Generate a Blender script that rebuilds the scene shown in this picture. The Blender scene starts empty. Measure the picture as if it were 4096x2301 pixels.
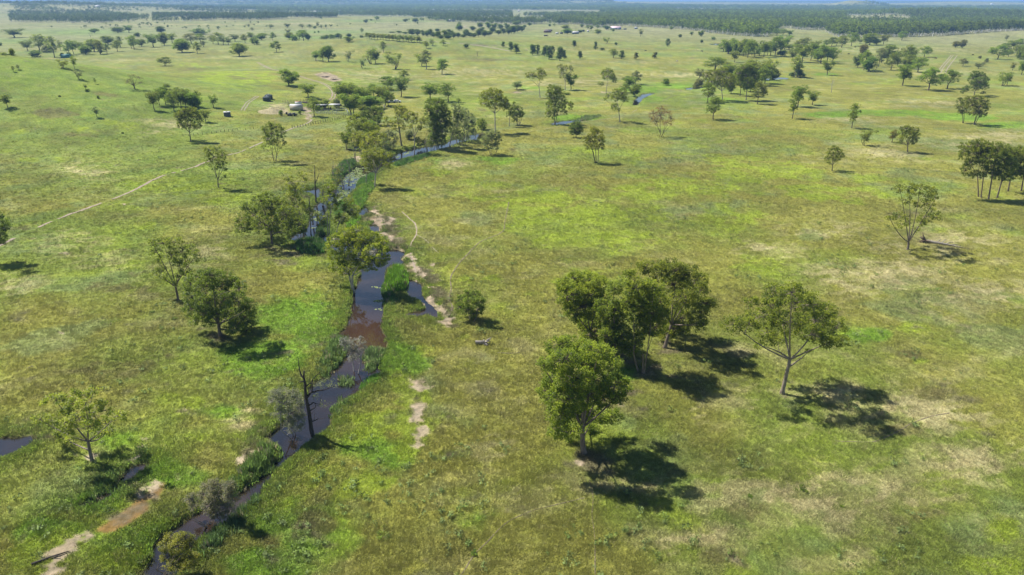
import bpy, math, random
import numpy as np
from mathutils import Vector
rad = math.radians
rng = np.random.default_rng(7)
random.seed(7)
scene = bpy.context.scene
COL = scene.collection

# ------------------------------------------------------------------ camera
CAM_H = 60.0
PITCH = rad(22.86)
FOC = 2733.0                      # focal length in photograph pixels (4096 wide)
cd = bpy.data.cameras.new("camera")
cam = bpy.data.objects.new("camera", cd)
COL.objects.link(cam)
cd.sensor_width = 36.0
cd.lens = 36.0 * FOC / 4096.0
cd.clip_start = 1.0
cd.clip_end = 40000.0
cam.location = (0, 0, CAM_H)
cam.rotation_euler = (math.pi / 2 - PITCH, 0, 0)
scene.camera = cam

# ------------------------------------------------------------------ world, sun, exposure
SUN_EL = rad(52.5)
sun_dir = Vector((-0.87, 0.49, 0)).normalized() * math.cos(SUN_EL)
sun_dir.z = math.sin(SUN_EL)
w = bpy.data.worlds.new("World")
scene.world = w
w.use_nodes = True
nt = w.node_tree
bg = nt.nodes["Background"]
sky = nt.nodes.new("ShaderNodeTexSky")
sky.sky_type = 'NISHITA'
sky.sun_disc = False
sky.sun_elevation = SUN_EL
sky.sun_rotation = math.atan2(sun_dir.x, sun_dir.y)
sky.altitude = 100
sky.air_density = 1.0
sky.dust_density = 0.6
sky.ozone_density = 1.5
nt.links.new(sky.outputs[0], bg.inputs[0])
bg.inputs[1].default_value = 0.078
sl = bpy.data.lights.new("sun", 'SUN')
sl.energy = 4.9
sl.angle = rad(0.5)
sl.color = (1.0, 0.955, 0.87)
sun = bpy.data.objects.new("sun", sl)
COL.objects.link(sun)
sun.rotation_euler = sun_dir.to_track_quat('Z', 'Y').to_euler()
vs = scene.view_settings
vs.view_transform = 'Standard'
vs.look = 'None'
vs.gamma = 1.0
vs.exposure = 0.65
vs.use_curve_mapping = False
scene.cycles.volume_bounces = 0
scene.cycles.max_bounces = 6
scene.cycles.diffuse_bounces = 2
scene.cycles.transmission_bounces = 4

# ------------------------------------------------------------------ helpers
def tag(o, label=None, cat=None, group=None, kind=None):
    if label: o["label"] = label
    if cat: o["category"] = cat
    if group: o["group"] = group
    if kind: o["kind"] = kind
    return o

def link(name, data, parent=None):
    o = bpy.data.objects.new(name, data)
    COL.objects.link(o)
    if parent: o.parent = parent
    return o

def empty(name, loc, rz=0.0, scale=None):
    o = bpy.data.objects.new(name, None)
    COL.objects.link(o)
    o.location = loc
    o.rotation_euler = (0, 0, rz)
    if scale: o.scale = scale
    o.empty_display_size = 0.5
    return o

def mesh_np(name, verts, quads=None, tris=None, mat=None, smooth=False, attrs=None, mats=None, midx=None):
    """Mesh from numpy arrays of vertices, quads and triangles."""
    me = bpy.data.meshes.new(name)
    verts = np.asarray(verts, dtype=np.float32)
    q = np.zeros((0, 4), np.int32) if quads is None or len(quads) == 0 else np.asarray(quads, np.int32)
    t = np.zeros((0, 3), np.int32) if tris is None or len(tris) == 0 else np.asarray(tris, np.int32)
    me.vertices.add(len(verts))
    me.vertices.foreach_set("co", verts.ravel())
    nl = q.size + t.size
    me.loops.add(nl)
    me.loops.foreach_set("vertex_index", np.concatenate([q.ravel(), t.ravel()]).astype(np.int32))
    nf = len(q) + len(t)
    me.polygons.add(nf)
    starts = np.concatenate([np.arange(len(q)) * 4, q.size + np.arange(len(t)) * 3]).astype(np.int32)
    me.polygons.foreach_set("loop_start", starts)
    if smooth:
        me.polygons.foreach_set("use_smooth", np.ones(nf, bool))
    if mats:
        for m in mats: me.materials.append(m)
        if midx is not None: me.polygons.foreach_set("material_index", np.asarray(midx, np.int32))
    elif mat:
        me.materials.append(mat)
    if attrs:
        for k, v in attrs.items():
            v = np.asarray(v, np.float32)
            if v.ndim == 1:
                a = me.attributes.new(k, 'FLOAT', 'POINT')
                a.data.foreach_set("value", v)
            elif v.shape[1] == 3:
                a = me.attributes.new(k, 'FLOAT_VECTOR', 'POINT')
                a.data.foreach_set("vector", v.ravel())
            else:
                a = me.attributes.new(k, 'FLOAT_COLOR', 'POINT')
                a.data.foreach_set("color", v.ravel())
    me.update(calc_edges=True)
    me.validate()
    return me

class MB:
    """collects simple solids into one mesh"""
    def __init__(s): s.v, s.q, s.t, s.n = [], [], [], 0
    def add(s, v, q=None, t=None):
        v = np.asarray(v, float)
        s.v.append(v)
        if q is not None and len(q): s.q.append(np.asarray(q) + s.n)
        if t is not None and len(t): s.t.append(np.asarray(t) + s.n)
        s.n += len(v)
    def box(s, c, d, rz=0.0, top=1.0):
        x, y, z = d[0] / 2, d[1] / 2, d[2] / 2
        v = np.array([(-x, -y, -z), (x, -y, -z), (x, y, -z), (-x, y, -z), (-x * top, -y * top, z), (x * top, -y * top, z), (x * top, y * top, z), (-x * top, y * top, z)])
        ca, sa = math.cos(rz), math.sin(rz)
        v = np.c_[v[:, 0] * ca - v[:, 1] * sa, v[:, 0] * sa + v[:, 1] * ca, v[:, 2]] + np.array(c)
        s.add(v, [(0, 3, 2, 1), (4, 5, 6, 7), (0, 1, 5, 4), (1, 2, 6, 5), (2, 3, 7, 6), (3, 0, 4, 7)])
    def tube(s, pts, radii, sides=6, cap=True):
        pts = np.asarray(pts, float)
        n = len(pts)
        if np.isscalar(radii): radii = [radii] * n
        tan = np.gradient(pts, axis=0)
        tan /= np.linalg.norm(tan, axis=1)[:, None] + 1e-9
        up = np.array([0.0, 0.0, 1.0]) if abs(tan[0][2]) < 0.8 else np.array([0.0, 1.0, 0.0])
        vs_ = []
        a = np.cross(up, tan[0]); a /= np.linalg.norm(a)
        ang = np.arange(sides) * 2 * math.pi / sides
        for i in range(n):
            a = a - tan[i] * a.dot(tan[i]); a /= np.linalg.norm(a) + 1e-9
            b = np.cross(tan[i], a)
            vs_.append(pts[i] + radii[i] * (np.cos(ang)[:, None] * a + np.sin(ang)[:, None] * b))
        q = []
        for i in range(n - 1):
            for k in range(sides):
                k2 = (k + 1) % sides
                q.append((i * sides + k, i * sides + k2, (i + 1) * sides + k2, (i + 1) * sides + k))
        t = []
        if cap and sides > 2:
            for k in range(1, sides - 1):
                t.append(((n - 1) * sides, (n - 1) * sides + k, (n - 1) * sides + k + 1))
        s.add(np.concatenate(vs_), q, t)
    def cyl(s, c, r0, r1, h, sides=16, cap=True):
        ang = np.arange(sides) * 2 * math.pi / sides
        lo = np.c_[np.cos(ang) * r0, np.sin(ang) * r0, np.zeros(sides)]
        hi = np.c_[np.cos(ang) * r1, np.sin(ang) * r1, np.full(sides, h)]
        v = np.r_[lo, hi, [[0, 0, h]]] + np.array(c)
        q = [(k, (k + 1) % sides, sides + (k + 1) % sides, sides + k) for k in range(sides)]
        t = [(sides + k, sides + (k + 1) % sides, 2 * sides) for k in range(sides)] if cap else []
        s.add(v, q, t)
    def mesh(s, name, mat, smooth=False, **kw):
        v = np.concatenate(s.v)
        return mesh_np(name, v, np.concatenate(s.q) if s.q else None, np.concatenate(s.t) if s.t else None, mat, smooth, **kw)
    def build(s, name, mat, parent=None, smooth=False):
        return link(name, s.mesh(name, mat, smooth), parent)

# value noise -------------------------------------------------------
def _hash(ix, iy, seed):
    h = (ix.astype(np.int64) * 374761393 + iy.astype(np.int64) * 668265263 + seed * 1442695041) & 0xFFFFFFFF
    h = ((h ^ (h >> 13)) * 1274126177) & 0xFFFFFFFF
    h = h ^ (h >> 16)
    return (h & 0xFFFFFF) / float(0xFFFFFF)

def vnoise(x, y, seed=0):
    ix, iy = np.floor(x), np.floor(y)
    fx, fy = x - ix, y - iy
    fx = fx * fx * (3 - 2 * fx); fy = fy * fy * (3 - 2 * fy)
    a, b = _hash(ix, iy, seed), _hash(ix + 1, iy, seed)
    c, d = _hash(ix, iy + 1, seed), _hash(ix + 1, iy + 1, seed)
    return (a * (1 - fx) + b * fx) * (1 - fy) + (c * (1 - fx) + d * fx) * fy

def fbm(x, y, sc, seed=0, oct=4, gain=0.55):
    x = x / sc; y = y / sc
    s, amp, tot = 0.0, 1.0, 0.0
    for i in range(oct):
        s = s + amp * vnoise(x * 0.8 + y * 0.6 + 17.3 * i, -x * 0.6 + y * 0.8 + 5.1 * i, seed + i)
        tot += amp; amp *= gain; x = x * 2.03; y = y * 2.03
    return s / tot

def sstep(a, b, x):
    t = np.clip((x - a) / (b - a), 0, 1)
    return t * t * (3 - 2 * t)

# ------------------------------------------------------------------ terrain
# hills: x, y, sigma x, sigma y, height
HILLS = [(-315, 425, 120, 92, 24.0), (-490, 410, 150, 120, 24.0), (-215, 345, 40, 26, 3.0), (-350, 335, 45, 26, 3.5), (-215, 560, 70, 70, 6.0), (-150, 985, 190, 120, 11.0), (120, 1180, 260, 140, 5.0),
         (-2500, 3600, 900, 900, 42.0), (-900, 2300, 700, 350, 9.0), (2750, 5900, 130, 300, 46.0), (2500, 6200, 380, 400, 20.0),
         (800, 8200, 900, 500, 46.0), (4700, 7600, 900, 700, 40.0), (-3500, 8500, 2500, 900, 48.0), (-600, 9800, 2500, 700, 30.0),
         (1450, 2450, 380, 230, 16.0), (940, 1290, 120, 110, 9.0), (-135, 455, 22, 14, 2.6), (2500, 9500, 2600, 900, 22.0)]
def hills(x, y):
    h = 0.0
    for hx, hy, sx, sy, a in HILLS:
        h = h + a * np.exp(-((x - hx) / sx) ** 2 - ((y - hy) / sy) ** 2)
    far = sstep(700, 1500, np.hypot(x, y))
    return h + far * 5.0 * (fbm(x, y, 900, 91, 2) - 0.5)

cP, sP = math.cos(PITCH), math.sin(PITCH)
_T = np.geomspace(45, 26000, 3500)
def ray(px, py):
    u, v = (px - 2048) / FOC, (py - 1150.5) / FOC
    return np.array((u, cP - v * sP, -(sP + v * cP)))
def ground(px, py, z=None):
    """the point of the land seen at a photograph position (used to survey where things stand)"""
    d = ray(px, py)
    if z is not None:
        t = (z - CAM_H) / d[2]
        return np.array((d[0] * t, d[1] * t, z))
    X, Y, Z = d[0] * _T, d[1] * _T, CAM_H + d[2] * _T
    dz = Z - hills(X, Y)
    k = np.argmax(dz < 0)
    if k == 0: k = len(_T) - 1
    t0, t1 = _T[k - 1], _T[k]
    a, b = dz[k - 1], dz[k]
    t = t0 + (t1 - t0) * (a / (a - b) if a > b else 0.5)
    x, y = d[0] * t, d[1] * t
    return np.array((x, y, float(hills(np.array(x), np.array(y)))))
def depth_of(p): return p[1] * cP + (CAM_H - p[2]) * sP
def z_at(Y, py):
    v = py - 1150.5
    return CAM_H - Y * (v * cP + FOC * sP) / (FOC * cP - v * sP)
def x_at(Y, z, px): return (px - 2048) / FOC * (Y * cP + (CAM_H - z) * sP)
def gpoly(pts, z=None): return np.array([ground(a, b, z)[:2] for a, b in pts])
def zz(ox, oy, s, pts): return [(ox + s * a, oy + s * b) for a, b in pts]

WZ = -0.45
CREEK_PX = [
 (560,2310),(600,2240),(621,2180),(690,2120),(772,2070),(880,2010),(955,1975),(1010,1930),(1060,1890),(1105,1850),(1120,1800),(1085,1770),(1064,1757),(1085,1735),(1155,1678),(1215,1600),
 (1250,1540),(1303,1502),(1362,1455),(1394,1415),(1370,1370),(1358,1339),(1402,1280),(1408,1229),(1416,1158),(1446,1098),(1400,1040),(1330,1000),(1250,985),(1155,960),(1180,935),(1232,915),(1239,880),
 (1252,831),(1299,795),(1330,765),(1354,735),(1382,694),(1426,666),(1522,640),(1577,620),(1621,604),(1717,584),(1780,574),(1812,556),(1848,548),(1900,534),(1940,534),
 (1940,545),(1920,560),(1844,572),(1792,592),(1709,616),(1613,638),(1573,654),(1520,674),(1492,712),(1435,745),(1410,768),(1394,785),(1360,808),(1312,835),(1290,871),(1280,910),(1300,945),(1360,965),(1440,975),(1514,968),
 (1530,985),(1560,1003),(1593,1000),(1624,1012),(1600,1040),(1621,1050),(1606,1064),(1560,1066),(1545,1085),(1538,1130),(1534,1218),(1528,1250),(1526,1311),(1543,1379),(1535,1410),(1514,1439),(1524,1487),(1486,1518),(1446,1562),
 (1350,1618),(1322,1670),(1303,1721),(1235,1765),(1195,1805),(1151,1840),(1104,1884),(1064,1940),(1024,2000),(960,2040),(880,2110),(800,2160),(740,2220),(700,2310)]
POOL_PX = [
 [(1616,1118),(1650,1122),(1681,1136),(1684,1165),(1700,1200),(1728,1225),(1750,1250),(1757,1278),(1735,1272),(1712,1262),(1690,1268),(1629,1264),(1640,1252),(1680,1250),(1705,1235),(1700,1215),(1678,1205),(1640,1190),(1622,1165)],
 [(1434,845),(1450,828),(1470,830),(1476,850),(1452,866),(1440,862)],
 [(1475,905),(1500,898),(1520,918),(1512,930),(1490,925)],
 [(1180,770),(1275,752),(1285,775),(1272,795),(1262,790),(1250,775)],
 [(-60,1755),(60,1752),(120,1745),(148,1762),(110,1790),(40,1822),(-60,1850)],
 [(500,1900),(530,1868),(580,1855),(600,1868),(560,1885),(520,1925),(480,1925)],
 [(310,2030),(350,2005),(420,1975),(470,1950),(480,1962),(420,2000),(350,2030)],
 [(2205,494),(2240,486),(2290,482),(2330,476),(2390,466),(2392,471),(2340,484),(2280,494),(2240,500),(2205,502)],
 [(2528,420),(2540,400),(2552,388),(2570,376),(2600,371),(2620,372),(2590,382),(2570,392),(2560,405),(2548,420)],
 [(2745,352),(2800,345),(2815,347),(2790,355),(2745,358)],
 [(3060,316),(3090,310),(3140,308),(3160,312),(3110,317),(3070,320)],
 [(2838,176),(2860,172),(2890,174),(2886,179),(2850,180)],
 [(1415,590),(1440,588),(1440,598),(1418,600)],
]
POLYS = [(gpoly(CREEK_PX, WZ), 1.3)] + [(gpoly(p, WZ if min(q[1] for q in p) > 400 else None), 2.2) for p in POOL_PX]
LOCAL_W = []
def sdf(poly, x, y):
    d2 = np.full(x.shape, 1e12)
    ins = np.zeros(x.shape, bool)
    n = len(poly)
    for i in range(n):
        ax, ay = poly[i]; bx, by = poly[(i + 1) % n]
        ex, ey = bx - ax, by - ay
        L = ex * ex + ey * ey + 1e-9
        t = np.clip(((x - ax) * ex + (y - ay) * ey) / L, 0, 1)
        d2 = np.minimum(d2, (x - ax - ex * t) ** 2 + (y - ay - ey * t) ** 2)
        c = (ay > y) != (by > y)
        xi = ax + (y - ay) * ex / (ey if abs(ey) > 1e-9 else 1e-9)
        ins ^= c & (x < xi)
    d = np.sqrt(d2)
    return np.where(ins, -d, d)
def creek_sdf(x, y, pad=14.0):
    """(distance to the nearest water's edge, bank width there)"""
    D = np.full(x.shape, 99.0); B = np.full(x.shape, 1.3)
    for poly, bw in POLYS:
        lo, hi = poly.min(0) - pad, poly.max(0) + pad
        m = (x > lo[0]) & (x < hi[0]) & (y > lo[1]) & (y < hi[1])
        if not m.any(): continue
        d = sdf(poly, x[m], y[m])
        rr = np.hypot(x[m], y[m])
        d = d + (fbm(x[m], y[m], 2.2, 31, 3) - 0.5) * 1.1 * np.where(rr < 500, 1, 0)
        cur = D[m]; k = d < cur
        cur[k] = d[k]; D[m] = cur
        b = B[m]; b[k] = bw; B[m] = b
    return D, B
def terrain(x, y, D=None, B=None):
    x = np.asarray(x, float); y = np.asarray(y, float)
    if D is None: D, B = creek_sdf(np.atleast_1d(x), np.atleast_1d(y)); D = D.reshape(x.shape); B = B.reshape(x.shape)
    r = np.hypot(x, y)
    base = hills(x, y)
    micro = ((fbm(x, y, 9, 5, 3) - 0.5) * 0.55 + (fbm(x, y, 2.0, 8, 2) - 0.5) * 0.14) * (1 - sstep(250, 500, r))
    land = base + micro * sstep(0, 6, D) + 0.08
    lowz = base + WZ
    z_out = lowz + (land - lowz) * sstep(0, 1, D / B)
    z_in = lowz - 0.9 * sstep(0, 1, -D / 1.6)
    return np.where(D > 0, z_out, z_in)
def tz(x, y): return float(terrain(np.array([x]), np.array([y]))[0])

# ------------------------------------------------------------------ colours of the land
def blobs_world(lst):
    out = []
    for cx, cy, rx, ry, s in lst:
        p = ground(cx, cy); a = ground(cx, max(cy - ry, 9)); b = ground(cx, cy + ry)
        out.append((p[0], p[1], rx / FOC * depth_of(p), max(abs(a[1] - b[1]) / 2, 0.5), p[0] / max(p[1], 1), s))
    return out
def blobmask(lst, x, y):
    m = np.zeros(x.shape)
    for cx, cy, rx, ry, sh, s in lst:
        k = (np.abs(y - cy) < ry * 2.3)
        if not k.any(): continue
        xx = x[k] - cx - sh * (y[k] - cy); yy = y[k] - cy
        e = s * np.exp(-(xx / rx) ** 2 - (yy / ry) ** 2)
        m[k] = np.maximum(m[k], e)
    return m
BRIGHT = blobs_world([(2385,900,380,110,1),(2150,800,260,60,.9),(2620,745,320,60,1),(3020,690,330,45,1),(3300,770,260,60,.9),(2750,640,300,30,.8),(2300,1120,200,60,.7),(2900,860,200,60,.8),
 (1850,1130,60,40,.6),(2130,1180,70,20,.9),(480,500,90,22,1),(330,520,80,18,.7),(240,640,60,20,.9),(120,640,70,16,.8),(700,740,180,40,.9),(480,830,140,24,.9),(900,790,120,40,.7),
 (560,900,80,20,.8),(1500,1730,280,110,1.1),(1620,1560,140,90,1),(1350,1900,200,90,1),(1150,2050,140,60,.8),(1700,1400,80,40,1),(1850,1350,50,20,1),(700,1610,120,40,.9),(860,1760,120,40,.9),(260,2200,160,50,.9),(520,2260,160,50,1),(640,2120,120,50,.9),
 (120,2230,120,60,.7),(3760,1900,100,45,1),(3990,2130,80,60,1),(3950,2270,170,40,1),(3660,1300,120,40,.7),(3680,1450,50,22,.9),(1420,1860,140,60,.9),(1350,2080,60,60,.6),(3480,720,120,30,.6),
 (1740,690,70,25,.7),(1560,660,50,16,.8),(900,300,120,20,1),(780,260,90,14,.7),(1060,300,60,20,.9),(60,520,50,20,.5),(3000,1050,140,50,.6),(1960,1110,60,30,.6),(2380,600,80,14,.9),(2150,1600,100,40,.5)])
LUSH = blobs_world([(1180,1260,190,110,1),(1080,1430,190,90,1),(1250,1200,120,80,.8),(1620,1440,130,90,1),(1480,1800,200,110,1),(1200,2100,250,130,.9),(1050,2260,200,80,1),(700,1900,150,70,.9),(560,2180,240,90,1),
 (200,2150,160,80,.9),(420,1750,160,60,.6),(900,1650,140,50,.8),(1900,2100,160,80,.5),(3300,460,120,14,1),(3550,452,220,16,1),(3850,470,180,20,1),(4050,500,140,14,1),(3480,1340,110,30,1),(1960,1300,90,60,.6),
 (2120,350,60,12,.6),(2290,470,120,16,.9),(2560,355,110,16,1),(2700,345,160,14,.8),(2600,400,80,20,.6),(1750,640,160,30,.5),(1990,640,100,20,.8),(2900,400,160,16,.6),(3300,300,80,9,.7),(1530,880,80,30,.6),(400,2000,130,60,.7),(2500,1500,100,50,.8)])
DRY = blobs_world([(3500,1100,260,70,1),(3750,980,260,60,.8),(3300,930,180,40,.7),(3100,1000,160,40,.8),(3900,1200,220,80,.9),(3300,1560,260,60,.9),(3650,1650,350,90,.9),(2900,1620,160,60,1),(2950,1420,60,30,.9),
 (3300,2000,500,110,1),(3900,1850,260,90,.8),(2500,1950,160,40,.9),(2750,2150,300,80,.8),(3300,2250,200,50,.7),(3950,560,170,40,1),(3500,620,200,30,.7),(3400,480,120,14,.8),(3700,410,200,16,.7),
 (1760,590,50,12,.9),(1820,660,60,16,1),(2000,760,60,10,.5),(1900,290,250,25,.7),(2300,330,250,20,.7),(2700,300,250,14,.8),(1500,300,200,30,.6),(1000,230,300,10,.9),(500,240,200,8,1),(1350,210,350,12,.7),
 (3600,200,500,15,.8),(3800,290,260,16,.7),(350,680,110,30,.8),(60,1150,160,50,.5),(420,1060,120,30,.4),(700,500,120,20,.7),(620,530,60,10,.6),(2280,200,400,12,.6),(2500,250,350,8,.7),(1110,435,60,22,1),
 (330,970,160,60,.45),(820,1000,120,60,.5),(2150,2000,260,120,.5),(1950,1800,160,90,.4),(960,1700,60,30,.9),(1000,1640,40,16,.9),(250,40,300,16,1),(350,52,200,6,.9),(700,98,400,3,1),(1200,95,220,6,.9),(3480,80,110,13,1),(1500,190,200,12,.3)])
BROWN = blobs_world([(220,455,110,22,1),(300,540,100,18,.7),(430,380,60,12,.9),(1250,2080,110,60,1),(1080,2170,60,40,.9),(3650,1420,90,30,.8),(3720,1580,120,30,.9),(3600,1720,120,30,.8),(3900,1600,100,30,.9),  # first blob: brown band on left hillside, with slope shade put into its colour
 (3000,2040,160,50,.7),(3350,1250,60,30,.8),(3600,870,120,30,.6),(2100,1900,200,90,.35),(3700,2060,140,40,.8),(3850,1000,120,30,.6),(1930,240,120,8,.9),(1500,180,120,8,.7),(760,280,80,10,.9),(940,310,60,8,.9),
 (3450,900,100,30,.6),(160,1300,300,120,.62),(400,1500,340,100,.62),(500,1150,260,60,.5),(1940,1520,120,60,.3),(2060,1750,200,60,.4),(2750,2230,200,50,.5),(1930,440,30,8,.9),(2045,600,24,14,.8)])
SILT = blobs_world([(1460,1330,140,110,1.0),(1480,1540,60,50,.5),(800,2060,60,40,.6),(1600,1230,60,40,.5),(1660,1260,80,30,.5)])
MUD = blobs_world([(1730,1150,26,12,.6),(1745,1205,20,22,1),(1775,1250,22,26,1),(1785,1290,16,10,.8),(1560,960,22,20,.9),(1525,918,30,14,1),(1505,848,16,12,1),(1560,880,24,10,.9),(1600,960,20,22,.6),(1680,1090,34,8,.8),(1735,1060,18,10,1),(1715,1045,14,7,.8),
 (1630,1090,14,16,.7),(1650,1150,16,8,.8),(290,2168,60,16,1),(250,2195,70,18,1),(215,2230,62,20,1),(190,2270,50,26,1),(170,2300,50,20,1),(640,1935,26,16,1),(600,1965,40,14,.9),(550,1985,30,10,.7),
 (540,1850,20,18,.9),(975,1810,10,22,.9),(1000,1795,14,12,.9),(960,1835,10,10,.8),(1700,1525,14,14,1),(1690,1545,20,10,1),(1700,1505,10,10,.8),(1670,1630,10,18,1),(1660,1650,14,12,.9),(1676,1720,9,22,1),(1672,1755,10,14,1),
 (260,1015,20,4,1.3),(248,1333,12,4,1),(285,1335,18,5,1),(500,818,14,3,1),(325,1825,16,5,1),(180,1780,14,5,.8),(310,1830,40,12,.6),(1410,640,28,7,1.1),(1385,655,22,6,1),(1350,675,14,5,1),(1395,645,30,5,.8),(1175,820,18,6,.8),
 (1225,445,12,8,1.1),(1230,465,10,14,1.1),(1210,435,18,4,1),(1295,300,26,9,.9),(1330,316,24,7,1.2),(1205,317,9,2,1),(2480,1625,18,12,.9),(2510,1590,22,12,.6),(2340,1850,50,20,.7),
 (1120,1060,24,6,.6),(3150,1590,26,8,.6),(2070,370,20,4,.8),(1720,1480,10,6,.6),(1600,1505,12,4,.8),(1770,1350,8,5,.7),(1740,1390,14,8,.6),(1500,870,30,6,.5),(2420,370,24,3,1),(1285,1165,14,6,.5),(580,1760,20,8,.5),(740,1640,30,8,.5),(980,1545,30,10,.5),
 (3400,355,20,3,.6)])
SCALD = blobs_world([(2350,1825,70,26,.85),(2580,1500,60,22,.8),(3135,1590,34,14,.7),(890,1360,60,24,.7),(1090,990,60,18,.6),(712,1212,24,10,.6),(372,1860,40,14,.7),(2400,1410,60,20,.7),(1262,1765,40,14,.5),(1230,2140,40,26,.5),(2660,1410,60,20,.8),(3632,1004,24,10,.6),(1480,850,50,30,.9),(1530,880,50,34,1),(1560,930,50,36,1),(1580,970,50,30,1),(1640,1050,30,30,.8),(1680,1080,50,22,.9),(1720,1110,60,30,.9),(1750,1170,40,36,1),(1790,1220,30,50,1),(1800,1285,34,30,.8),(1730,1060,40,16,.7),(1530,980,30,20,.9),
 (1460,870,40,30,.7),(1200,790,60,16,.5),(1350,680,40,16,.5),(1180,1010,60,30,.5),(1130,1050,60,20,.5),(1690,1525,40,40,.5),(1670,1640,34,60,.55),(1680,1740,24,40,.5),(560,1990,120,60,.6),(480,2090,90,40,.6),(230,2220,120,60,.6),(2480,1440,260,60,.45),(2600,1600,200,60,.45),(2400,1880,130,50,.5),(540,1880,60,40,.6),(100,1750,140,16,.6),(740,1640,60,30,.4),(980,1810,60,40,.6),
 (1160,2080,110,60,.5),(1100,435,60,22,.5),(2060,370,60,8,.5),(2420,372,40,5,.6),(1920,180,100,6,.5),(1400,590,50,14,.6)])
ORANGE = blobs_world([(590,1990,36,18,.8),(500,2040,50,20,.8),(440,2085,60,14,.95),(410,2110,40,10,.9),(480,2100,50,14,.8),(560,1940,26,14,.6),(1495,912,16,10,.9),(1490,870,12,6,.8),(640,1950,20,12,.7),(540,1870,26,12,.7)])
HILLGREEN = blobs_world([(350,350,600,120,1),(900,330,300,60,.8),(200,560,500,80,.7),(700,640,400,60,.5)])
GREENFIELD = blobs_world([(330,128,300,15,1),(60,165,100,12,1),(120,210,90,6,.9),(1300,128,220,9,1),(1250,150,160,8,1),(1450,84,120,5,1),(1650,84,160,4,.8),(2080,76,90,6,.9),(2000,80,60,5,.6),(1120,88,100,3,.5),(640,21,180,3,1),(3060,118,60,12,.6),(700,170,500,14,.5),(2120,140,60,10,.6),(2700,215,250,8,.7),(2850,40,120,3,.8)])
pal = dict(olive=(.208,.208,.046), green=(.136,.208,.034), bright=(.218,.280,.028), straw=(.390,.350,.185), brown=(.140,.128,.050),
           weed=(.075,.115,.034), lush=(.140,.245,.024), sage=(.155,.205,.085), mud=(.300,.235,.180), scald=(.150,.125,.085), orange=(.215,.120,.050), bank=(.075,.058,.040))
pal = {k: np.array(v) for k, v in pal.items()}
MUDPOLY = [[(140,2330),(170,2230),(210,2195),(260,2170),(310,2155),(350,2135),(370,2150),(350,2180),(310,2200),(290,2240),(265,2260),(240,2330)],
 [(1685,1180),(1720,1190),(1745,1180),(1770,1210),(1790,1220),(1800,1250),(1812,1290),(1790,1305),(1765,1290),(1750,1250),(1715,1225),(1690,1200)],
 [(1490,840),(1510,830),(1525,850),(1530,870),(1562,885),(1555,900),(1530,895),(1505,900),(1530,915),(1545,930),(1530,955),(1500,935),(1490,900),(1500,870)],
 [(1590,985),(1640,1005),(1668,1050),(1700,1085),(1690,1110),(1660,1090),(1630,1065),(1622,1020)],[(1340,672),(1370,650),(1400,634),(1445,625),(1440,645),(1400,655),(1370,680)],
 [(1660,1505),(1700,1500),(1728,1540),(1690,1565),(1660,1550)],[(1645,1630),(1685,1605),(1682,1650),(1694,1720),(1682,1785),(1665,1785),(1658,1700)],
 [(1195,428),(1240,428),(1248,470),(1236,488),(1225,470),(1212,448)],[(1250,298),(1300,288),(1345,303),(1368,322),(1340,330),(1290,314)],[(940,1860),(985,1810),(1010,1785),(1015,1800),(985,1835),(955,1872)],[(520,1845),(560,1825),(575,1845),(545,1870),(525,1880)],[(300,1820),(350,1812),(390,1830),(350,1850),(305,1842)],
 [(590,1965),(640,1925),(672,1900),(690,1915),(650,1940),(605,1980)]]
SEEPPOLY = [[(380,2132),(400,2105),(440,2085),(480,2060),(515,2030),(540,1995),(575,1975),(625,1945),(655,1915),(682,1925),(672,1955),(640,1990),(600,2005),(600,2040),(560,2072),(520,2108),(470,2128),(420,2138)],
 [(1478,905),(1500,890),(1530,905),(1525,925),(1495,930)],[(1480,872),(1498,862),(1505,875),(1488,885)]]
MUDPOLY = [gpoly(p) for p in MUDPOLY]; SEEPPOLY = [gpoly(p) for p in SEEPPOLY]
def polymask(polys, x, y, soft=3.4):
    m = np.zeros(x.shape)
    for P in polys:
        lo, hi = P.min(0) - 4, P.max(0) + 4
        k = (x > lo[0]) & (x < hi[0]) & (y > lo[1]) & (y < hi[1])
        if k.any(): m[k] = np.maximum(m[k], np.clip(.5 - sdf(P, x[k], y[k]) / soft, 0, 1))
    return m
def mix(c, name, f): return c * (1 - f[:, None]) + pal[name] * f[:, None]
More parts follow.
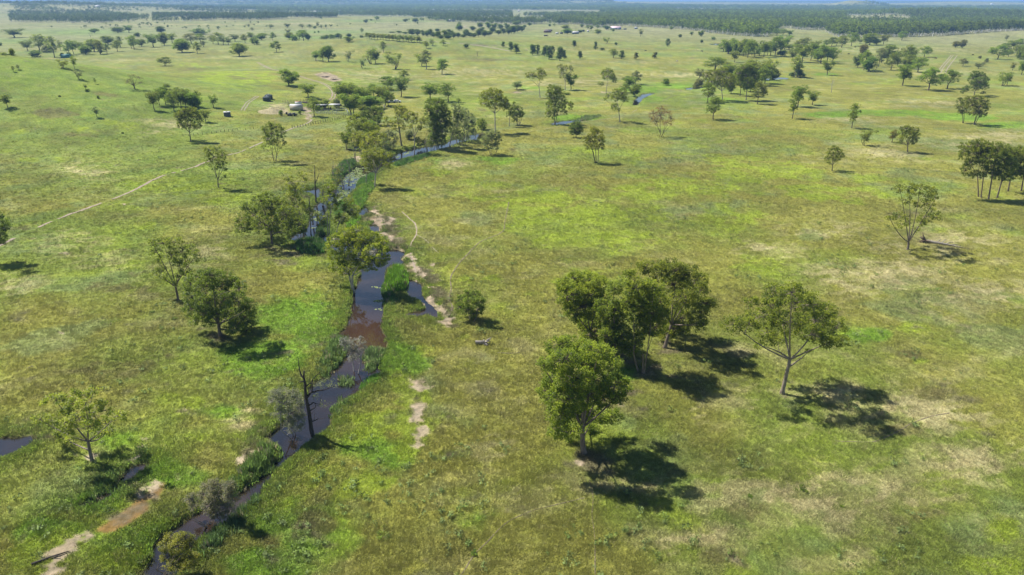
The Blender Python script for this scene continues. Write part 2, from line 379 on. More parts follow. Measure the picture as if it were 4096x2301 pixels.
def meadow(x, y, D):
    """grass and soil colour of the land, straw 0..1, bare soil 0..1"""
    r = np.hypot(x, y)
    wx = x + 6 * (fbm(x, y, 12, 71, 2) - .5); wy = y + 6 * (fbm(x, y, 12, 72, 2) - .5)
    n60 = fbm(wx, wy, 70, 11, 3); n18 = fbm(wx, wy, 20, 12, 4); n6 = fbm(wx, wy, 7, 13, 3); n2 = fbm(x, y * 1.6, 2.4, 14, 3)
    m18 = fbm(wx, wy, 16, 22, 4); m6 = fbm(wx, wy, 5, 23, 3); q = fbm(x * .8, y * 1.3, 9, 27, 3)
    rag = (m6 - .5) * 1.0 + (n18 - .5) * 0.9 + (n2 - .5) * .5
    c = np.repeat(pal['olive'][None, :], len(x), 0)
    c = mix(c, 'green', sstep(.42, .66, n60 * .5 + n18 * .5) * .6)
    c = mix(c, 'sage', sstep(.56, .70, m18) * .55)
    c = mix(c, 'straw', sstep(.55, .78, q * .6 + m6 * .4) * .38)
    br = blobmask(BRIGHT, x, y); lu = blobmask(LUSH, x, y); dr = blobmask(DRY, x, y); bw = blobmask(BROWN, x, y)
    mu = np.maximum(blobmask(MUD, x, y) * .8, polymask(MUDPOLY, x, y)); og = polymask(SEEPPOLY, x, y); gf = blobmask(GREENFIELD, x, y)
    near = 1 - sstep(500, 900, r)
    bank = 1 - sstep(2, 9, D)
    hg = blobmask(HILLGREEN, x, y)
    c = mix(c, 'green', sstep(.3, .8, hg + rag * .4) * .65)
    c = mix(c, 'lush', np.clip(sstep(.32, .68, lu + rag * .6) * .92 + bank * .35, 0, .92))
    c = mix(c, 'bright', np.clip(sstep(.38, .70, br + rag * 1.1) * (.35 + .75 * sstep(.35, .6, m6)), 0, .85))
    c = mix(c, 'bright', sstep(.58, .74, n18 * .5 + n6 * .5) * .45 * near)
    f_dry = sstep(.40, .85, dr + rag * .9)
    c = mix(c, 'straw', f_dry * .34)
    streak = fbm(x * .55 + y * .3, y * 1.6 - x * .5, 2.0, 44, 3) * .6 + fbm(x, y, 9, 45, 2) * .4
    c = mix(c, 'straw', sstep(.56, .66, streak + dr * .10) * np.clip(dr * 1.2 + .10, 0, 1) * .95 * near)
    c = mix(c, 'brown', sstep(.40, .75, bw + rag * .9) * .75)
    c = mix(c, 'brown', sstep(.58, .74, fbm(x, y, 11, 61, 4)) * .25)
    c = mix(c, 'weed', sstep(.62, .78, m6 * .55 + n2 * .45) * .3 * near)
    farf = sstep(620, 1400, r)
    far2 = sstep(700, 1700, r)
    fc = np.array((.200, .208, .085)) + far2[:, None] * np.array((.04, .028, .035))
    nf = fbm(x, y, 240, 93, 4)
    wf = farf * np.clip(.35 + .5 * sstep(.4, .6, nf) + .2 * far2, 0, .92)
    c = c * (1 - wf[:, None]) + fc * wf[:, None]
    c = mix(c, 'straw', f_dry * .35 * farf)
    c = c * (1 - (gf * .75)[:, None]) + np.array((.16, .235, .06)) * (gf * .75)[:, None]
    c = mix(c, 'orange', sstep(.48, .72, og + rag * .4) * .9)
    fine = fbm(x, y, 1.3, 66, 3)
    sc = blobmask(SCALD, x, y)
    c = mix(c, 'scald', sstep(.30, .75, sc + (n2 - .5) * 1.3 + (m6 - .5) * .8) * .8)
    rg = (fine - .5) * 1.7 + (m6 - .5) * .8 + (fbm(x, y, 3.2, 67, 3) - .5) * 1.0
    soil = sstep(.44, .72, mu * 1.0 + rg * np.where(r < 450, 1, .5))
    soil = soil * sstep(.10, .32, mu)
    mudc = pal['mud'][None, :] * (.25 + 1.5 * fine)[:, None]
    c = c * (1 - (soil * .9)[:, None]) + mudc * (soil * .9)[:, None]
    soil = np.maximum(soil, sstep(.45, .7, og + rag * .4))
    c = mix(c, 'bank', (1 - sstep(.2, .75, D)) * .8 * (1 - soil * .6))
    c = c * (0.90 + .20 * n2)[:, None] * (0.86 + .28 * n6)[:, None] * (1.12 - .24 * sstep(.35, .68, fbm(x, y, 26, 97, 4)))[:, None]
    return np.clip(c, .01, .8), f_dry, soil
# ------------------------------------------------------------------ materials
def newmat(name):
    m = bpy.data.materials.new(name)
    m.use_nodes = True
    n = m.node_tree
    for k in list(n.nodes): n.nodes.remove(k)
    out = n.nodes.new("ShaderNodeOutputMaterial")
    return m, n, out
def N(n, t, **kw):
    k = n.nodes.new(t)
    for a, b in kw.items(): setattr(k, a, b)
    return k
def principled(n, out, rough=.9, spec=.2):
    p = N(n, "ShaderNodeBsdfPrincipled")
    p.inputs["Roughness"].default_value = rough
    p.inputs["Specular IOR Level"].default_value = spec
    n.links.new(p.outputs[0], out.inputs[0])
    return p
def mulrgb(n, a, b):
    m = N(n, "ShaderNodeMix", data_type='RGBA', blend_type='MULTIPLY')
    m.inputs[0].default_value = 1.0
    n.links.new(a, m.inputs[6])
    if isinstance(b, tuple): m.inputs[7].default_value = b
    else: n.links.new(b, m.inputs[7])
    return m.outputs[2]
def noise(n, scale, detail=4, rough=.6, vec=None):
    t = N(n, "ShaderNodeTexNoise")
    t.inputs["Scale"].default_value = scale
    t.inputs["Detail"].default_value = detail
    t.inputs["Roughness"].default_value = rough
    if vec is not None: n.links.new(vec, t.inputs["Vector"])
    return t
def ramp(n, fac, stops):
    r = N(n, "ShaderNodeValToRGB")
    e = r.color_ramp.elements
    while len(e) < len(stops): e.new(0.5)
    for k, (p, c) in zip(e, stops):
        k.position = p; k.color = c if len(c) == 4 else (*c, 1)
    n.links.new(fac, r.inputs[0])
    return r.outputs[0]

def mat_ground():
    m, n, out = newmat("meadow_ground")
    p = principled(n, out, .95, .1)
    col = N(n, "ShaderNodeAttribute", attribute_name="col")
    geo = N(n, "ShaderNodeNewGeometry")
    a = noise(n, 1.1, 5, .7, geo.outputs["Position"])
    b = noise(n, .16, 4, .6, geo.outputs["Position"])
    ra = ramp(n, a.outputs[0], [(.3, (.60, .63, .58)), (.5, (.98, 1, .95)), (.7, (1.36, 1.3, 1.28))])
    rb = ramp(n, b.outputs[0], [(.32, (.78, .82, .8)), (.68, (1.2, 1.15, 1.1))])
    c = mulrgb(n, mulrgb(n, col.outputs["Color"], ra), rb)
    n.links.new(c, p.inputs["Base Color"])
    bump = N(n, "ShaderNodeBump")
    bump.inputs["Strength"].default_value = .8
    bump.inputs["Distance"].default_value = .35
    n.links.new(a.outputs[0], bump.inputs["Height"])
    n.links.new(bump.outputs[0], p.inputs["Normal"])
    return m
def mat_flat(name, rgb, rough=.85, spec=.3, var=.25, scale=3.0, bump=0.0, metal=0.0):
    m, n, out = newmat(name)
    p = principled(n, out, rough, spec)
    p.inputs["Metallic"].default_value = metal
    tc = N(n, "ShaderNodeTexCoord")
    t = noise(n, scale, 5, .65, tc.outputs["Object"])
    r = ramp(n, t.outputs[0], [(.3, (1 - var, 1 - var, 1 - var)), (.7, (1 + var * .6,) * 3)])
    n.links.new(mulrgb(n, r, (*rgb, 1)), p.inputs["Base Color"])
    if bump:
        b = N(n, "ShaderNodeBump"); b.inputs["Strength"].default_value = .7; b.inputs["Distance"].default_value = bump
        n.links.new(t.outputs[0], b.inputs["Height"]); n.links.new(b.outputs[0], p.inputs["Normal"])
    return m
def up_normal(n, k):
    """softened foliage normal: blade normal leaned towards the sky"""
    geo = N(n, "ShaderNodeNewGeometry")
    m = N(n, "ShaderNodeMix", data_type='VECTOR')
    m.inputs[0].default_value = k
    n.links.new(geo.outputs["Normal"], m.inputs[4]); m.inputs[5].default_value = (0, 0, 1)
    v = N(n, "ShaderNodeVectorMath", operation='NORMALIZE')
    n.links.new(m.outputs[1], v.inputs[0])
    return v.outputs[0]
def mat_leaf(name="leaf", instanced=False, trans=.5, dark=(.100, .140, .030), light=(.345, .375, .058)):
    m, n, out = newmat(name)
    if instanced:
        at = N(n, "ShaderNodeAttribute", attribute_name="tint", attribute_type='INSTANCER')
        tint = at.outputs["Color"]
    else:
        tint = N(n, "ShaderNodeObjectInfo").outputs["Color"]
    v = N(n, "ShaderNodeAttribute", attribute_name="v")
    base = ramp(n, v.outputs["Fac"], [(0, dark), (.55, tuple((a + b) / 2 for a, b in zip(dark, light))), (1, light)])
    c = mulrgb(n, base, tint)
    p = N(n, "ShaderNodeBsdfPrincipled")
    p.inputs["Roughness"].default_value = .5
    p.inputs["Specular IOR Level"].default_value = .22
    n.links.new(c, p.inputs["Base Color"])
    n.links.new(up_normal(n, .68), p.inputs["Normal"])
    tr = N(n, "ShaderNodeBsdfTranslucent")
    n.links.new(mulrgb(n, c, (1.15, 1.3, .7, 1)), tr.inputs[0])
    mx = N(n, "ShaderNodeMixShader")
    mx.inputs[0].default_value = trans
    n.links.new(p.outputs[0], mx.inputs[1]); n.links.new(tr.outputs[0], mx.inputs[2])
    n.links.new(mx.outputs[0], out.inputs[0])
    return m
def mat_bark():
    m, n, out = newmat("bark")
    p = principled(n, out, .85, .25)
    tint = N(n, "ShaderNodeObjectInfo").outputs["Color"]
    geo = N(n, "ShaderNodeTexCoord")
    mp = N(n, "ShaderNodeMapping"); mp.inputs["Scale"].default_value = (1, 1, .25)
    n.links.new(geo.outputs["Object"], mp.inputs[0])
    t = noise(n, 3.5, 5, .7, mp.outputs[0])
    r = ramp(n, t.outputs[0], [(.35, (.45, .42, .4)), (.55, (.95, .93, .9)), (.7, (1.25, 1.2, 1.15))])
    n.links.new(mulrgb(n, r, tint), p.inputs["Base Color"])
    b = N(n, "ShaderNodeBump"); b.inputs["Strength"].default_value = .6; b.inputs["Distance"].default_value = .05
    n.links.new(t.outputs[0], b.inputs["Height"]); n.links.new(b.outputs[0], p.inputs["Normal"])
    return m
def mat_tuft(name, trans=.18):
    m, n, out = newmat(name)
    at = N(n, "ShaderNodeAttribute", attribute_name="tint", attribute_type='INSTANCER')
    v = N(n, "ShaderNodeAttribute", attribute_name="v")
    r = ramp(n, v.outputs["Fac"], [(0, (.72, .75, .68)), (1, (1.42, 1.38, 1.32))])
    c = mulrgb(n, at.outputs["Color"], r)
    p = N(n, "ShaderNodeBsdfPrincipled")
    p.inputs["Roughness"].default_value = .7
    p.inputs["Specular IOR Level"].default_value = .2
    n.links.new(c, p.inputs["Base Color"])
    n.links.new(up_normal(n, .84), p.inputs["Normal"])
    tr = N(n, "ShaderNodeBsdfTranslucent")
    n.links.new(c, tr.inputs[0])
    mx = N(n, "ShaderNodeMixShader"); mx.inputs[0].default_value = trans
    n.links.new(p.outputs[0], mx.inputs[1]); n.links.new(tr.outputs[0], mx.inputs[2])
    n.links.new(mx.outputs[0], out.inputs[0])
    return m
def mat_water():
    m, n, out = newmat("creek_water")
    p = principled(n, out, .03, .85)
    p.inputs["IOR"].default_value = 1.5
    geo = N(n, "ShaderNodeNewGeometry")
    a = noise(n, .12, 3, .5, geo.outputs["Position"])
    silt = N(n, "ShaderNodeAttribute", attribute_name="silt")
    mxs = N(n, "ShaderNodeMix", data_type='RGBA'); mxs.inputs[7].default_value = (.058, .032, .020, 1)
    n.links.new(silt.outputs["Fac"], mxs.inputs[0])
    n.links.new(mxs.outputs[2], p.inputs["Base Color"])
    n.links.new(ramp(n, a.outputs[0], [(.38, (.006, .006, .007)), (.6, (.020, .013, .009)), (.75, (.040, .026, .017))]), mxs.inputs[6])
    b = noise(n, 2.2, 3, .6, geo.outputs["Position"])
    bp = N(n, "ShaderNodeBump"); bp.inputs["Strength"].default_value = .06; bp.inputs["Distance"].default_value = .05
    n.links.new(b.outputs[0], bp.inputs["Height"]); n.links.new(bp.outputs[0], p.inputs["Normal"])
    return m
M = dict(ground=mat_ground(), leaf=mat_leaf(), leafi=mat_leaf("woodland_leaf", True), bark=mat_bark(), tuft=mat_tuft("grass_blade"),
         reed=mat_tuft("reed_blade", .3), water=mat_water(), track=mat_flat("bare_earth", (.33, .265, .205), .95, .1, .3, .8, .05),
         trail=mat_flat("worn_trail", (.19, .155, .105), .95, .1, .4, 1.2, .05), rut=mat_flat("grassy_rut", (.12, .15, .055), .95, .1, .4, .4, .05),
         grit=mat_flat("pale_grit", (.30, .26, .19), .95, .1, .25, .5, .05))

# ------------------------------------------------------------------ haze (a closed box of thin air round the whole scene)
hz = MB(); hz.box((0, 8000, 36), (44000, 32000, 84))
hm, hn, ho = newmat("haze_air")
pv = N(hn, "ShaderNodeVolumePrincipled")
pv.inputs["Color"].default_value = (.34, .60, 1.0, 1)
pv.inputs["Density"].default_value = 1.15e-4
pv.inputs["Anisotropy"].default_value = 0.0
hn.links.new(pv.outputs[0], ho.inputs["Volume"])
haze = hz.build("haze", hm)
tag(haze, "thin blue summer haze over the whole plain", "haze", kind="stuff")

# ------------------------------------------------------------------ ground
def build_ground():
    nth = 760
    th = np.linspace(rad(-58), rad(58), nth)
    r = np.concatenate([np.geomspace(32, 620, 520), np.geomspace(620, 15500, 170)[1:]])
    R, TH = np.meshgrid(r, th, indexing='ij')
    x = (R * np.sin(TH)).ravel(); y = (R * np.cos(TH)).ravel()
    D, B = creek_sdf(x, y)
    z = terrain(x, y, D, B)
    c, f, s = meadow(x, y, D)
    nr = len(r)
    i, j = np.meshgrid(np.arange(nr - 1), np.arange(nth - 1), indexing='ij')
    a = (i * nth + j).ravel()
    q = np.c_[a, a + 1, a + nth + 1, a + nth][:, ::-1]
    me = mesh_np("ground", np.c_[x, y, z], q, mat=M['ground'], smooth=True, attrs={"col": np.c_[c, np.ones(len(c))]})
    o = link("ground", me)
    tag(o, "grassy river flat rolling away to the wooded horizon", "ground", kind="structure")
build_ground()

# water sheets ----------------------------------------------------------
def build_water(poly, name_label):
    lo, hi = poly.min(0) - 3, poly.max(0) + 3
    st = 1.5
    gx = np.arange(lo[0], hi[0] + st, st); gy = np.arange(lo[1], hi[1] + st, st)
    X, Y = np.meshgrid(gx, gy, indexing='ij')
    d = sdf(poly, X.ravel() + st / 2, Y.ravel() + st / 2).reshape(X.shape)
    base = hills(X, Y) + WZ
    wl = float(base.min()) if base.max() - base.min() > .25 else float(base.mean())
    wl = float(np.median(base[d < 1])) if (d < 1).any() else wl
    V, Q, idx = [], [], {}
    def vi(i, j):
        k = (i, j)
        if k not in idx:
            idx[k] = len(V); V.append((gx[i], gy[j], wl))
        return idx[k]
    for i in range(len(gx) - 1):
        for j in range(len(gy) - 1):
            if d[i, j] < 1.6: Q.append((vi(i, j), vi(i + 1, j), vi(i + 1, j + 1), vi(i, j + 1)))
    VA = np.array(V)
    me = mesh_np("water", V, Q, mat=M['water'], attrs={"silt": blobmask(SILT, VA[:, 0], VA[:, 1])})
    tag(link("water", me), name_label, "water", kind="structure")
WL = ["brown creek winding up the middle of the flat", "shallow brown side pool edged by pale mud beside the reed clump", "small still pool on the bank above the orange seep",
      "narrow puddle on the salty bank below the small still pool", "shaded backwater among thin trunks left of the creek", "puddle cut by the left edge below the dry slope",
      "shaded puddle beside the lone lower left tree", "dark sliver of water below the lone lower left tree", "thin reach of stream with pale grass right of the grey willowy trees",
      "blue bend of the stream beside the leaning white gums", "small blue remnant of stream before the right hand grove", "blue reach of water before the pale trunked trees far right",
      "farm dam by the woodland edge", "small blue pool left of the creek beneath the yellow gums"]
for (poly, bw), lb in zip(POLYS, WL): build_water(poly, lb)

# ribbons for tracks ----------------------------------------------------
def smooth_path(pts, step):
    pts = np.asarray(pts, float)
    P = np.vstack([2 * pts[0] - pts[1], pts, 2 * pts[-1] - pts[-2]])
    out = []
    for i in range(1, len(P) - 2):
        L = np.linalg.norm(P[i + 1] - P[i]); n = max(2, int(L / step))
        for t in np.linspace(0, 1, n, endpoint=False):
            a, b, c, d = P[i - 1], P[i], P[i + 1], P[i + 2]
            out.append(.5 * ((2 * b) + (-a + c) * t + (2 * a - 5 * b + 4 * c - d) * t * t + (-a + 3 * b - 3 * c + d) * t ** 3))
    out.append(pts[-1])
    return np.array(out)
RIBBONS = []
def ribbon(name, px, width, mat, label, cat, step=.8, gaps=0.0, offs=(0.0,), lift=.05, seed=0, jag=.45):
    if name == 'path': width *= .8
    path = smooth_path([ground(a, b)[:2] for a, b in px], step)
    tan = np.gradient(path, axis=0); tan /= np.linalg.norm(tan, axis=1)[:, None]
    nor = np.c_[-tan[:, 1], tan[:, 0]]
    s = np.arange(len(path)) * step
    V, Q = [], []
    for o in offs:
        wob = (fbm(s, s * 0 + seed, 5, 3 + seed, 3) - .5) * width * .9
        wl = width * .5 * (1 + jag * 2 * (fbm(s, s * 0, 1.7, 41 + seed, 3) - .5) + jag * 2 * (fbm(s, s * 0, 9, 47 + seed, 2) - .5))
        wr = width * .5 * (1 + jag * 2 * (fbm(s, s * 0, 1.9, 51 + seed, 3) - .5) + jag * 2 * (fbm(s, s * 0, 8, 57 + seed, 2) - .5))
        on = fbm(s, s * 0, 7, 61 + seed, 3) > gaps
        base = len(V)
        c = path + nor * (o + wob * .4)[:, None] if np.ndim(o) else path + nor * (o + wob * .35)[:, None]
        RIBBONS.append((c, width))
        pl, pc, pr = c + nor * wl[:, None], c, c - nor * wr[:, None]
        al = np.concatenate([pl, pc, pr])
        z = terrain(al[:, 0], al[:, 1]) + lift
        n = len(path)
        V += list(np.c_[al, z])
        for i in range(n - 1):
            if on[i]:
                Q.append((base + i, base + n + i, base + n + i + 1, base + i + 1))
                Q.append((base + n + i, base + 2 * n + i, base + 2 * n + i + 1, base + n + i + 1))
    me = mesh_np(name, V, Q, mat=mat, smooth=True)
    return tag(link(name, me), label, cat, kind="structure")
ribbon("dirt_track", [(-40,1000),(20,975),(100,935),(200,890),(290,855),(400,815),(520,770),(640,710),(760,675),(830,648),(870,630)], 1.1, M['track'], "pale single-file dirt track climbing from the left edge", "track", seed=1, gaps=.30)
ribbon("dirt_track", [(860,632),(954,612),(1040,575),(1110,540),(1168,516),(1215,500),(1245,482),(1240,462),(1220,446)], 1.0, M['grit'], "faint grassy wheel track along the post line to the shed", "track", seed=2, gaps=.42)
ribbon("dirt_track", [(1030,250),(1120,284),(1203,307),(1283,331),(1319,351),(1335,371),(1332,391),(1312,402)], .9, M['track'], "curving two-wheel dirt track leading to the stock yards", "track", seed=3, offs=(-.9, .9), step=1.5, gaps=.2)
ribbon("dirt_track", [(1030,386),(1000,405),(985,420),(971,443)], .7, M['grit'], "short worn track beside the two dark tanks", "track", seed=4, offs=(-.8,.8), step=1.5, gaps=.3)
ribbon("dirt_track", [(3818,222),(3800,245),(3780,270),(3768,292)], 1.0, M['grit'], "straight pale twin track up the far right paddock", "track", seed=5, offs=(-3.4,-1.2,2.6), step=3, gaps=.2)
ribbon("dirt_track", [(1895,115),(1862,110),(1858,106),(1868,102)], 3.0, M['track'], "pale driveway bend near the red roofed farmhouse", "track", seed=6, step=4)
ribbon("dirt_track", [(1690,163),(1740,168),(1800,174),(1870,178),(1960,190),(2040,205)], 4.0, M['grit'], "pale sandy lane below the dark fig trees", "track", seed=7, step=5, gaps=.3)
ribbon("path", zz(1024,700,.3981,[(1465,375),(1540,440),(1600,490),(1612,590),(1560,690),(1552,790),(1580,890),(1610,1000),(1612,1060)]), .42, M['track'], "pale cattle pad running down beside the side pool", "path", .4, gaps=.2, seed=8)
ribbon("path", zz(1024,700,.3981,[(2540,280),(2500,480),(2470,580),(2250,680),(2100,830),(2040,900),(1960,1030),(1962,1150),(1940,1240),(1972,1330),(1940,1430)]), .36, M['trail'], "thin brown cattle pad wandering down past the small round tree", "path", .4, gaps=.25, seed=9)
ribbon("path", zz(1024,700,.3981,[(1615,600),(1720,670),(1790,750),(1835,790)]), .25, M['grit'], "short faint pad branching off the pale cattle pad", "path", .4, gaps=.3, seed=10)
ribbon("path", [(1800,2340),(1850,2295),(1895,2225),(1957,2165),(2010,2110),(2060,2075),(2140,2040),(2250,2015),(2340,1990)], .16, M['trail'], "dark curving cattle pad across the bottom of the meadow", "path", .4, gaps=.3, seed=12)
ribbon("path", [(2345,1870),(2362,1940),(2372,1995),(2368,2060),(2378,2150),(2380,2310)], .14, M['trail'], "straight cattle pad below the front tree of the grove", "path", .4, gaps=.3, seed=13)
ribbon("path", [(2128,546),(2207,554),(2327,566),(2446,574),(2605,590),(2804,606),(3073,630),(3295,650),(3470,666),(3830,692),(4000,702)], .5, M['rut'], "dark green twin wheel rut crossing the meadow under the lone trees", "path", 1.0, gaps=.12, offs=(-.8,.8), seed=14)
ribbon("path", zz(2048,200,.3981,[(0,850),(130,825),(380,790),(560,755),(760,720),(960,695),(1150,650),(1260,600)]), .6, M['grit'], "worn pad following the stream on the right", "path", 1.0, gaps=.4, seed=15)
ribbon("path", zz(2048,200,.3981,[(1490,530),(1580,480),(1700,445),(1900,418)]), .5, M['trail'], "faint brown pad between the stream and right hand grove", "path", 1.0, gaps=.35, seed=16)
ribbon("path", [(3340,1765),(3480,1770),(3560,1745),(3640,1700),(3720,1670),(3800,1655)], .2, M['trail'], "faint dark pad below the shadow of the broad tree", "path", .4, gaps=.4, seed=17)
ribbon("path", [(1990,1415),(2040,1418),(2080,1414)], .25, M['trail'], "short dark rut right of the grey stump", "path", .4, seed=18)
ribbon("path", [(0,1530),(60,1500),(120,1470),(200,1440)], .3, M['trail'], "faint rut on the lower left slope", "path", .5, gaps=.4, seed=19)

# ------------------------------------------------------------------ scattered growth (geometry nodes, instances of small meshes)
def scatter(name, pts, rot, scl, tint, variants, label, cat):
    coll = bpy.data.collections.new(name + "_kinds")
    for k, me in enumerate(variants):
        ob = bpy.data.objects.new(name + "_kind_%02d" % k, me)
        ob.color = (.16, .13, .105, 1)
        coll.objects.link(ob)
    nvar = len(variants)
    idx = rng.integers(0, nvar, len(pts))
    me = bpy.data.meshes.new(name)
    me.vertices.add(len(pts))
    me.vertices.foreach_set("co", np.asarray(pts, np.float32).ravel())
    def att(k, typ, arr, f):
        a = me.attributes.new(k, typ, 'POINT'); a.data.foreach_set(f, np.asarray(arr).ravel())
    att("rot", 'FLOAT_VECTOR', rot.astype(np.float32), "vector")
    att("scl", 'FLOAT_VECTOR', scl.astype(np.float32), "vector")
    att("tint", 'FLOAT_COLOR', np.c_[tint, np.ones(len(tint))].astype(np.float32), "color")
    att("idx", 'INT', idx.astype(np.int32), "value")
    me.update()
    ob = link(name, me)
    ng = bpy.data.node_groups.new(name + "_nodes", 'GeometryNodeTree')
    ng.interface.new_socket("Geometry", in_out='INPUT', socket_type='NodeSocketGeometry')
    ng.interface.new_socket("Geometry", in_out='OUTPUT', socket_type='NodeSocketGeometry')
    gi = N(ng, "NodeGroupInput"); go = N(ng, "NodeGroupOutput")
    mp = N(ng, "GeometryNodeMeshToPoints")
    ip = N(ng, "GeometryNodeInstanceOnPoints")
    ci = N(ng, "GeometryNodeCollectionInfo")
    ci.inputs["Collection"].default_value = coll
    ci.inputs["Separate Children"].default_value = True
    ci.inputs["Reset Children"].default_value = True
    def na(nm, dt):
        a = N(ng, "GeometryNodeInputNamedAttribute", data_type=dt); a.inputs["Name"].default_value = nm
        return a.outputs["Attribute"]
    ip.inputs["Pick Instance"].default_value = True
    L = ng.links.new
    L(gi.outputs[0], mp.inputs["Mesh"]); L(mp.outputs[0], ip.inputs["Points"])
    L(ci.outputs[0], ip.inputs["Instance"])
    L(na("idx", 'INT'), ip.inputs["Instance Index"])
    L(na("rot", 'FLOAT_VECTOR'), ip.inputs["Rotation"])
    L(na("scl", 'FLOAT_VECTOR'), ip.inputs["Scale"])
    L(ip.outputs[0], go.inputs[0])
    md = ob.modifiers.new("scatter", 'NODES'); md.node_group = ng
    return tag(ob, label, cat, kind="stuff")

def tuft_mesh(seed, n, rad_, h, wid, lean=.35, mat=None, droop=0.0):
    g = np.random.default_rng(seed)
    a = g.uniform(0, 2 * math.pi, n); rr = rad_ * np.sqrt(g.uniform(0, 1, n))
    bx, by = rr * np.cos(a), rr * np.sin(a)
    hh = h * g.uniform(.55, 1.1, n)
    la = a + g.normal(0, .8, n); ll = hh * lean * g.uniform(.2, 1.3, n)
    tx, ty = bx + ll * np.cos(la) + .12 * hh, by + ll * np.sin(la) - .05 * hh
    fa = g.uniform(0, math.pi, n); wx, wy = np.cos(fa) * wid / 2, np.sin(fa) * wid / 2
    mx, my, mz = bx + (tx - bx) * .4, by + (ty - by) * .4, hh * .62
    V = np.empty((n, 5, 3))
    V[:, 0] = np.c_[bx - wx, by - wy, np.full(n, -.05)]; V[:, 1] = np.c_[bx + wx, by + wy, np.full(n, -.05)]
    V[:, 2] = np.c_[mx + wx * .8, my + wy * .8, mz]; V[:, 3] = np.c_[mx - wx * .8, my - wy * .8, mz]
    V[:, 4] = np.c_[tx, ty, hh * (1 - droop)]
    k = np.arange(n)[:, None] * 5
    q = k + np.array([0, 1, 2, 3]); t = k + np.array([3, 2, 4])
    v = np.repeat(g.uniform(0, 1, n), 5)
    return mesh_np("blades", V.reshape(-1, 3), q, t, mat=mat, attrs={"v": v})

def fan_points(n, r0, r1, power=1.0, amax=50):
    th = rng.uniform(rad(-amax), rad(amax), n)
    u = rng.uniform(0, 1, n)
    if power == 0: r = r0 * (r1 / r0) ** u
    else: r = (r0 ** power + (r1 ** power - r0 ** power) * u) ** (1 / power)
    return r * np.sin(th), r * np.cos(th), r
def near_ribbon(x, y):
    bad = np.zeros(len(x), bool)
    for c, wd in RIBBONS:
        lo, hi = c.min(0) - 1, c.max(0) + 1
        m = np.where((x > lo[0]) & (x < hi[0]) & (y > lo[1]) & (y < hi[1]))[0]
        if len(m) == 0: continue
        for s in range(0, len(m), 20000):
            k = m[s:s + 20000]
            cc = c[::2] if len(c) > 300 else c
            best = np.full(len(k), 1e9)
            for b in range(0, len(cc), 64):
                d = (x[k][:, None] - cc[None, b:b + 64, 0]) ** 2 + (y[k][:, None] - cc[None, b:b + 64, 1]) ** 2
                best = np.minimum(best, d.min(1))
            bad[k[best < (wd * .55 + .18) ** 2]] = True
    return bad
def grass():
    x, y, r = fan_points(560000, 48, 620, .3, 47)
    D, B = creek_sdf(x, y)
    ok = (D > .25) & (rng.uniform(0, 1, len(x)) < 1 - sstep(170, 600, r))
    x, y, r, D, B = x[ok], y[ok], r[ok], D[ok], B[ok]
    c, f, s = meadow(x, y, D)
    ok = (rng.uniform(0, 1, len(x)) > s * 1.15)
    ok &= ~near_ribbon(x, y)
    x, y, r, D, B, c, f = x[ok], y[ok], r[ok], D[ok], B[ok], c[ok], f[ok]
    z = terrain(x, y, D, B)
    n = len(x)
    hv = fbm(x, y, 5, 81, 3); hv2 = fbm(x, y, 1.6, 82, 2)
    lushb = 1 - sstep(1, 8, D)
    size = (r / 90) ** .25
    sh = (.30 + .55 * hv * hv2 * 2 + .55 * lushb) * size * rng.uniform(.6, 1.3, n) * (1 - .6 * sstep(250, 600, r))
    sw = size * rng.uniform(.6, 1.3, n) * .9
    rot = np.c_[rng.normal(0, .12, n), rng.normal(.1, .12, n), rng.uniform(-.7, .7, n)]
    col = c * rng.uniform(.8, 1.3, n)[:, None] * (1.35)
    pick = rng.uniform(0, 1, n)
    col = np.where((pick < .05 + .16 * f)[:, None], col * .45 + pal['straw'] * .65, col)
    col = np.where((pick > .95)[:, None], col * .4 + pal['weed'] * .6, col)
    scatter("meadow_grass", np.c_[x, y, z], rot, np.c_[sw, sw, sh], np.clip(col, .01, .85),
            [tuft_mesh(1, 18, .42, .40, .045, .3, M['tuft']), tuft_mesh(2, 16, .46, .46, .045, .45, M['tuft'], .1), tuft_mesh(3, 20, .38, .34, .04, .25, M['tuft']), tuft_mesh(4, 14, .50, .50, .045, .6, M['tuft'], .15)],
            "knee-high green and straw coloured grass over the whole meadow", "grass")
grass()
def pts_in(poly, n):
    lo, hi = poly.min(0), poly.max(0)
    x = rng.uniform(lo[0], hi[0], n * 4); y = rng.uniform(lo[1], hi[1], n * 4)
    d = sdf(poly, x, y)
    k = np.where(d < (rng.uniform(-.2, .5, len(d))))[0][:n]
    return x[k], y[k]
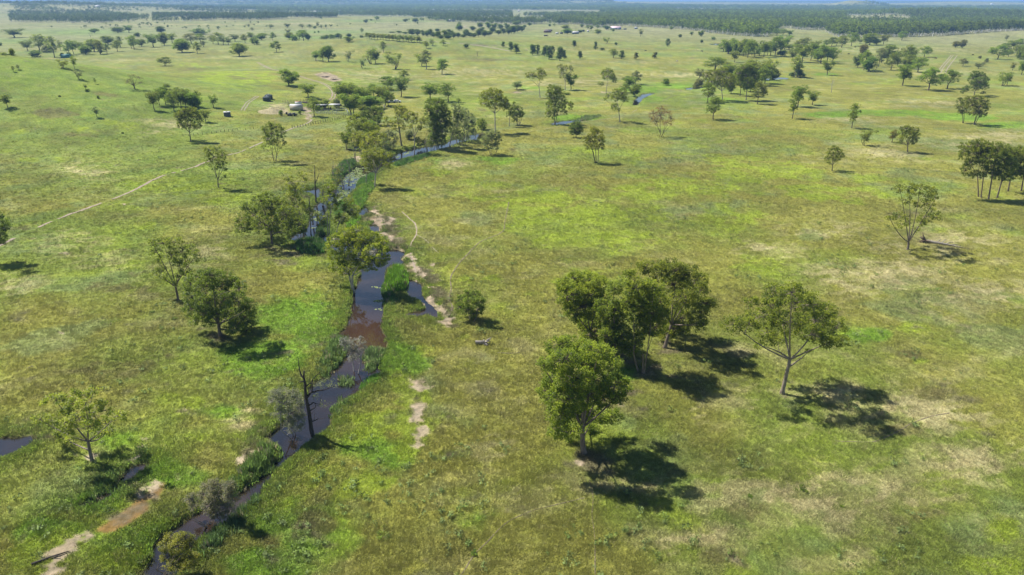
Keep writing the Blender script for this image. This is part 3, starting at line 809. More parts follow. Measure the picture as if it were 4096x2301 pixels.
REEDS = [  # photograph outline, per square metre, height, colour, label
 ([(915,1940),(960,1890),(1010,1830),(1040,1785),(1095,1775),(1122,1790),(1120,1825),(1085,1870),(1040,1900),(980,1945),(930,1975)], 9, 1.5, (.13,.21,.045), "tall green reeds bulging over the left bank low in the creek"),
 ([(800,2200),(860,2120),(920,2070),(980,2020),(1030,1975),(1045,1985),(1010,2050),(950,2120),(880,2190),(820,2230)], 9, 1.4, (.09,.15,.045), "dark green reed belt along the lower right bank"),
 ([(1275,1505),(1290,1450),(1310,1390),(1345,1345),(1385,1350),(1392,1400),(1360,1430),(1345,1465),(1310,1500)], 7, 1.6, (.12,.19,.05), "reed belt with pale heads on the left bank beside the grey tree"),
 ([(1455,1430),(1462,1400),(1490,1385),(1530,1395),(1530,1425),(1510,1455),(1490,1480),(1470,1470)], 10, 1.7, (.13,.20,.06), "tall reed clump with pale stems right of the grey tree"),
 ([(1355,1530),(1358,1508),(1380,1500),(1405,1505),(1412,1525),(1395,1540),(1370,1538)], 8, 1.2, (.12,.18,.06), "little reed islet standing in mid creek"),
 ([(1445,1545),(1450,1525),(1490,1500),(1520,1495),(1522,1510),(1500,1530),(1465,1550)], 12, 1.1, (.11,.24,.025), "vivid green reed strip on the right bank below the tall clump"),
 ([(1325,1665),(1330,1620),(1360,1590),(1400,1585),(1432,1583),(1410,1610),(1380,1640),(1345,1665)], 8, 1.2, (.12,.19,.05), "reeds leaning over the right bank opposite the burnt dead tree"),
 ([(1545,1160),(1547,1120),(1560,1090),(1600,1083),(1620,1095),(1628,1130),(1610,1160),(1580,1172)], 18, 2.4, (.13,.27,.018), "bright green domed reed clump between creek and side pool"),
 ([(1538,1215),(1535,1130),(1550,1150),(1570,1180),(1590,1210),(1560,1225)], 12, 1.3, (.08,.16,.03), "darker reeds at the foot of the bright reed dome"),
 ([(1185,1000),(1190,965),(1230,955),(1290,960),(1315,985),(1300,1012),(1260,1020),(1215,1015)], 14, 1.8, (.065,.15,.025), "dark green reed bed in the elbow of the creek"),
 ([(1400,830),(1410,790),(1450,750),(1490,735),(1498,745),(1470,790),(1450,825),(1420,850)], 10, 1.4, (.14,.26,.03), "bright reed belt behind the yellow gum on the right bank"),
 ([(1385,905),(1400,880),(1430,862),(1440,880),(1425,905),(1400,915)], 10, 1.4, (.14,.27,.025), "small bright reed patch beside the still pool"),
 ([(1340,860),(1350,820),(1390,800),(1400,815),(1380,850),(1355,880)], 8, 1.3, (.11,.21,.03), "reeds under the leaning creek gum"),
 ([(1425,745),(1440,715),(1490,690),(1498,715),(1470,735)], 10, 1.3, (.09,.19,.03), "reeds round the pale trunk above the lily pads"),
 ([(1575,662),(1600,645),(1660,630),(1720,618),(1722,628),(1670,642),(1610,664),(1590,668)], 8, 1.3, (.08,.17,.03), "dark reed fringe on the right bank of the blue upper reach"),
 ([(1330,735),(1335,690),(1370,650),(1420,640),(1425,655),(1385,690),(1350,730)], 7, 1.6, (.08,.16,.035), "green rushes along the left bank among bare stems"),
 ([(1265,945),(1270,905),(1300,880),(1312,910),(1300,940)], 8, 1.5, (.06,.12,.03), "dark rushes at the foot of the thin creek trees"),
 ([(2300,480),(2330,468),(2400,460),(2405,466),(2340,478)], 3, 1.2, (.17,.24,.08), "pale rushes along the thin reach of stream"),
 ([(560,1830),(540,1800),(580,1790),(610,1820),(600,1850)], 6, 1.0, (.10,.17,.035), "rank green rushes beside the shaded puddle"),
 ([(330,1995),(380,1930),(450,1900),(470,1930),(410,1975),(350,2010)], 6, 1.0, (.10,.17,.035), "rank grass along the dark sliver of water"),
]
reed_vars = [tuft_mesh(21 + k, 20, .4, 1.0, .085, .18, M['reed']) for k in range(3)]
for poly, dens, h, col, lb in REEDS:
    P = gpoly(poly)
    area = .5 * abs(np.dot(P[:, 0], np.roll(P[:, 1], 1)) - np.dot(P[:, 1], np.roll(P[:, 0], 1)))
    x, y = pts_in(P, int(min(area * dens * .55, 9000)))
    if len(x) == 0: continue
    z = np.maximum(terrain(x, y), WZ - .1)
    n = len(x)
    dd = sdf(P, x, y)
    sh = h * rng.uniform(.45, 1.3, n) * (.7 + .6 * fbm(x, y, 1.8, 88, 2)) * (0.6 + .4 * sstep(0, 1.5, -dd))
    tint = np.array(col) * 1.5 * rng.uniform(.75, 1.3, n)[:, None]
    tint = np.where((rng.uniform(0, 1, n) < .07)[:, None], np.array((.36, .33, .2)), tint)
    scatter("reeds", np.c_[x, y, z], np.c_[rng.normal(0, .1, n), rng.normal(.06, .1, n), rng.uniform(0, 6.3, n)], np.c_[np.full(n, 1.1), np.full(n, 1.1), sh], tint, reed_vars, lb, "reeds")

# rank grass hanging over both banks
def bank_grass():
    x, y, r = fan_points(600000, 50, 330, .8, 47)
    k = (x > -120) & (x < 12)
    x, y = x[k], y[k]
    D, B = creek_sdf(x, y, 6)
    k = (D > .3) & (D < 2.8) & (fbm(x, y, 4, 131, 3) + .12 * rng.normal(0, 1, len(x)) > .47)
    x, y, D, B = x[k], y[k], D[k], B[k]
    c, f, s = meadow(x, y, D + 3)
    k = s < .35
    x, y, D, B, c = x[k], y[k], D[k], B[k], c[k]; n = len(x)
    hh = rng.uniform(.3, .9, n) * (1.0 - .2 * D) * (.5 + fbm(x, y, 3, 133, 2))
    col = (np.array((.16, .27, .03)) * .75 + c * .6) * rng.uniform(.7, 1.35, n)[:, None]
    print("bank", n)
    scatter("bank_grass", np.c_[x, y, terrain(x, y, D, B)], np.c_[rng.normal(0, .15, n), rng.normal(.05, .15, n), rng.uniform(0, 6.3, n)], np.c_[np.full(n, .9), np.full(n, .9), hh], col, reed_vars, "rank bright green grass overhanging both creek banks", "bank grass")
bank_grass()
# lily pads
def pad_mesh(seed):
    g = np.random.default_rng(seed); V, T = [], []
    for k in range(5):
        cx, cy = g.uniform(-.5, .5, 2); r_ = g.uniform(.12, .26)
        b = len(V); V.append((cx, cy, .0))
        for a in np.linspace(.3, 2 * math.pi, 9): V.append((cx + r_ * math.cos(a), cy + r_ * math.sin(a), .004 * k))
        for i in range(8): T.append((b, b + 1 + i, b + 2 + i))
    return mesh_np("pads", V, None, T, mat=M['reed'], attrs={"v": np.full(len(V), .5)})
pads = [pad_mesh(k) for k in range(3)]
LIL = [([(1355,735),(1400,690),(1426,670),(1480,672),(1495,700),(1440,742),(1396,780),(1365,800)], 520), ([(1245,880),(1275,870),(1262,905),(1240,915)], 90), ([(1240,850),(1260,842),(1275,850),(1250,868)], 50),
       ([(1505,1205),(1532,1200),(1533,1230),(1515,1240)], 45), ([(1840,556),(1860,550),(1890,556),(1850,566)], 60), ([(1580,628),(1640,606),(1645,610),(1590,632)], 60), ([(1495,1145),(1515,1150),(1505,1160)], 5), ([(1330,790),(1380,800),(1350,815)], 60)]
xs, ys = [], []
for p, n in LIL:
    a, b = pts_in(gpoly(p, WZ), n)
    D, _ = creek_sdf(a, b); k = (D < -.25) & (fbm(a, b, 3, 5, 2) > .42)
    xs.append(a[k]); ys.append(b[k])
xs, ys = np.concatenate(xs), np.concatenate(ys); n = len(xs)
scatter("lily_pads", np.c_[xs, ys, np.full(n, WZ + .02)], np.c_[np.zeros(n), np.zeros(n), rng.uniform(0, 6.3, n)], np.repeat(rng.uniform(.6, 1.1, n)[:, None], 3, 1) * np.array((1, 1, 1)),
        np.where((rng.uniform(0, 1, n) < .5)[:, None], np.array((.30, .36, .18)), np.array((.20, .27, .08))) * rng.uniform(.7, 1.2, n)[:, None], pads, "pale green lily pads floating on the creek among bare stems", "lily pads")
# ------------------------------------------------------------------ trees
def leaf_arrays(g, C, R, per, L, flat=.75, droop=.25, wr=.42, big=None):
    """C cluster centres (k,3), R cluster radii; returns verts, quads, v"""
    k = len(C)
    n = k * per
    c = np.repeat(C, per, 0)
    d = g.normal(0, 1, (n, 3)); d /= np.linalg.norm(d, axis=1)[:, None]
    rr = g.uniform(.25, 1.0, n) ** .6
    p = c + d * (rr * np.repeat(R, per))[:, None] * np.array((1, 1, flat))
    a = g.normal(0, 1, (n, 3)); a[:, 2] -= droop * 2; a /= np.linalg.norm(a, axis=1)[:, None]
    nn = d + g.normal(0, .9, (n, 3)) + np.array((0, 0, .5))
    b = np.cross(a, nn); b /= np.linalg.norm(b, axis=1)[:, None] + 1e-9
    ll = L * g.uniform(.6, 1.3, n)[:, None]
    V = np.empty((n, 4, 3))
    V[:, 0] = p - a * ll * .5; V[:, 1] = p + b * ll * wr * .5; V[:, 2] = p + a * ll * .5; V[:, 3] = p - b * ll * wr * .5
    q = np.arange(n)[:, None] * 4 + np.arange(4)
    v = np.clip(np.repeat(g.uniform(.1, .9, k), per) + g.normal(0, .16, n), 0, 1)
    return V.reshape(-1, 3), q, np.repeat(v, 4)

def bez(a, b, c, n=6):
    t = np.linspace(0, 1, n)[:, None]
    return (1 - t) ** 2 * a + 2 * t * (1 - t) * b + t * t * c

DENS = [1.5]
def grow(seed, blobs, stems=1, fork=.35, r0=.32, dens=1.0, L=.42, per=24, rc=.62, limbs=5, twigs=True, droop=.25, top=None, bend=.4, twig_extra=0, wr=.42, fill=.5):
    """returns (wood MB, leaf verts, quads, v); blobs: (x,y,z,rx,ry,rz) in metres from the base"""
    g = np.random.default_rng(seed)
    dens *= DENS[0]; per = int(per * 1.45); L *= .82; r0 *= .85
    B = np.array([b[:6] for b in blobs], float)
    zc = B[:, 2]; H = (zc + B[:, 5]).max()
    cx, cy = B[:, 0].mean(), B[:, 1].mean()
    mb = MB()
    nodes = []          # points limbs can leave from: (pos, radius)
    zmin = (zc - B[:, 5]).min()
    zf = max(.6, min(fork * H, zc.max() * .8))
    stem_ends = []
    for s in range(stems):
        a0 = g.uniform(0, 6.28) if stems > 1 else 0
        off = np.array((math.cos(a0 + s * 2.4), math.sin(a0 + s * 2.4), 0)) * (.25 + .15 * stems if stems > 1 else 0)
        base = off - np.array((0, 0, .35))
        spread = (np.array((cx, cy, 0)) * fork * 1.1) + (off * 2.6 if stems > 1 else g.normal(0, .12, 3) * np.array((1, 1, 0)))
        tip = np.array((spread[0], spread[1], zf * g.uniform(.85, 1.1)))
        mid = base * .5 + tip * .5 + g.normal(0, bend * .25, 3)
        pts = bez(base, mid, tip, 6)
        r = r0 / math.sqrt(stems)
        rad_s = np.linspace(1.0, .72, 6) * r; rad_s[0] *= 1.5
        mb.tube(pts, rad_s, 8, False)
        stem_ends.append((pts[-1], rad_s[-1]))
        nodes += [(pts[k], rad_s[k]) for k in range(3, 6)]
    # main limbs reach to spread out clumps
    K = min(limbs, len(B))
    chosen = [int(np.argmax(zc))]
    while len(chosen) < K:
        d = np.min([np.linalg.norm((B[:, :3] - B[c, :3]) * (1, 1, .8), axis=1) for c in chosen], 0)
        chosen.append(int(np.argmax(d)))
    order = chosen + [i for i in np.argsort([np.linalg.norm(b[:3] - np.array((cx, cy, zf))) for b in B]) if i not in chosen]
    for rank, i in enumerate(order):
        tgt = B[i, :3] + g.normal(0, .1, 3)
        if rank < K:
            si = int(np.argmin([np.linalg.norm((e[0] - tgt)[:2]) for e in stem_ends]))
            st, sr = stem_ends[si]
            low = tgt[2] < st[2] + .3
            if low:
                cand = [nd for nd in nodes[:stems * 3] if nd[0][2] < tgt[2] + .2] or nodes[:1]
                st, sr = cand[-1]
            r1 = sr * .62
        else:
            best, bs = None, 1e9
            for nd in nodes:
                dv = tgt - nd[0]
                sc = np.linalg.norm(dv) + (3.0 if dv[2] < -.6 else 0)
                if sc < bs: bs, best = sc, nd
            st, sr = best; r1 = min(sr * .6, .12)
        dv = tgt - st
        ctl = st + dv * .45 + np.array((0, 0, .18 * np.linalg.norm(dv[:2]) * g.uniform(-1.0, .7))) + g.normal(0, .08 * np.linalg.norm(dv), 3) * bend
        pts = bez(st, ctl, tgt, 6)
        rs = np.linspace(r1, max(r1 * .3, .018), 6)
        mb.tube(pts, rs, 6 if rank < K else 5, False)
        nodes += [(pts[k], rs[k]) for k in range(2, 6)]
    C, R = [], []
    for b in B:
        c, rr = b[:3], b[3:6]
        n = max(3, int(dens * 4.2 * (rr[0] * rr[1] + rr[0] * rr[2] + rr[1] * rr[2]) / 3 / (rc * rc) * .55 + 1))
        d = g.normal(0, 1, (n, 3)); d[:, 2] += .25; d /= np.linalg.norm(d, axis=1)[:, None]
        pp = c + d * rr * (g.uniform(fill, 1.0, n) ** .7)[:, None]
        pp[:, 2] = np.maximum(pp[:, 2], .25)
        C.append(pp); R.append(rc * g.uniform(.6, 1.25, n))
        if twigs:
            for p_ in pp:
                m_ = (c + p_) / 2 + g.normal(0, .12, 3)
                mb.tube([c, m_, p_], [.035, .026, .012], 3, False)
                for e in range(twig_extra):
                    q_ = p_ + g.normal(0, .55, 3) * rc * 1.4
                    mb.tube([m_, (m_ + q_) / 2 + g.normal(0, .1, 3), q_], [.02, .015, .008], 3, False)
    if per > 0:
        V, Q, v = leaf_arrays(g, np.concatenate(C), np.concatenate(R), per, L, droop=droop, wr=wr)
        V[:, 2] = np.maximum(V[:, 2], .05)
    else: V = None; Q = v = None
    return mb, V, Q, v

TREES = []
def place_tree(name, loc, wood_me, leaf_me, tint, bark, label, cat="tree", group=None, rz=0.0, scale=(1, 1, 1)):
    root = empty(name, loc, rz, scale)
    t = link("trunk", wood_me, root); t.color = (*bark, 1)
    if leaf_me:
        c = link("crown", leaf_me, root); c.color = (*tint, 1)
    tag(root, label, cat, group)
    TREES.append(root)
    return root

TINT = dict(y=(1.22, 1.2, .75), o=(1.0, 1.0, .9), d=(.80, .92, .78), g=(1.08, 1.05, 2.3), s=(1.2, 1.1, 3.8), b=(1.0, .78, .9), k=(.56, .68, .66), m=(1.02, 1.12, .9), p=(1.35, 1.3, 1.25))
TNAME = dict(y="yellow-green", o="olive green", d="dark green", g="grey-green", s="silvery grey", b="purplish brown", k="very dark", m="deep green", p="pale green")
BARK = dict(y=(.30, .25, .20), o=(.20, .165, .13), d=(.13, .105, .085), g=(.30, .27, .24), s=(.36, .33, .30), b=(.20, .15, .13), k=(.10, .085, .07), m=(.15, .12, .10), p=(.42, .38, .33))
def jit(c, a=.08): return tuple(float(k * rng.uniform(1 - a, 1 + a)) for k in c)

# ---- foreground and middle trees, grown after their own outlines
def hero(name, base, blobs, tint, label, bark=None, seed=1, ysc=.75, zb=None, group=None, cat="tree", leafy=True, rdepth=.9, **kw):
    g = np.random.default_rng(seed * 13 + 5)
    p = ground(*base)
    z0 = tz(p[0], p[1]) if zb is None else zb
    dep = depth_of((p[0], p[1], z0)); s = dep / FOC
    xs = np.array([b[0] for b in blobs]); mid = (xs.min() + xs.max()) / 2; half = max((xs.max() - xs.min()) / 2, 1) * 1.15
    out = []
    if seed in (4, 5, 6, 7, 8): blobs = [(q[0], q[1], q[2] * 1.38, q[3] * 1.3) for q in blobs]; ysc = 1.0
    for bx, by, rx, ry in blobs:
        lim = math.sqrt(max(0, 1 - ((bx - mid) / half) ** 2)) * half * s * ysc
        dy = g.uniform(-1, 1) * lim
        Y = p[1] + dy
        z = z_at(Y, by)
        X = x_at(Y, z, bx)
        out.append((X - p[0], dy, max(z - z0, .5), rx * s * 1.12, (rx + ry) / 2 * s * rdepth, ry * s / .8))
    mb, V, Q, v = grow(seed, out, **kw)
    wm = mb.mesh("trunk", M['bark'], True)
    lm = mesh_np("crown", V, Q, mat=M['leaf'], attrs={"v": v}) if V is not None else None
    t = TINT[tint] if isinstance(tint, str) else tint
    bk = bark or BARK[tint if isinstance(tint, str) else 'o']
    return place_tree(name, (p[0], p[1], z0), wm, lm, t, bk, label, cat, group)
def Z(ox, oy, s, lst): return [(ox + s * a, oy + s * b, s * c, s * d) for a, b, c, d in lst]

hero("gum_tree", (3128, 1574), Z(2850, 1100, .794, [(110,250,60,32),(190,145,40,28),(180,250,50,35),(310,85,60,45),(400,90,60,40),(420,140,100,60),(500,150,60,50),(300,170,70,50),(250,210,80,45),(360,240,90,55),(440,260,90,55),(520,230,60,50),(575,180,50,40),(560,230,60,50),(620,270,50,50),(650,330,40,22),(330,320,60,32),(270,290,50,35),(245,355,28,20),(500,300,60,35),(560,320,60,25),(490,385,18,10),(590,340,50,20)]),
     (1.02, 1.02, .80), "broad spreading gum with pale forked limbs standing alone on the right", bark=(.30, .25, .20), seed=3, fork=.30, r0=.42, limbs=7, dens=1.1, ysc=.62, bend=.7)
hero("gum_tree", (2374, 1396), Z(2048, 900, .3981, [(620,540,50,50),(530,600,50,50),(760,560,90,60),(880,600,60,60),(520,690,50,60),(600,700,90,80),(760,700,100,80),(880,740,80,80),(560,780,70,40),(700,830,110,80),(850,850,90,80),(650,900,70,50),(780,960,90,70),(740,1060,50,90),(830,1080,80,80),(760,1160,60,40)]),
     (1.2, 1.2, .72), "leftmost gum at the back of the big grove with a leaning left crown", seed=4, fork=.25, r0=.36, limbs=6, dens=1.69)
hero("gum_tree", (2458, 1458), Z(2048, 900, .3981, [(1030,640,60,50),(950,830,90,70),(1040,860,80,60),(960,950,80,70),(1060,960,80,70),(1000,1060,80,70),(1090,1100,70,60),(960,1130,70,60),(1140,1180,70,60),(1020,1230,80,60),(1190,1250,50,50)]),
     (1.0, 1.05, .72), "slim leafy gum in the middle of the big grove behind the front tree", seed=5, fork=.3, r0=.26, limbs=6, dens=1.69)
hero("gum_tree", (2571, 1486), Z(2048, 900, .3981, [(1170,550,50,60),(1220,640,80,70),(1330,650,90,70),(1420,660,80,70),(1180,760,60,50),(1300,760,100,70),(1430,770,90,70),(1250,860,90,60),(1380,880,90,60),(1500,900,60,60),(1370,970,70,50),(1280,1010,70,60),(1440,1030,70,60),(1340,1090,60,40),(1250,1180,60,60)]),
     (1.15, 1.15, .78), "many-stemmed vase shaped gum in the centre of the big grove", seed=6, fork=.22, r0=.34, stems=3, limbs=7, dens=1.55)
hero("gum_tree", (2657, 1396), Z(2048, 900, .3981, [(1340,430,60,50),(1560,400,70,50),(1500,470,70,60),(1650,470,80,60),(1760,490,80,60),(1850,560,80,60),(1900,650,50,50),(1780,640,90,60),(1620,600,100,70),(1700,740,100,60),(1820,780,80,50),(1940,790,60,40),(1990,810,30,40),(1900,880,60,50),(1600,880,100,70),(1700,940,90,60),(1850,990,70,50),(1920,1000,30,30),(1650,1040,80,50),(1560,1090,70,50),(1740,1070,40,30)]),
     (1.05, 1.0, .78), "tallest gum of the big grove spreading out at the back right", seed=7, fork=.3, r0=.42, limbs=8, dens=1.76, ysc=.85)
hero("gum_tree", (2337, 1812), Z(2048, 1300, .4672, [(400,180,80,50),(500,170,80,50),(620,190,80,50),(740,230,90,50),(340,330,70,50),(270,350,40,30),(450,300,90,60),(580,300,100,70),(720,330,100,70),(860,360,70,60),(960,520,50,30),(880,520,90,60),(700,480,110,70),(540,470,110,80),(400,480,100,70),(310,560,60,50),(330,620,60,40),(460,630,110,80),(620,600,100,70),(780,620,100,70),(900,620,50,40),(420,760,80,60),(540,760,90,70),(700,780,90,60),(850,790,70,50),(400,900,60,50),(500,920,70,50),(660,900,60,40)]),
     (1.2, 1.25, .85), "big fresh green gum standing in front of the big grove", seed=8, fork=.22, r0=.48, limbs=9, dens=1.62, rc=.55, L=.38)
hero("gum_tree", (712, 1200), Z(0, 700, .3981, [(1540,700,50,50),(1640,690,80,50),(1760,680,80,45),(1820,770,80,60),(1930,760,60,60),(1960,830,35,40),(1570,780,60,50),(1720,810,60,50),(1870,870,70,50),(1580,880,50,50),(1800,920,60,60),(1900,930,50,50),(1640,970,60,50),(1660,1040,50,40),(1570,1000,40,50),(1830,1010,60,40),(1740,1090,40,25)]),
     (1.05, 1.05, .85), "open airy gum with many upright limbs behind the big dark tree", bark=(.20,.15,.12), seed=9, fork=.2, r0=.32, limbs=7, dens=.95)
hero("gum_tree", (882, 1347), Z(0, 700, .3981, [(2000,1020,100,50),(2130,1010,100,50),(2250,1020,90,50),(2340,1080,80,60),(1920,1100,80,70),(2060,1120,110,80),(2200,1120,110,80),(2400,1150,80,70),(1930,1230,90,70),(2080,1250,120,80),(2240,1260,120,80),(2390,1270,100,80),(2500,1330,70,80),(1920,1350,80,60),(2040,1380,90,70),(2180,1400,100,60),(2330,1390,100,70),(2460,1430,90,70),(1960,1460,60,50),(2520,1470,50,60),(2380,1500,80,60),(2080,1480,60,40),(2300,1560,60,40),(2480,1570,70,50)]),
     (.85, .92, .7), "big dense dark tree with a skirted crown and deep shade on the left", bark=(.16,.13,.11), seed=10, fork=.2, r0=.45, limbs=9, dens=1.5, ysc=1.0)
hero("gum_tree", (370, 1850), Z(0, 1200, .3981, [(930,920,70,30),(760,950,60,40),(850,960,60,40),(560,1000,90,45),(460,1030,50,30),(650,1010,80,45),(740,1040,80,50),(860,1050,90,50),(980,1060,80,50),(1060,1110,60,40),(700,1140,90,50),(400,1200,70,50),(520,1210,80,50),(650,1230,80,50),(800,1200,100,60),(950,1170,90,60),(1170,1170,70,40),(1230,1170,40,50),(1060,1240,70,50),(1090,1320,50,40),(680,1310,60,40),(900,1280,80,50),(600,1380,70,60),(740,1400,60,50),(1000,1330,60,40)]),
     (1.42, 1.36, 1.1), "pale yellow-green spreading gum alone at the lower left beside puddles", bark=(.24,.20,.17), seed=11, fork=.3, r0=.30, limbs=8, dens=1.0, rc=.5, L=.36)
hero("gum_tree", (3629, 999), Z(3072, 700, .3981, [(1320,140,60,35),(1420,120,60,40),(1530,140,70,40),(1640,160,60,40),(1440,190,70,50),(1580,220,80,50),(1680,230,30,50),(1380,250,40,40),(1500,300,50,50),(1600,290,60,40),(1640,370,60,40),(1690,430,40,50),(1570,430,80,50),(1530,480,60,40),(1330,420,70,35),(1230,450,45,35),(1390,470,50,30),(1340,500,60,30),(1480,540,40,30)]),
     (1.12, 1.05, .85), "three-lobed open gum beside the fallen log on the right", bark=(.22,.18,.15), seed=12, fork=.12, r0=.38, limbs=6, dens=.8, rc=.75, L=.5)
hero("young_tree", (1886, 1286), Z(1024, 700, .3981, [(2140,1190,60,30),(2200,1200,60,35),(2080,1250,60,45),(2160,1270,70,50),(2250,1280,50,50),(2050,1330,50,45),(2130,1360,70,45),(2230,1350,60,45),(2280,1320,20,30),(2180,1400,50,30)]),
     (.95, 1.05, .8), "small round green tree by the cattle pads right of the pool", seed=13, fork=.15, r0=.14, stems=2, dens=1.3, rc=.4, L=.3, per=26)
hero("tree", (1088, 977), Z(920, 640, .66, [(185,250,45,30),(110,300,45,35),(80,360,50,30),(70,410,40,25),(160,330,70,50),(240,290,70,60),(300,280,60,50),(340,330,60,50),(290,370,80,55),(200,390,80,45),(390,340,30,50),(420,400,45,45),(350,420,50,45),(260,430,60,30),(380,450,30,25),(230,230,50,30),(140,410,50,30)]),
     (.95, .98, .62), "wide domed tree on the left bank with arching lower boughs", bark=(.17,.14,.12), seed=14, fork=.28, r0=.40, limbs=8, dens=1.05, rc=.6)
hero("gum_tree", (1422, 1160), Z(920, 640, .66, [(770,430,60,30),(700,450,60,35),(640,480,50,35),(640,530,60,35),(720,520,70,50),(800,490,70,45),(870,480,60,40),(920,510,45,40),(880,560,70,50),(930,580,40,50),(800,580,70,60),(720,590,70,50),(650,600,50,40),(650,650,50,35),(730,660,60,35),(850,630,60,40),(900,620,40,30),(700,690,35,20)]),
     (1.32, 1.28, .6), "bright yellow-green gum with white trunk leaning over the creek", bark=(.48,.44,.39), seed=15, zb=-.6, fork=.28, r0=.42, stems=2, limbs=8, dens=1.0, rc=.55, L=.4)
hero("gum_tree", (1230, 930), Z(920, 640, .66, [(350,105,30,25),(380,140,40,30),(400,190,45,35),(380,240,50,40),(440,100,25,30),(350,180,30,20),(430,260,30,25),(470,300,25,30),(450,170,25,25),(500,330,25,30)]),
     (1.3, 1.2, .72), "clump of thin bare stems with patchy leaves left of the creek", bark=(.30,.26,.22), seed=16, zb=-.6, stems=5, fork=.55, r0=.30, limbs=6, dens=.65, twig_extra=1)
hero("gum_tree", (1313, 948), Z(920, 640, .66, [(600,170,35,30),(640,200,45,40),(580,240,30,30),(570,350,45,30),(620,280,35,30),(640,240,35,30),(560,390,30,25)]),
     (1.1, 1.1, .66), "slender white stemmed gum rising from the creek's middle reach", bark=(.42,.38,.34), seed=17, zb=-.6, stems=2, fork=.5, r0=.2, limbs=5, dens=.9)
hero("gum_tree", (1335, 950), Z(920, 640, .66, [(720,240,30,25),(740,300,45,30),(690,350,35,30),(750,330,30,20),(660,370,30,30),(700,290,30,20)]),
     (1.15, 1.1, .6), "slender gum leaning right over the reeds by the orange seep", bark=(.42,.38,.34), seed=18, zb=-.3, fork=.35, r0=.2, limbs=4, dens=1.0)
hero("gum_tree", (1498, 751), Z(1024, 200, .3981, [(1100,1100,50,60),(1150,1060,60,50),(1220,1040,70,50),(1300,1060,60,45),(1340,1100,40,60),(1260,1110,60,50),(1190,1120,50,60),(1130,1150,40,50),(1320,1150,40,30)]),
     (1.25, 1.15, .75), "pale trunked gum shading the lily pads on the right bank", bark=(.45,.41,.37), seed=19, fork=.4, r0=.28, stems=1, limbs=6, dens=1.0)
hero("gum_tree", (1464, 735), Z(1024, 200, .3981, [(1090,1080,40,40),(1130,1180,30,40),(1100,1130,40,40),(1170,1050,40,30)]),
     (1.3, 1.2, .75), "thin pale gum just left of the pale trunked one", bark=(.42,.38,.34), seed=20, fork=.4, r0=.18, limbs=3, dens=.9)
hero("gum_tree", (1456, 632), Z(1024, 200, .3981, [(1090,900,50,40),(1150,870,60,40),(1220,850,60,35),(1280,880,40,40),(1130,940,60,40),(1210,930,70,50),(1290,960,50,40),(1170,1000,60,40),(1250,1010,60,40),(1080,980,40,40)]),
     (1.45, 1.3, .8), "pale yellow-green gum over the left bank above the lily pads", seed=21, fork=.3, r0=.28, limbs=6, dens=1.0)
hero("gum_tree", (1426, 580), Z(1024, 200, .3981, [(960,700,40,30),(1010,690,50,40),(930,760,30,40),(1000,770,60,50),(1080,730,50,40),(1060,800,60,50),(1130,780,50,50),(1200,790,40,30),(950,850,35,50),(1150,840,40,30),(1220,800,30,35),(1010,860,30,40),(960,910,30,40)]),
     (1.2, 1.15, .6), "tall ragged gum left of the creek with a bright right side", seed=22, fork=.3, r0=.3, limbs=6, dens=1.05)
hero("tree", (1492, 502), Z(1024, 200, .3981, [(1150,600,50,30),(1220,600,60,35),(1080,650,60,35),(1190,650,70,50),(1260,640,30,30),(1120,700,60,35),(1200,710,50,40),(1240,690,30,30)]),
     (.85, .92, .7), "dome shaped tree below the stock yard rails", seed=23, fork=.25, r0=.28, limbs=6, dens=1.3)
hero("gum_tree", (1607, 585), Z(1024, 200, .3981, [(1450,600,50,40),(1400,590,30,30),(1490,620,40,40),(1440,660,50,40),(1490,700,40,40),(1310,710,40,30),(1370,740,40,30),(1430,740,50,40),(1290,760,20,20),(1480,770,30,30),(1380,790,30,30)]),
     (1.25, 1.12, .72), "ragged gum with a thick dark trunk above the blue reach", bark=(.26,.22,.19), seed=24, fork=.55, r0=.42, limbs=6, dens=.85)
hero("gum_tree", (1657, 614), Z(1024, 200, .3981, [(1540,640,50,30),(1590,660,35,35),(1520,690,30,30),(1570,720,40,30),(1610,700,30,25),(1660,740,40,40),(1690,700,30,30),(1640,780,30,30),(1540,770,25,25)]),
     (1.2, 1.1, .75), "tall gum with one twisted low limb on the bank of the blue reach", bark=(.42,.37,.32), seed=25, fork=.45, r0=.28, limbs=6, dens=.9, bend=1.3)
hero("gum_tree", (1762, 596), Z(1024, 200, .3981, [(1760,540,60,50),(1830,530,60,40),(1880,580,50,50),(1730,610,50,50),(1820,620,70,60),(1910,660,50,60),(1770,700,60,50),(1860,720,70,60),(1930,760,40,60),(1790,800,50,60),(1870,820,60,60),(1760,900,50,50),(1850,910,60,50)]),
     (.92, 1.0, .75), "tall dense gum clump standing at the bend of the blue reach", bark=(.3,.27,.24), seed=26, fork=.25, r0=.34, stems=2, limbs=8, dens=1.3)
hero("gum_tree", (1795, 590), Z(1024, 200, .3981, [(2000,580,40,40),(2040,620,50,50),(1990,680,40,50),(2060,700,50,50),(2020,770,40,50),(1980,840,40,50),(2050,860,40,50)]),
     (1.1, 1.08, 2.2), "grey-green gum whose white trunk leans right over the water", bark=(.5,.46,.42), seed=27, zb=-.4, fork=.4, r0=.26, limbs=5, dens=1.0)
hero("gum_tree", (1860, 568), Z(1024, 200, .3981, [(2100,620,40,30),(2140,680,50,50),(2090,720,40,50),(2170,760,40,50),(2120,800,50,50),(2190,830,20,40),(2100,880,40,40),(2060,900,30,30)]),
     (1.1, 1.05, 2.8), "wispy grey-green gum at the far end of the blue reach", bark=(.36,.33,.3), seed=28, zb=-.4, fork=.35, r0=.24, stems=3, limbs=5, dens=.85)
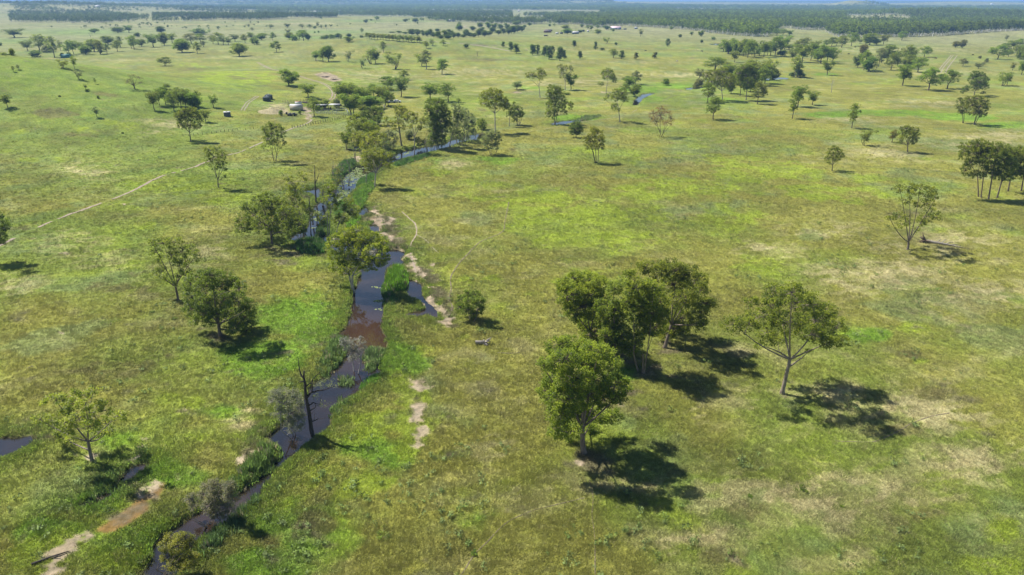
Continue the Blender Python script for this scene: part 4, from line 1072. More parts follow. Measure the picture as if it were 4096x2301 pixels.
hero("tea_tree", (1973, 620), Z(1024, 200, .3981, [(2330,860,50,40),(2400,850,50,40),(2300,910,40,40),(2370,910,60,50),(2440,900,30,40),(2330,970,40,30),(2400,970,45,30)]),
     (1.05, 1.0, 2.6), "grey round-headed bushy tree right of the blue reach", seed=29, stems=4, fork=.3, r0=.22, dens=1.1, limbs=5)
hero("tea_tree", (1561, 602), Z(1024, 200, .3981, [(1280,860,40,40),(1340,850,40,40),(1390,890,30,50),(1300,930,50,40),(1360,960,50,40),(1320,1000,40,30)]),
     (1.05, .95, 2.8), "dull grey bushy tree squeezed behind the pale yellow-green gum", seed=30, stems=3, fork=.3, r0=.2, dens=1.1, limbs=5)
hero("tea_tree", (1690, 590), Z(1024, 200, .3981, [(1620,900,30,25),(1650,930,40,30),(1700,930,40,30),(1640,960,30,20)]),
     (1.0, .95, 1.1), "low grey shrub on the bank between two creek gums", seed=31, stems=3, fork=.2, r0=.12, dens=1.0, limbs=3, cat="shrub")
hero("gum_tree", (1098, 646), Z(1024, 200, .3981, [(130,770,70,35),(200,780,60,40),(90,820,40,40),(160,840,70,50),(250,830,50,50),(120,890,50,30),(220,890,60,40),(280,930,25,25),(70,970,30,20),(120,940,40,25),(190,930,50,30)]),
     (1.05, 1.05, .85), "gum with a vase of straight limbs in the paddock left of the creek", seed=32, fork=.14, r0=.3, stems=2, limbs=7, dens=.95)
hero("gum_tree", (874, 752), Z(0, 200, .3981, [(2110,1010,60,35),(2180,1010,60,35),(2080,1070,30,30),(2150,1070,60,40),(2230,1060,50,50),(2110,1130,30,30),(2200,1130,60,40),(2260,1140,35,25),(2150,1180,40,30),(2240,1190,40,25),(2250,1270,25,10)]),
     (1.1, 1.08, .75), "tall airy gum standing over the dirt track on the left", bark=(.22,.18,.15), seed=33, fork=.2, r0=.27, limbs=6, dens=.8)
hero("tree", (763, 567), Z(0, 200, .3981, [(1850,620,60,30),(1920,610,60,30),(1790,680,45,45),(1860,680,70,50),(1950,670,60,50),(2010,700,30,40),(1820,750,40,40),(1900,760,70,40),(1980,760,40,30)]),
     (1.05, 1.0, .5), "round leafy tree with a forked trunk on the left slope", seed=34, fork=.25, r0=.32, limbs=6, dens=1.3)
hero("tree", (-62, 1050), Z(0, 700, .3981, [(-80,420,90,50),(20,470,60,40),(70,530,50,40),(-30,540,80,60),(-120,520,80,60),(0,620,60,50),(-80,640,80,50),(10,690,40,30),(-180,600,70,60),(-200,480,80,50)]),
     (.8, .9, .65), "dark tree half cut off by the left edge", seed=35, fork=.3, r0=.36, limbs=7, dens=1.3)
hero("gum_tree", (3916, 790), [(3870,590,34,20),(3920,580,34,20),(3858,615,22,24),(3910,620,36,26),(3885,650,24,18),(3862,680,18,24),(3930,655,24,20),(3900,700,24,16),(3930,610,30,24)],
     (1.05, 1.02, .8), "tall twin-stemmed gum leading the grove cut by the right edge", bark=(.25,.18,.15), seed=36, fork=.4, r0=.32, stems=2, limbs=6, dens=1.1)
hero("gum_tree", (3954, 797), [(3950,590,34,20),(3985,600,34,26),(3960,630,34,26),(3975,665,30,22),(3950,690,24,16),(3985,700,24,18)],
     (1.0, 1.0, .8), "gum with a leaning bare trunk second in the right edge grove", bark=(.22,.17,.14), seed=37, fork=.4, r0=.3, limbs=5, dens=1.25)
hero("gum_tree", (3988, 793), [(4020,600,30,20),(4010,640,34,26),(4040,660,30,24),(4000,690,28,20),(4030,705,24,16)],
     (.95, .98, .8), "dark gum third in the right edge grove", bark=(.2,.16,.13), seed=38, fork=.35, r0=.3, limbs=5, dens=1.3)
hero("gum_tree", (4032, 768), [(4040,610,30,20),(4060,620,30,22),(4045,650,30,22),(4070,680,26,20),(4050,700,20,16)],
     (1.0, 1.0, .82), "gum at the back of the right edge grove", bark=(.2,.16,.13), seed=39, fork=.4, r0=.28, limbs=5, dens=1.2)
hero("gum_tree", (4085, 766), [(4080,606,30,20),(4110,620,34,26),(4090,650,34,24),(4120,680,34,24),(4080,700,24,18),(4140,630,30,24)],
     (1.0, 1.0, .82), "gum of the right grove sliced by the picture's right edge", bark=(.2,.16,.13), seed=40, fork=.35, r0=.3, limbs=6, dens=1.25)
hero("bare_tree", (2639, 548), Z(2048, 200, .3981, [(1500,590,60,25),(1420,640,50,35),(1560,630,50,35),(1400,690,30,30),(1490,660,70,50),(1600,690,35,40),(1450,720,50,40),(1560,730,50,30),(1600,750,20,15)]),
     (1.5, .72, .8), "fan shaped brown tree that has nearly lost its leaves", bark=(.26,.19,.16), seed=41, fork=.12, r0=.3, stems=2, limbs=9, dens=.95, per=9, L=.3, twig_extra=2)
hero("tree", (2305, 550), Z(2048, 200, .3981, [(630,740,40,25),(670,750,30,25),(600,790,35,30),(650,790,50,40),(690,800,25,30),(620,830,40,20),(670,830,40,20)]),
     (.75, .85, .75), "small round dark tree right of the stream's thin reach", seed=42, fork=.15, r0=.2, dens=1.5, limbs=5)
hero("gum_tree", (2387, 651), Z(2048, 200, .3981, [(830,800,50,25),(860,840,50,35),(800,850,40,35),(740,890,40,25),(790,920,50,35),(870,910,60,40),(910,880,20,35),(760,970,40,25),(900,980,35,30),(830,970,40,30)]),
     (1.2, 1.05, .68), "clump of slim stems under one crown in the middle meadow", bark=(.2,.16,.13), seed=43, stems=4, fork=.4, r0=.34, limbs=6, dens=1.1)
hero("gum_tree", (2217, 497), Z(2048, 200, .3981, [(390,380,40,30),(440,400,50,40),(380,440,40,40),(480,430,50,40),(420,480,50,40),(500,500,45,40),(370,560,30,50),(430,560,50,50),(550,540,35,25),(590,560,30,35),(500,580,40,40),(360,640,30,40),(420,650,40,40),(540,630,20,20)]),
     (1.0, 1.02, .75), "big many-lobed gum at the head of the thin stream reach", bark=(.32,.28,.25), seed=44, stems=2, fork=.25, r0=.4, limbs=8, dens=1.25)
hero("gum_tree", (2480, 489), Z(2048, 200, .3981, [(1050,420,50,25),(1110,430,50,30),(970,460,30,20),(1040,480,50,30),(1140,490,40,30),(1030,570,40,30),(1060,600,30,20),(1090,460,50,40),(930,490,20,10)]),
     (.98, 1.0, .75), "gum with a hanging left lobe beside the stream bend", bark=(.42,.38,.34), seed=45, fork=.35, r0=.28, limbs=6, dens=1.1)
hero("gum_tree", (2161, 391), Z(2048, 200, .3981, [(280,200,35,18),(190,250,50,25),(300,240,45,30),(240,270,40,20),(150,270,20,12),(330,240,20,20),(290,290,25,30)]),
     (1.2, 1.1, .85), "white trunked gum with a split two-lobed crown past the creek", bark=(.5,.46,.42), seed=46, fork=.35, r0=.3, limbs=4, dens=1.05)
hero("gum_tree", (2261, 361), Z(2048, 200, .3981, [(490,180,40,30),(540,190,30,30),(590,200,25,40),(500,240,30,40),(560,260,40,30)]),
     (1.1, 1.0, 1.3), "tall gum with dead white top branches on the far bank", bark=(.55,.52,.48), seed=47, fork=.4, r0=.34, limbs=5, dens=.8, twig_extra=1)
hero("gum_tree", (1981, 532), Z(1024, 200, .3981, [(2380,410,60,25),(2320,440,60,30),(2440,450,50,40),(2280,480,50,30),(2370,480,70,40),(2470,510,60,50),(2300,540,50,30),(2400,550,70,40),(2500,570,40,30),(2520,540,30,40)]),
     (1.2, 1.12, .6), "tall white trunked gum with a flat umbrella crown beyond the water", bark=(.52,.48,.44), seed=48, fork=.42, r0=.36, limbs=7, dens=1.25)
hero("gum_tree", (2037, 507), Z(1024, 200, .3981, [(2520,570,30,30),(2560,600,30,40),(2540,650,30,30),(2590,560,20,30)]),
     (1.0, 1.0, .8), "small gum hidden just right of the umbrella crowned gum", bark=(.4,.36,.32), seed=49, fork=.45, r0=.2, limbs=4, dens=1.0)
hero("tea_tree", (2068, 501), Z(2048, 200, .3981, [(20,580,40,20),(60,600,45,30),(0,640,35,30),(80,640,40,30),(40,660,50,30),(100,650,25,25),(30,700,30,20)]),
     (.8, .85, .95), "dark multi-stemmed bushy tree by the muddy gully", bark=(.3,.27,.24), seed=50, stems=5, fork=.35, r0=.34, dens=1.3, limbs=6)
hero("tree", (2424, 375), Z(2048, 200, .3981, [(960,210,50,20),(920,240,30,25),(1000,240,30,30),(960,270,50,30),(1030,300,30,25),(890,340,30,20),(1020,280,20,30)]),
     (1.0, 1.02, .8), "small crowned gum with a drooping left bough near the stream", bark=(.42,.38,.34), seed=51, fork=.35, r0=.24, limbs=5, dens=1.15)
hero("gum_tree", (2891, 405), Z(2048, 200, .3981, [(2040,230,60,30),(2120,220,60,35),(1960,260,50,35),(2080,280,70,45),(2180,280,60,45),(2000,320,50,30),(2150,340,60,40),(2080,350,50,30),(2200,340,40,40)]),
     (1.05, 1.0, .8), "broad crowned gum with pale forks leading the right grove", bark=(.42,.38,.34), seed=52, fork=.35, r0=.38, limbs=7, dens=1.25)
hero("gum_tree", (2984, 401), Z(2048, 200, .3981, [(2340,180,60,35),(2400,200,60,40),(2290,230,50,40),(2360,260,70,45),(2440,270,50,50),(2300,300,40,40),(2380,330,60,50),(2440,330,40,40),(2340,380,30,30)]),
     (.85, .92, .7), "tall dark leafy gum in the middle of the right grove", bark=(.36,.32,.28), seed=53, fork=.3, r0=.36, limbs=7, dens=1.4)
hero("gum_tree", (3896, 383), Z(3072, 200, .3981, [(2080,240,50,25),(2140,260,50,30),(2060,290,50,40),(2130,320,70,40),(2190,310,30,35),(2090,360,60,40),(2180,370,40,30),(1990,390,40,25),(1960,420,25,15),(2160,430,25,12)]),
     (.75, .85, .78), "dark wind-ragged gum with a low left bough far right", bark=(.3,.27,.24), seed=54, fork=.2, r0=.34, limbs=7, dens=1.35)
hero("gum_tree", (3894, 499), Z(3072, 200, .3981, [(2030,500,50,30),(2100,490,60,30),(2170,510,40,35),(2050,560,60,40),(2130,570,70,50),(2200,570,30,40),(2080,630,50,30),(2150,640,50,30)]),
     (1.0, .92, .85), "larger vase shaped gum of the clump beside the dark green swale", bark=(.25,.2,.17), seed=55, stems=3, fork=.3, r0=.36, limbs=7, dens=1.15)
hero("gum_tree", (3852, 492), Z(3072, 200, .3981, [(1930,510,40,25),(1980,530,40,35),(1900,570,30,20),(1950,580,45,35),(1990,620,30,30),(1930,630,30,25)]),
     (1.0, .95, .9), "smaller twin-stemmed gum left of the vase shaped clump", bark=(.25,.2,.17), seed=56, stems=2, fork=.4, r0=.26, limbs=5, dens=1.0)
hero("gum_tree", (3630, 610), Z(3072, 200, .3981, [(1390,790,60,25),(1460,810,50,35),(1350,840,40,30),(1420,850,60,40),(1490,870,35,40),(1330,900,35,30),(1450,910,50,30),(1300,930,15,10)]),
     (1.0, .95, .72), "round topped gum with bent trunk in the right middle meadow", bark=(.22,.18,.15), seed=57, fork=.28, r0=.3, limbs=7, dens=1.2)
hero("gum_tree", (3329, 684), Z(3072, 200, .3981, [(660,990,40,20),(620,1020,35,25),(700,1020,40,30),(650,1060,50,30),(730,1070,35,30),(600,1090,30,15),(680,1100,40,20),(620,1130,25,15)]),
     (1.05, 1.0, .62), "small dark-leaved gum on the dark wheel rut", bark=(.2,.16,.14), seed=58, fork=.25, r0=.2, limbs=6, dens=1.15)

# creekside grey shrubs and the foreground bushes
hero("tea_tree", (1418, 1484), Z(1024, 1200, .3981, [(910,410,60,35),(1040,380,50,25),(900,460,60,40),(990,440,60,40),(1060,440,40,40),(960,520,60,50),(1040,520,50,50),(990,590,60,40)]),
     (1.35, 1.12, 6.0), "silvery grey twiggy small tree standing in the creek", bark=(.42,.38,.36), seed=60, zb=-.6, stems=2, fork=.35, r0=.2, limbs=8, dens=.8, per=24, L=.24, rc=.45, twig_extra=3)
hero("tea_tree", (1196, 1740), Z(1024, 1200, .3981, [(230,950,80,50),(330,940,80,50),(180,1000,60,40),(280,1040,100,60),(400,1000,80,60),(250,1130,80,50),(350,1140,100,60),(440,1100,60,70),(320,1220,60,50),(420,1210,60,50),(370,1300,50,50),(460,1280,40,40)]),
     (1.2, 1.06, 4.2), "grey feathery weeping bush beside the burnt dead tree", bark=(.36,.33,.31), seed=61, zb=-.5, stems=4, fork=.3, r0=.2, limbs=8, dens=1.2, per=36, L=.28, rc=.5, twig_extra=2, droop=.6, wr=.28)
hero("shrub", (868, 2080), Z(0, 1725, .3981, [(2100,560,80,50),(2200,540,90,50),(2310,560,70,50),(2060,640,70,60),(2180,650,100,80),(2320,660,70,70),(1930,680,60,60),(2120,750,80,70),(2260,760,80,60),(1950,760,40,40),(2150,830,60,50),(2250,840,40,30)]),
     (1.2, .98, 3.2), "greyish brown twiggy bush overhanging the lower creek", bark=(.30,.26,.23), seed=62, stems=5, fork=.25, r0=.16, limbs=8, dens=1.5, per=30, L=.2, rc=.36, twig_extra=2, cat="shrub", zb=-.4)
hero("shrub", (735, 2292), Z(0, 1725, .3981, [(1720,1070,80,40),(1850,1060,80,45),(1680,1150,80,60),(1800,1160,90,70),(1910,1150,60,60),(1720,1250,90,60),(1860,1260,90,60),(1950,1280,50,60),(1740,1340,80,50),(1900,1360,90,50),(1820,1400,100,40)]),
     (1.3, 1.08, .8), "yellow-tipped bush over the creek at the bottom edge", seed=63, stems=5, fork=.25, r0=.16, limbs=8, dens=1.7, per=30, L=.19, rc=.34, cat="shrub", zb=-.3)

# dead trees: limbs follow surveyed outlines in the plane of the trunk
def dead(name, base, limbs, bark, label, leaves=None, tint=(1, 1, 1), zb=None, seed=1, cat="dead tree", group=None):
    g = np.random.default_rng(seed)
    p = ground(*base); z0 = tz(p[0], p[1]) if zb is None else zb
    s = depth_of((p[0], p[1], z0)) / FOC
    mb = MB()
    def w3(px, py, dy=0):
        Y = p[1] + dy; z = z_at(Y, py); return np.array((x_at(Y, z, px) - p[0], dy, z - z0))
    for pts, r0, r1 in limbs:
        n = len(pts); lean = g.uniform(-1.0, 1.0) if r0 < .22 else 0
        q = np.array([w3(a, b, lean * k * .5) for k, (a, b) in enumerate(pts)])
        q3 = []
        for k in range(n - 1):
            for t in (0, .5): q3.append(q[k] * (1 - t) + q[k + 1] * t + (g.normal(0, .05, 3) if t else 0))
        q3.append(q[-1])
        mb.tube(q3, np.linspace(r0, r1, len(q3)), 7, True)
        if r0 < .22:
            for k in range(3):
                a = q3[g.integers(1, len(q3))]; d = g.normal(0, .7, 3); d[2] = abs(d[2]) * .6
                mb.tube([a, a + d * .5 + g.normal(0, .08, 3), a + d], [.04, .028, .012], 4, False)
    lm = None
    if leaves:
        B = []
        for bx, by, rx, ry in leaves:
            q = w3(bx, by, g.uniform(-1, 1)); B.append((*q, rx * s, rx * s, ry * s))
        _, V, Q, v = grow(seed, B, per=16, dens=.7, L=.28, rc=.5, wr=.25, droop=.5)
        lm = mesh_np("crown", V, Q, mat=M['leaf'], attrs={"v": v})
    return place_tree(name, (p[0], p[1], z0), mb.mesh("trunk", M['bark'], True), lm, tint, bark, label, cat, group)
zl = lambda pts: zz(1024, 1200, .3981, pts)
dead("dead_tree", (1249, 1742), [(zl([(572,1372),(545,1210),(515,1040),(494,880),(480,780),(485,715)]), .33, .10), (zl([(482,790),(448,740),(430,650),(428,585)]), .14, .03), (zl([(515,975),(550,930),(620,912),(700,900),(785,868)]), .2, .04),
     (zl([(560,922),(562,850),(572,795),(645,725)]), .12, .03), (zl([(490,830),(470,818),(435,825)]), .1, .04), (zl([(495,880),(530,845),(560,830)]), .1, .03), (zl([(530,1060),(575,1030),(645,1052)]), .12, .03), (zl([(545,1112),(590,1090),(602,1035)]), .1, .03), (zl([(565,1220),(600,1208),(632,1190)]), .09, .03), (zl([(545,1200),(540,1160)]), .1, .05)],
     (.055, .045, .042), "burnt black dead tree with a few leafy limbs standing by the lower creek", leaves=Z(1024, 1200, .3981, [(700,830,90,50),(770,850,50,35),(640,860,50,40),(620,970,50,40),(680,1060,50,40)]), tint=(1.15, 1.05, 3.0), seed=5)
dead("dead_tree", (1263, 808), [([(1263,812),(1262,770),(1260,730),(1259,700),(1258,660)], .3, .06), ([(1261,735),(1270,712),(1276,695),(1274,680)], .12, .03), ([(1259,700),(1255,685)], .08, .03)], (.13, .105, .09), "tall bare dark pole of a dead tree left of the creek", seed=6)
for k, (bx, by, ty, lab) in enumerate([(1290,812,715,"thin bare grey sapling leaning among the creek stems"), (1360,700,640,"bare spindly sapling in front of the pink mud bank"), (1400,690,628,"twiggy grey sapling left of the lily pads"), (1330,720,652,"fine grey dead sapling above the reeds"), (1420,640,585,"bare stem beside the pink mud bank"), (1450,655,600,"slim bare stem at the head of the lily pads"),
     (1395,745,690,"grey twig clump growing out of the lily pads"), (1375,760,700,"thin dead stem standing in the water among lily pads"), (1252,900,820,"thin stem rising from the water by the burnt stump"), (1268,905,815,"dark stem standing in the middle water")]):
    g = np.random.default_rng(90 + k)
    L = []
    for j in range(4):
        dx = g.uniform(-14, 14); L.append(([(bx + j * 2 - 3, by), (bx + dx * .4, by * .6 + ty * .4), (bx + dx, ty + g.uniform(-4, 18))], .1, .02))
    dead("dead_sapling", (bx, by), L, (.30, .26, .23), lab, seed=40 + k, cat="dead sapling", group="bare saplings along the creek", zb=-.5)
dead("dead_tree", (3325, 371), [([(3325,371),(3327,345),(3330,325),(3335,300)], .22, .05), ([(3329,335),(3338,322),(3345,312)], .1, .03), ([(3330,325),(3322,310)], .08, .03), ([(3327,350),(3336,342)], .08, .03)], (.5, .46, .42), "lone white dead tree on the far right flat", seed=7)
dead("dead_tree", (1910, 226), [([(1910,226),(1910,212),(1908,200)], .25, .06), ([(1910,214),(1917,203)], .12, .04), ([(1910,216),(1903,206)], .12, .04)], (.22, .18, .15), "small leafless tree on the slope below the sandy lane", seed=8)
dead("dead_tree", (362, 148), [([(362,148),(357,136),(352,128)], .3, .08), ([(362,148),(366,134),(362,128)], .2, .06), ([(357,136),(340,130)], .1, .04)], (.55, .52, .5), "bleached dead tree above the left field edge", seed=9)

# ---- repeated kinds
def lumps(seed, n, W, z0, z1, prof, r, yr=1.0):
    g = np.random.default_rng(seed); out = []
    for k in range(n):
        t = (k + .5) / n
        z = z0 + (z1 - z0) * t
        Rr = W / 2 * prof((z - z0) / (z1 - z0))
        a = g.uniform(0, 6.28); q = math.sqrt(g.uniform(.1, 1))
        rr = r * g.uniform(.75, 1.25)
        out.append((Rr * q * math.cos(a), Rr * q * math.sin(a) * yr, z, rr, rr, rr * .85))
    return out
dome = lambda t: math.sqrt(max(0.05, 1 - (2 * t - .75) ** 2 * .8)) * .8
vase = lambda t: .25 + .6 * t if t < .8 else .7
oval = lambda t: math.sqrt(max(.05, 1 - (2 * t - 1) ** 2)) * .75
cone = lambda t: (.55 * (1 - t) ** .7 + .12) * (1 if t > .12 else .8)
PROTO = {}
DENS[0] = 1.15
def proto(kind, H, W, lst):
    PROTO[kind] = []
    for mb, V, Q, v in lst:
        wm = mb.mesh("trunk", M['bark'], True)
        lm = mesh_np("crown", V, Q, mat=M['leaf'], attrs={"v": v})
        hh = V[:, 2].max(); ww = np.percentile(np.abs(V[:, 0]), 98) + np.percentile(np.abs(V[:, 1]), 98)
        PROTO[kind].append((wm, lm, hh, ww))
proto("gum", 14, 10, [grow(200 + k, lumps(k, 18, 8.6, 4.6, 12.6, [dome, vase, dome, vase, dome][k], 1.75), fork=.28, r0=.3, limbs=6, dens=1.0, L=.5, per=20, rc=.8, bend=.8) for k in range(5)])
proto("slim", 14, 6, [grow(210 + k, lumps(10 + k, 12, 5.0, 4.5, 12.8, vase if k else oval, 1.4), fork=.3, r0=.22, limbs=5, dens=1.0, L=.5, per=20, rc=.75) for k in range(3)])
proto("round", 10, 9, [grow(220 + k, lumps(20 + k, 18, 7.4, 2.6, 8.6, oval, 1.9), fork=.22, r0=.28, limbs=6, dens=1.35, L=.5, per=22, rc=.8) for k in range(3)])
proto("cone", 11, 5, [grow(230 + k, lumps(30 + k, 16, 5.0, 1.6, 10.6, cone if k != 1 else oval, 1.15), fork=.5, r0=.2, limbs=4, dens=1.5, L=.45, per=22, rc=.6, twigs=False) for k in range(3)])
proto("bush", 5, 6, [grow(240 + k, lumps(40 + k, 12, 5.0, .9, 3.9, oval, 1.3), stems=3, fork=.2, r0=.18, limbs=4, dens=1.3, L=.42, per=22, rc=.6, twigs=False) for k in range(3)])
proto("multi", 11, 9, [grow(250 + k, lumps(50 + k, 14, 7.6, 3.2, 10, vase, 1.5), stems=3, fork=.3, r0=.3, limbs=7, dens=.9, L=.48, per=18, rc=.75) for k in range(2)])
proto("bare", 10, 9, [grow(260 + k, lumps(60 + k, 14, 7.0, 3.0, 9.2, dome, 1.5), fork=.2, r0=.28, limbs=8, dens=.9, L=.34, per=6, rc=.8, twig_extra=2) for k in range(1)])
proto("wispy", 9, 6, [grow(270 + k, lumps(70 + k, 12, 5.0, 1.4, 8, oval, 1.2), stems=3, fork=.3, r0=.22, limbs=6, dens=.8, L=.4, per=16, rc=.7, droop=.6, wr=.3, twig_extra=1) for k in range(2)])
KNAME = dict(gum="gum_tree", slim="gum_tree", round="tree", cone="sheoak_tree", bush="bush", multi="gum_tree", bare="bare_tree", wispy="tea_tree")
KWORD = dict(gum="gum", slim="slim gum", round="round tree", cone="tapering sheoak", bush="low bush", multi="many-stemmed gum", bare="leafless twiggy tree", wispy="wispy tea tree")
ORD = ["first", "second", "third", "fourth", "fifth", "sixth", "seventh", "eighth", "ninth", "tenth", "eleventh", "twelfth", "thirteenth", "fourteenth", "fifteenth", "sixteenth", "seventeenth", "eighteenth", "nineteenth", "twentieth",
       "twenty-first", "twenty-second", "twenty-third", "twenty-fourth", "twenty-fifth", "twenty-sixth", "twenty-seventh", "twenty-eighth", "twenty-ninth", "thirtieth"]
def stand(place, lst, group=None):
    """lst: (base x, base y, top y, width, kind, tint[, label]) as surveyed"""
    order = sorted(range(len(lst)), key=lambda i: lst[i][0])
    for rank, i in enumerate(order):
        e = lst[i]
        bx, by, ty, wd, kind, ti = e[:6]
        p = ground(bx, by); z0 = tz(p[0], p[1])
        H = max(z_at(p[1], ty) - z0, .8); W = wd * depth_of((p[0], p[1], z0)) / FOC
        var = PROTO[kind][int(rng.integers(0, len(PROTO[kind])))]
        sx = W / var[3] * 1.08; sz = H / var[2]
        if len(e) > 6 and e[6]: lab = e[6]
        else:
            size = ""
            n = len(lst)
            if n == 1: lab = f"{TNAME[ti]} {KWORD[kind]} {place}"
            else:
                pos = "leftmost" if rank == 0 else "rightmost" if rank == n - 1 else ORD[rank] + " from left"
                lab = f"{TNAME[ti]} {KWORD[kind]}, {pos} {place}"
        if len(lab.split()) > 16: print("LONG", lab)
        rz = float(rng.uniform(0, 6.28))
        place_tree(KNAME[kind], (p[0], p[1], z0 - .05), var[0], var[1], jit(TINT[ti]), jit(BARK[ti]), lab, "bush" if kind == "bush" else "tree", group, rz, (sx, sx * .98, sz))
# ------------------------------------------------------------------ surveyed single trees
def A(ox, s, oy, lst):   # rows noted on an enlarged part of the survey: (bx, by, ty, w, kind, tint[, label])
    return [(ox + s * e[0], oy + s * e[1], oy + s * e[2], s * e[3], *e[4:]) for e in lst]
k4 = .3975; k2 = .3981
stand("beyond the left hill", A(0, k4, 0, [(285,515,400,110,'gum','d'),(400,520,335,170,'gum','m'),(370,575,500,105,'bush','d'),(470,530,440,90,'bush','g'),(550,580,360,110,'slim','m'),(610,510,400,60,'slim','g'),
 (700,560,400,100,'gum','m'),(745,545,395,90,'gum','m'),(820,540,420,110,'gum','o'),(865,552,455,100,'round','m'),(950,520,385,140,'round','m'),(1010,550,400,90,'gum','o'),(1015,545,455,50,'cone','k'),(1080,540,430,75,'gum','m')]), "trees beyond the left hill")
stand("behind the straw ridge", A(0, k4, 0, [(1090,450,355,130,'round','d'),(1185,520,400,90,'gum','m'),(1215,480,360,80,'slim','g'),(1350,500,350,100,'gum','m'),(1325,490,400,60,'slim','m'),(1425,470,390,85,'round','d'),(1545,475,335,125,'gum','d'),(1655,460,320,105,'round','m'),(1735,435,330,90,'gum','m'),
 (1835,530,385,150,'round','m'),(1985,540,415,90,'gum','m')]), "trees behind the straw ridge")
stand("in the greyish rank left of the knoll", A(0, k4, 0, [(1925,440,330,140,'gum','g'),(2020,430,335,120,'gum','m'),(2050,475,410,70,'slim','g'),(2145,445,350,80,'gum','g'),(2200,450,320,110,'gum','m'),(2250,455,350,110,'gum','g'),(2300,455,370,85,'slim','g'),(2365,420,340,105,'gum','g'),(2470,435,340,85,'gum','o'),(2530,400,320,75,'gum','o'),(2560,452,370,70,'round','m')]), "grey trees left of the knoll")
stand("on the green field at the far left", A(0, k4, 0, [(145,380,283,165,'gum','d',"wide dark twin-crowned tree alone on the left green field"),(950,335,283,85,'round','d'),(1190,332,270,110,'round','d'),(1300,330,250,85,'gum','d'),(1380,372,325,58,'bush','d'),(1620,335,262,78,'round','k'),(2010,350,280,140,'bush','g'),(2540,312,275,45,'gum','g')]), "dark field trees on the left")
stand("", A(0, k4, 0, [(2410,567,425,145,'round','m',"rounded green tree with a dark heart on the ridge crest"),(130,562,480,45,'bush','y',"little yellow-green tree on the left skyline of the hill"),(35,557,525,60,'bush','m',"low green bush at the left edge behind the hill"),(120,560,540,80,'bush','d',"low dark scrub beside the little yellow-green tree"),(635,578,530,45,'bush','d',"small dark bush left of the teal roofed shed"),(705,572,525,50,'bush','k',"very dark bush right of the teal roofed shed"),(10,462,425,30,'bush','d',"dark bush cut by the left edge below the green field"),(655,500,480,25,'bush','d',"tiny dark bush in the gap between the tree groups on the left")]))
stand("", A(0, k2, 200, [(645,183,78,110,'multi','y',"flat topped yellow-green tree on the brow of the left hill"),(750,190,57,65,'slim','y',"slim yellow-green tree beside the flat topped one on the brow"),(800,295,195,75,'multi','g',"thin grey open tree just below the brow of the left hill"),(137,220,158,30,'slim','m',"tiny dark tree high on the left hillside"),(183,198,148,35,'slim','g',"tiny grey tree high on the left hillside"),
 (957,340,280,25,'slim','m',"tiny dark sapling in the middle of the left hillside"),(860,395,340,38,'slim','m',"small leaning sapling with a dark bush at its foot"),(877,418,392,40,'bush','d',"dark bush at the foot of the leaning sapling"),(1660,162,65,125,'gum','m',"round topped gum on its own in the hollow behind the left hill"),(1355,392,232,155,'bare','b',"leafless pinkish grey tree on the left hillside"),
 (2145,580,440,85,'slim','m',"small slim gum right of the hillside copse"),(75,580,430,110,'gum','m',"leaning gum near the left edge with its shadow downhill"),(975,675,565,60,'slim','g',"thin sparse sapling low on the left hillside"),(990,490,455,30,'bush','m',"tiny green shrub in the middle of the hillside"),(2065,725,590,100,'gum','y',"smaller yellow-green tree just behind the round leafy tree"),(600,470,452,26,'bush','m',"tiny dark green shrub on the left hillside, leftmost of the tiny ones"),(1235,842,825,26,'bush','d',"tiny shrub at the foot of the left hillside")]))
stand("in the hillside copse", A(0, k2, 200, [(1555,605,400,110,'gum','m'),(1605,560,380,90,'gum','m'),(1665,550,360,110,'gum','m'),(1690,500,330,90,'gum','m'),(1750,610,400,120,'gum','m'),(1790,560,370,100,'gum','m'),(1830,590,370,120,'gum','m'),(1870,600,400,110,'gum','m'),(1900,560,385,100,'gum','m'),(1960,615,420,130,'round','m'),(2000,570,395,90,'gum','m'),(1920,580,450,90,'round','d')]), "trees of the hillside copse")
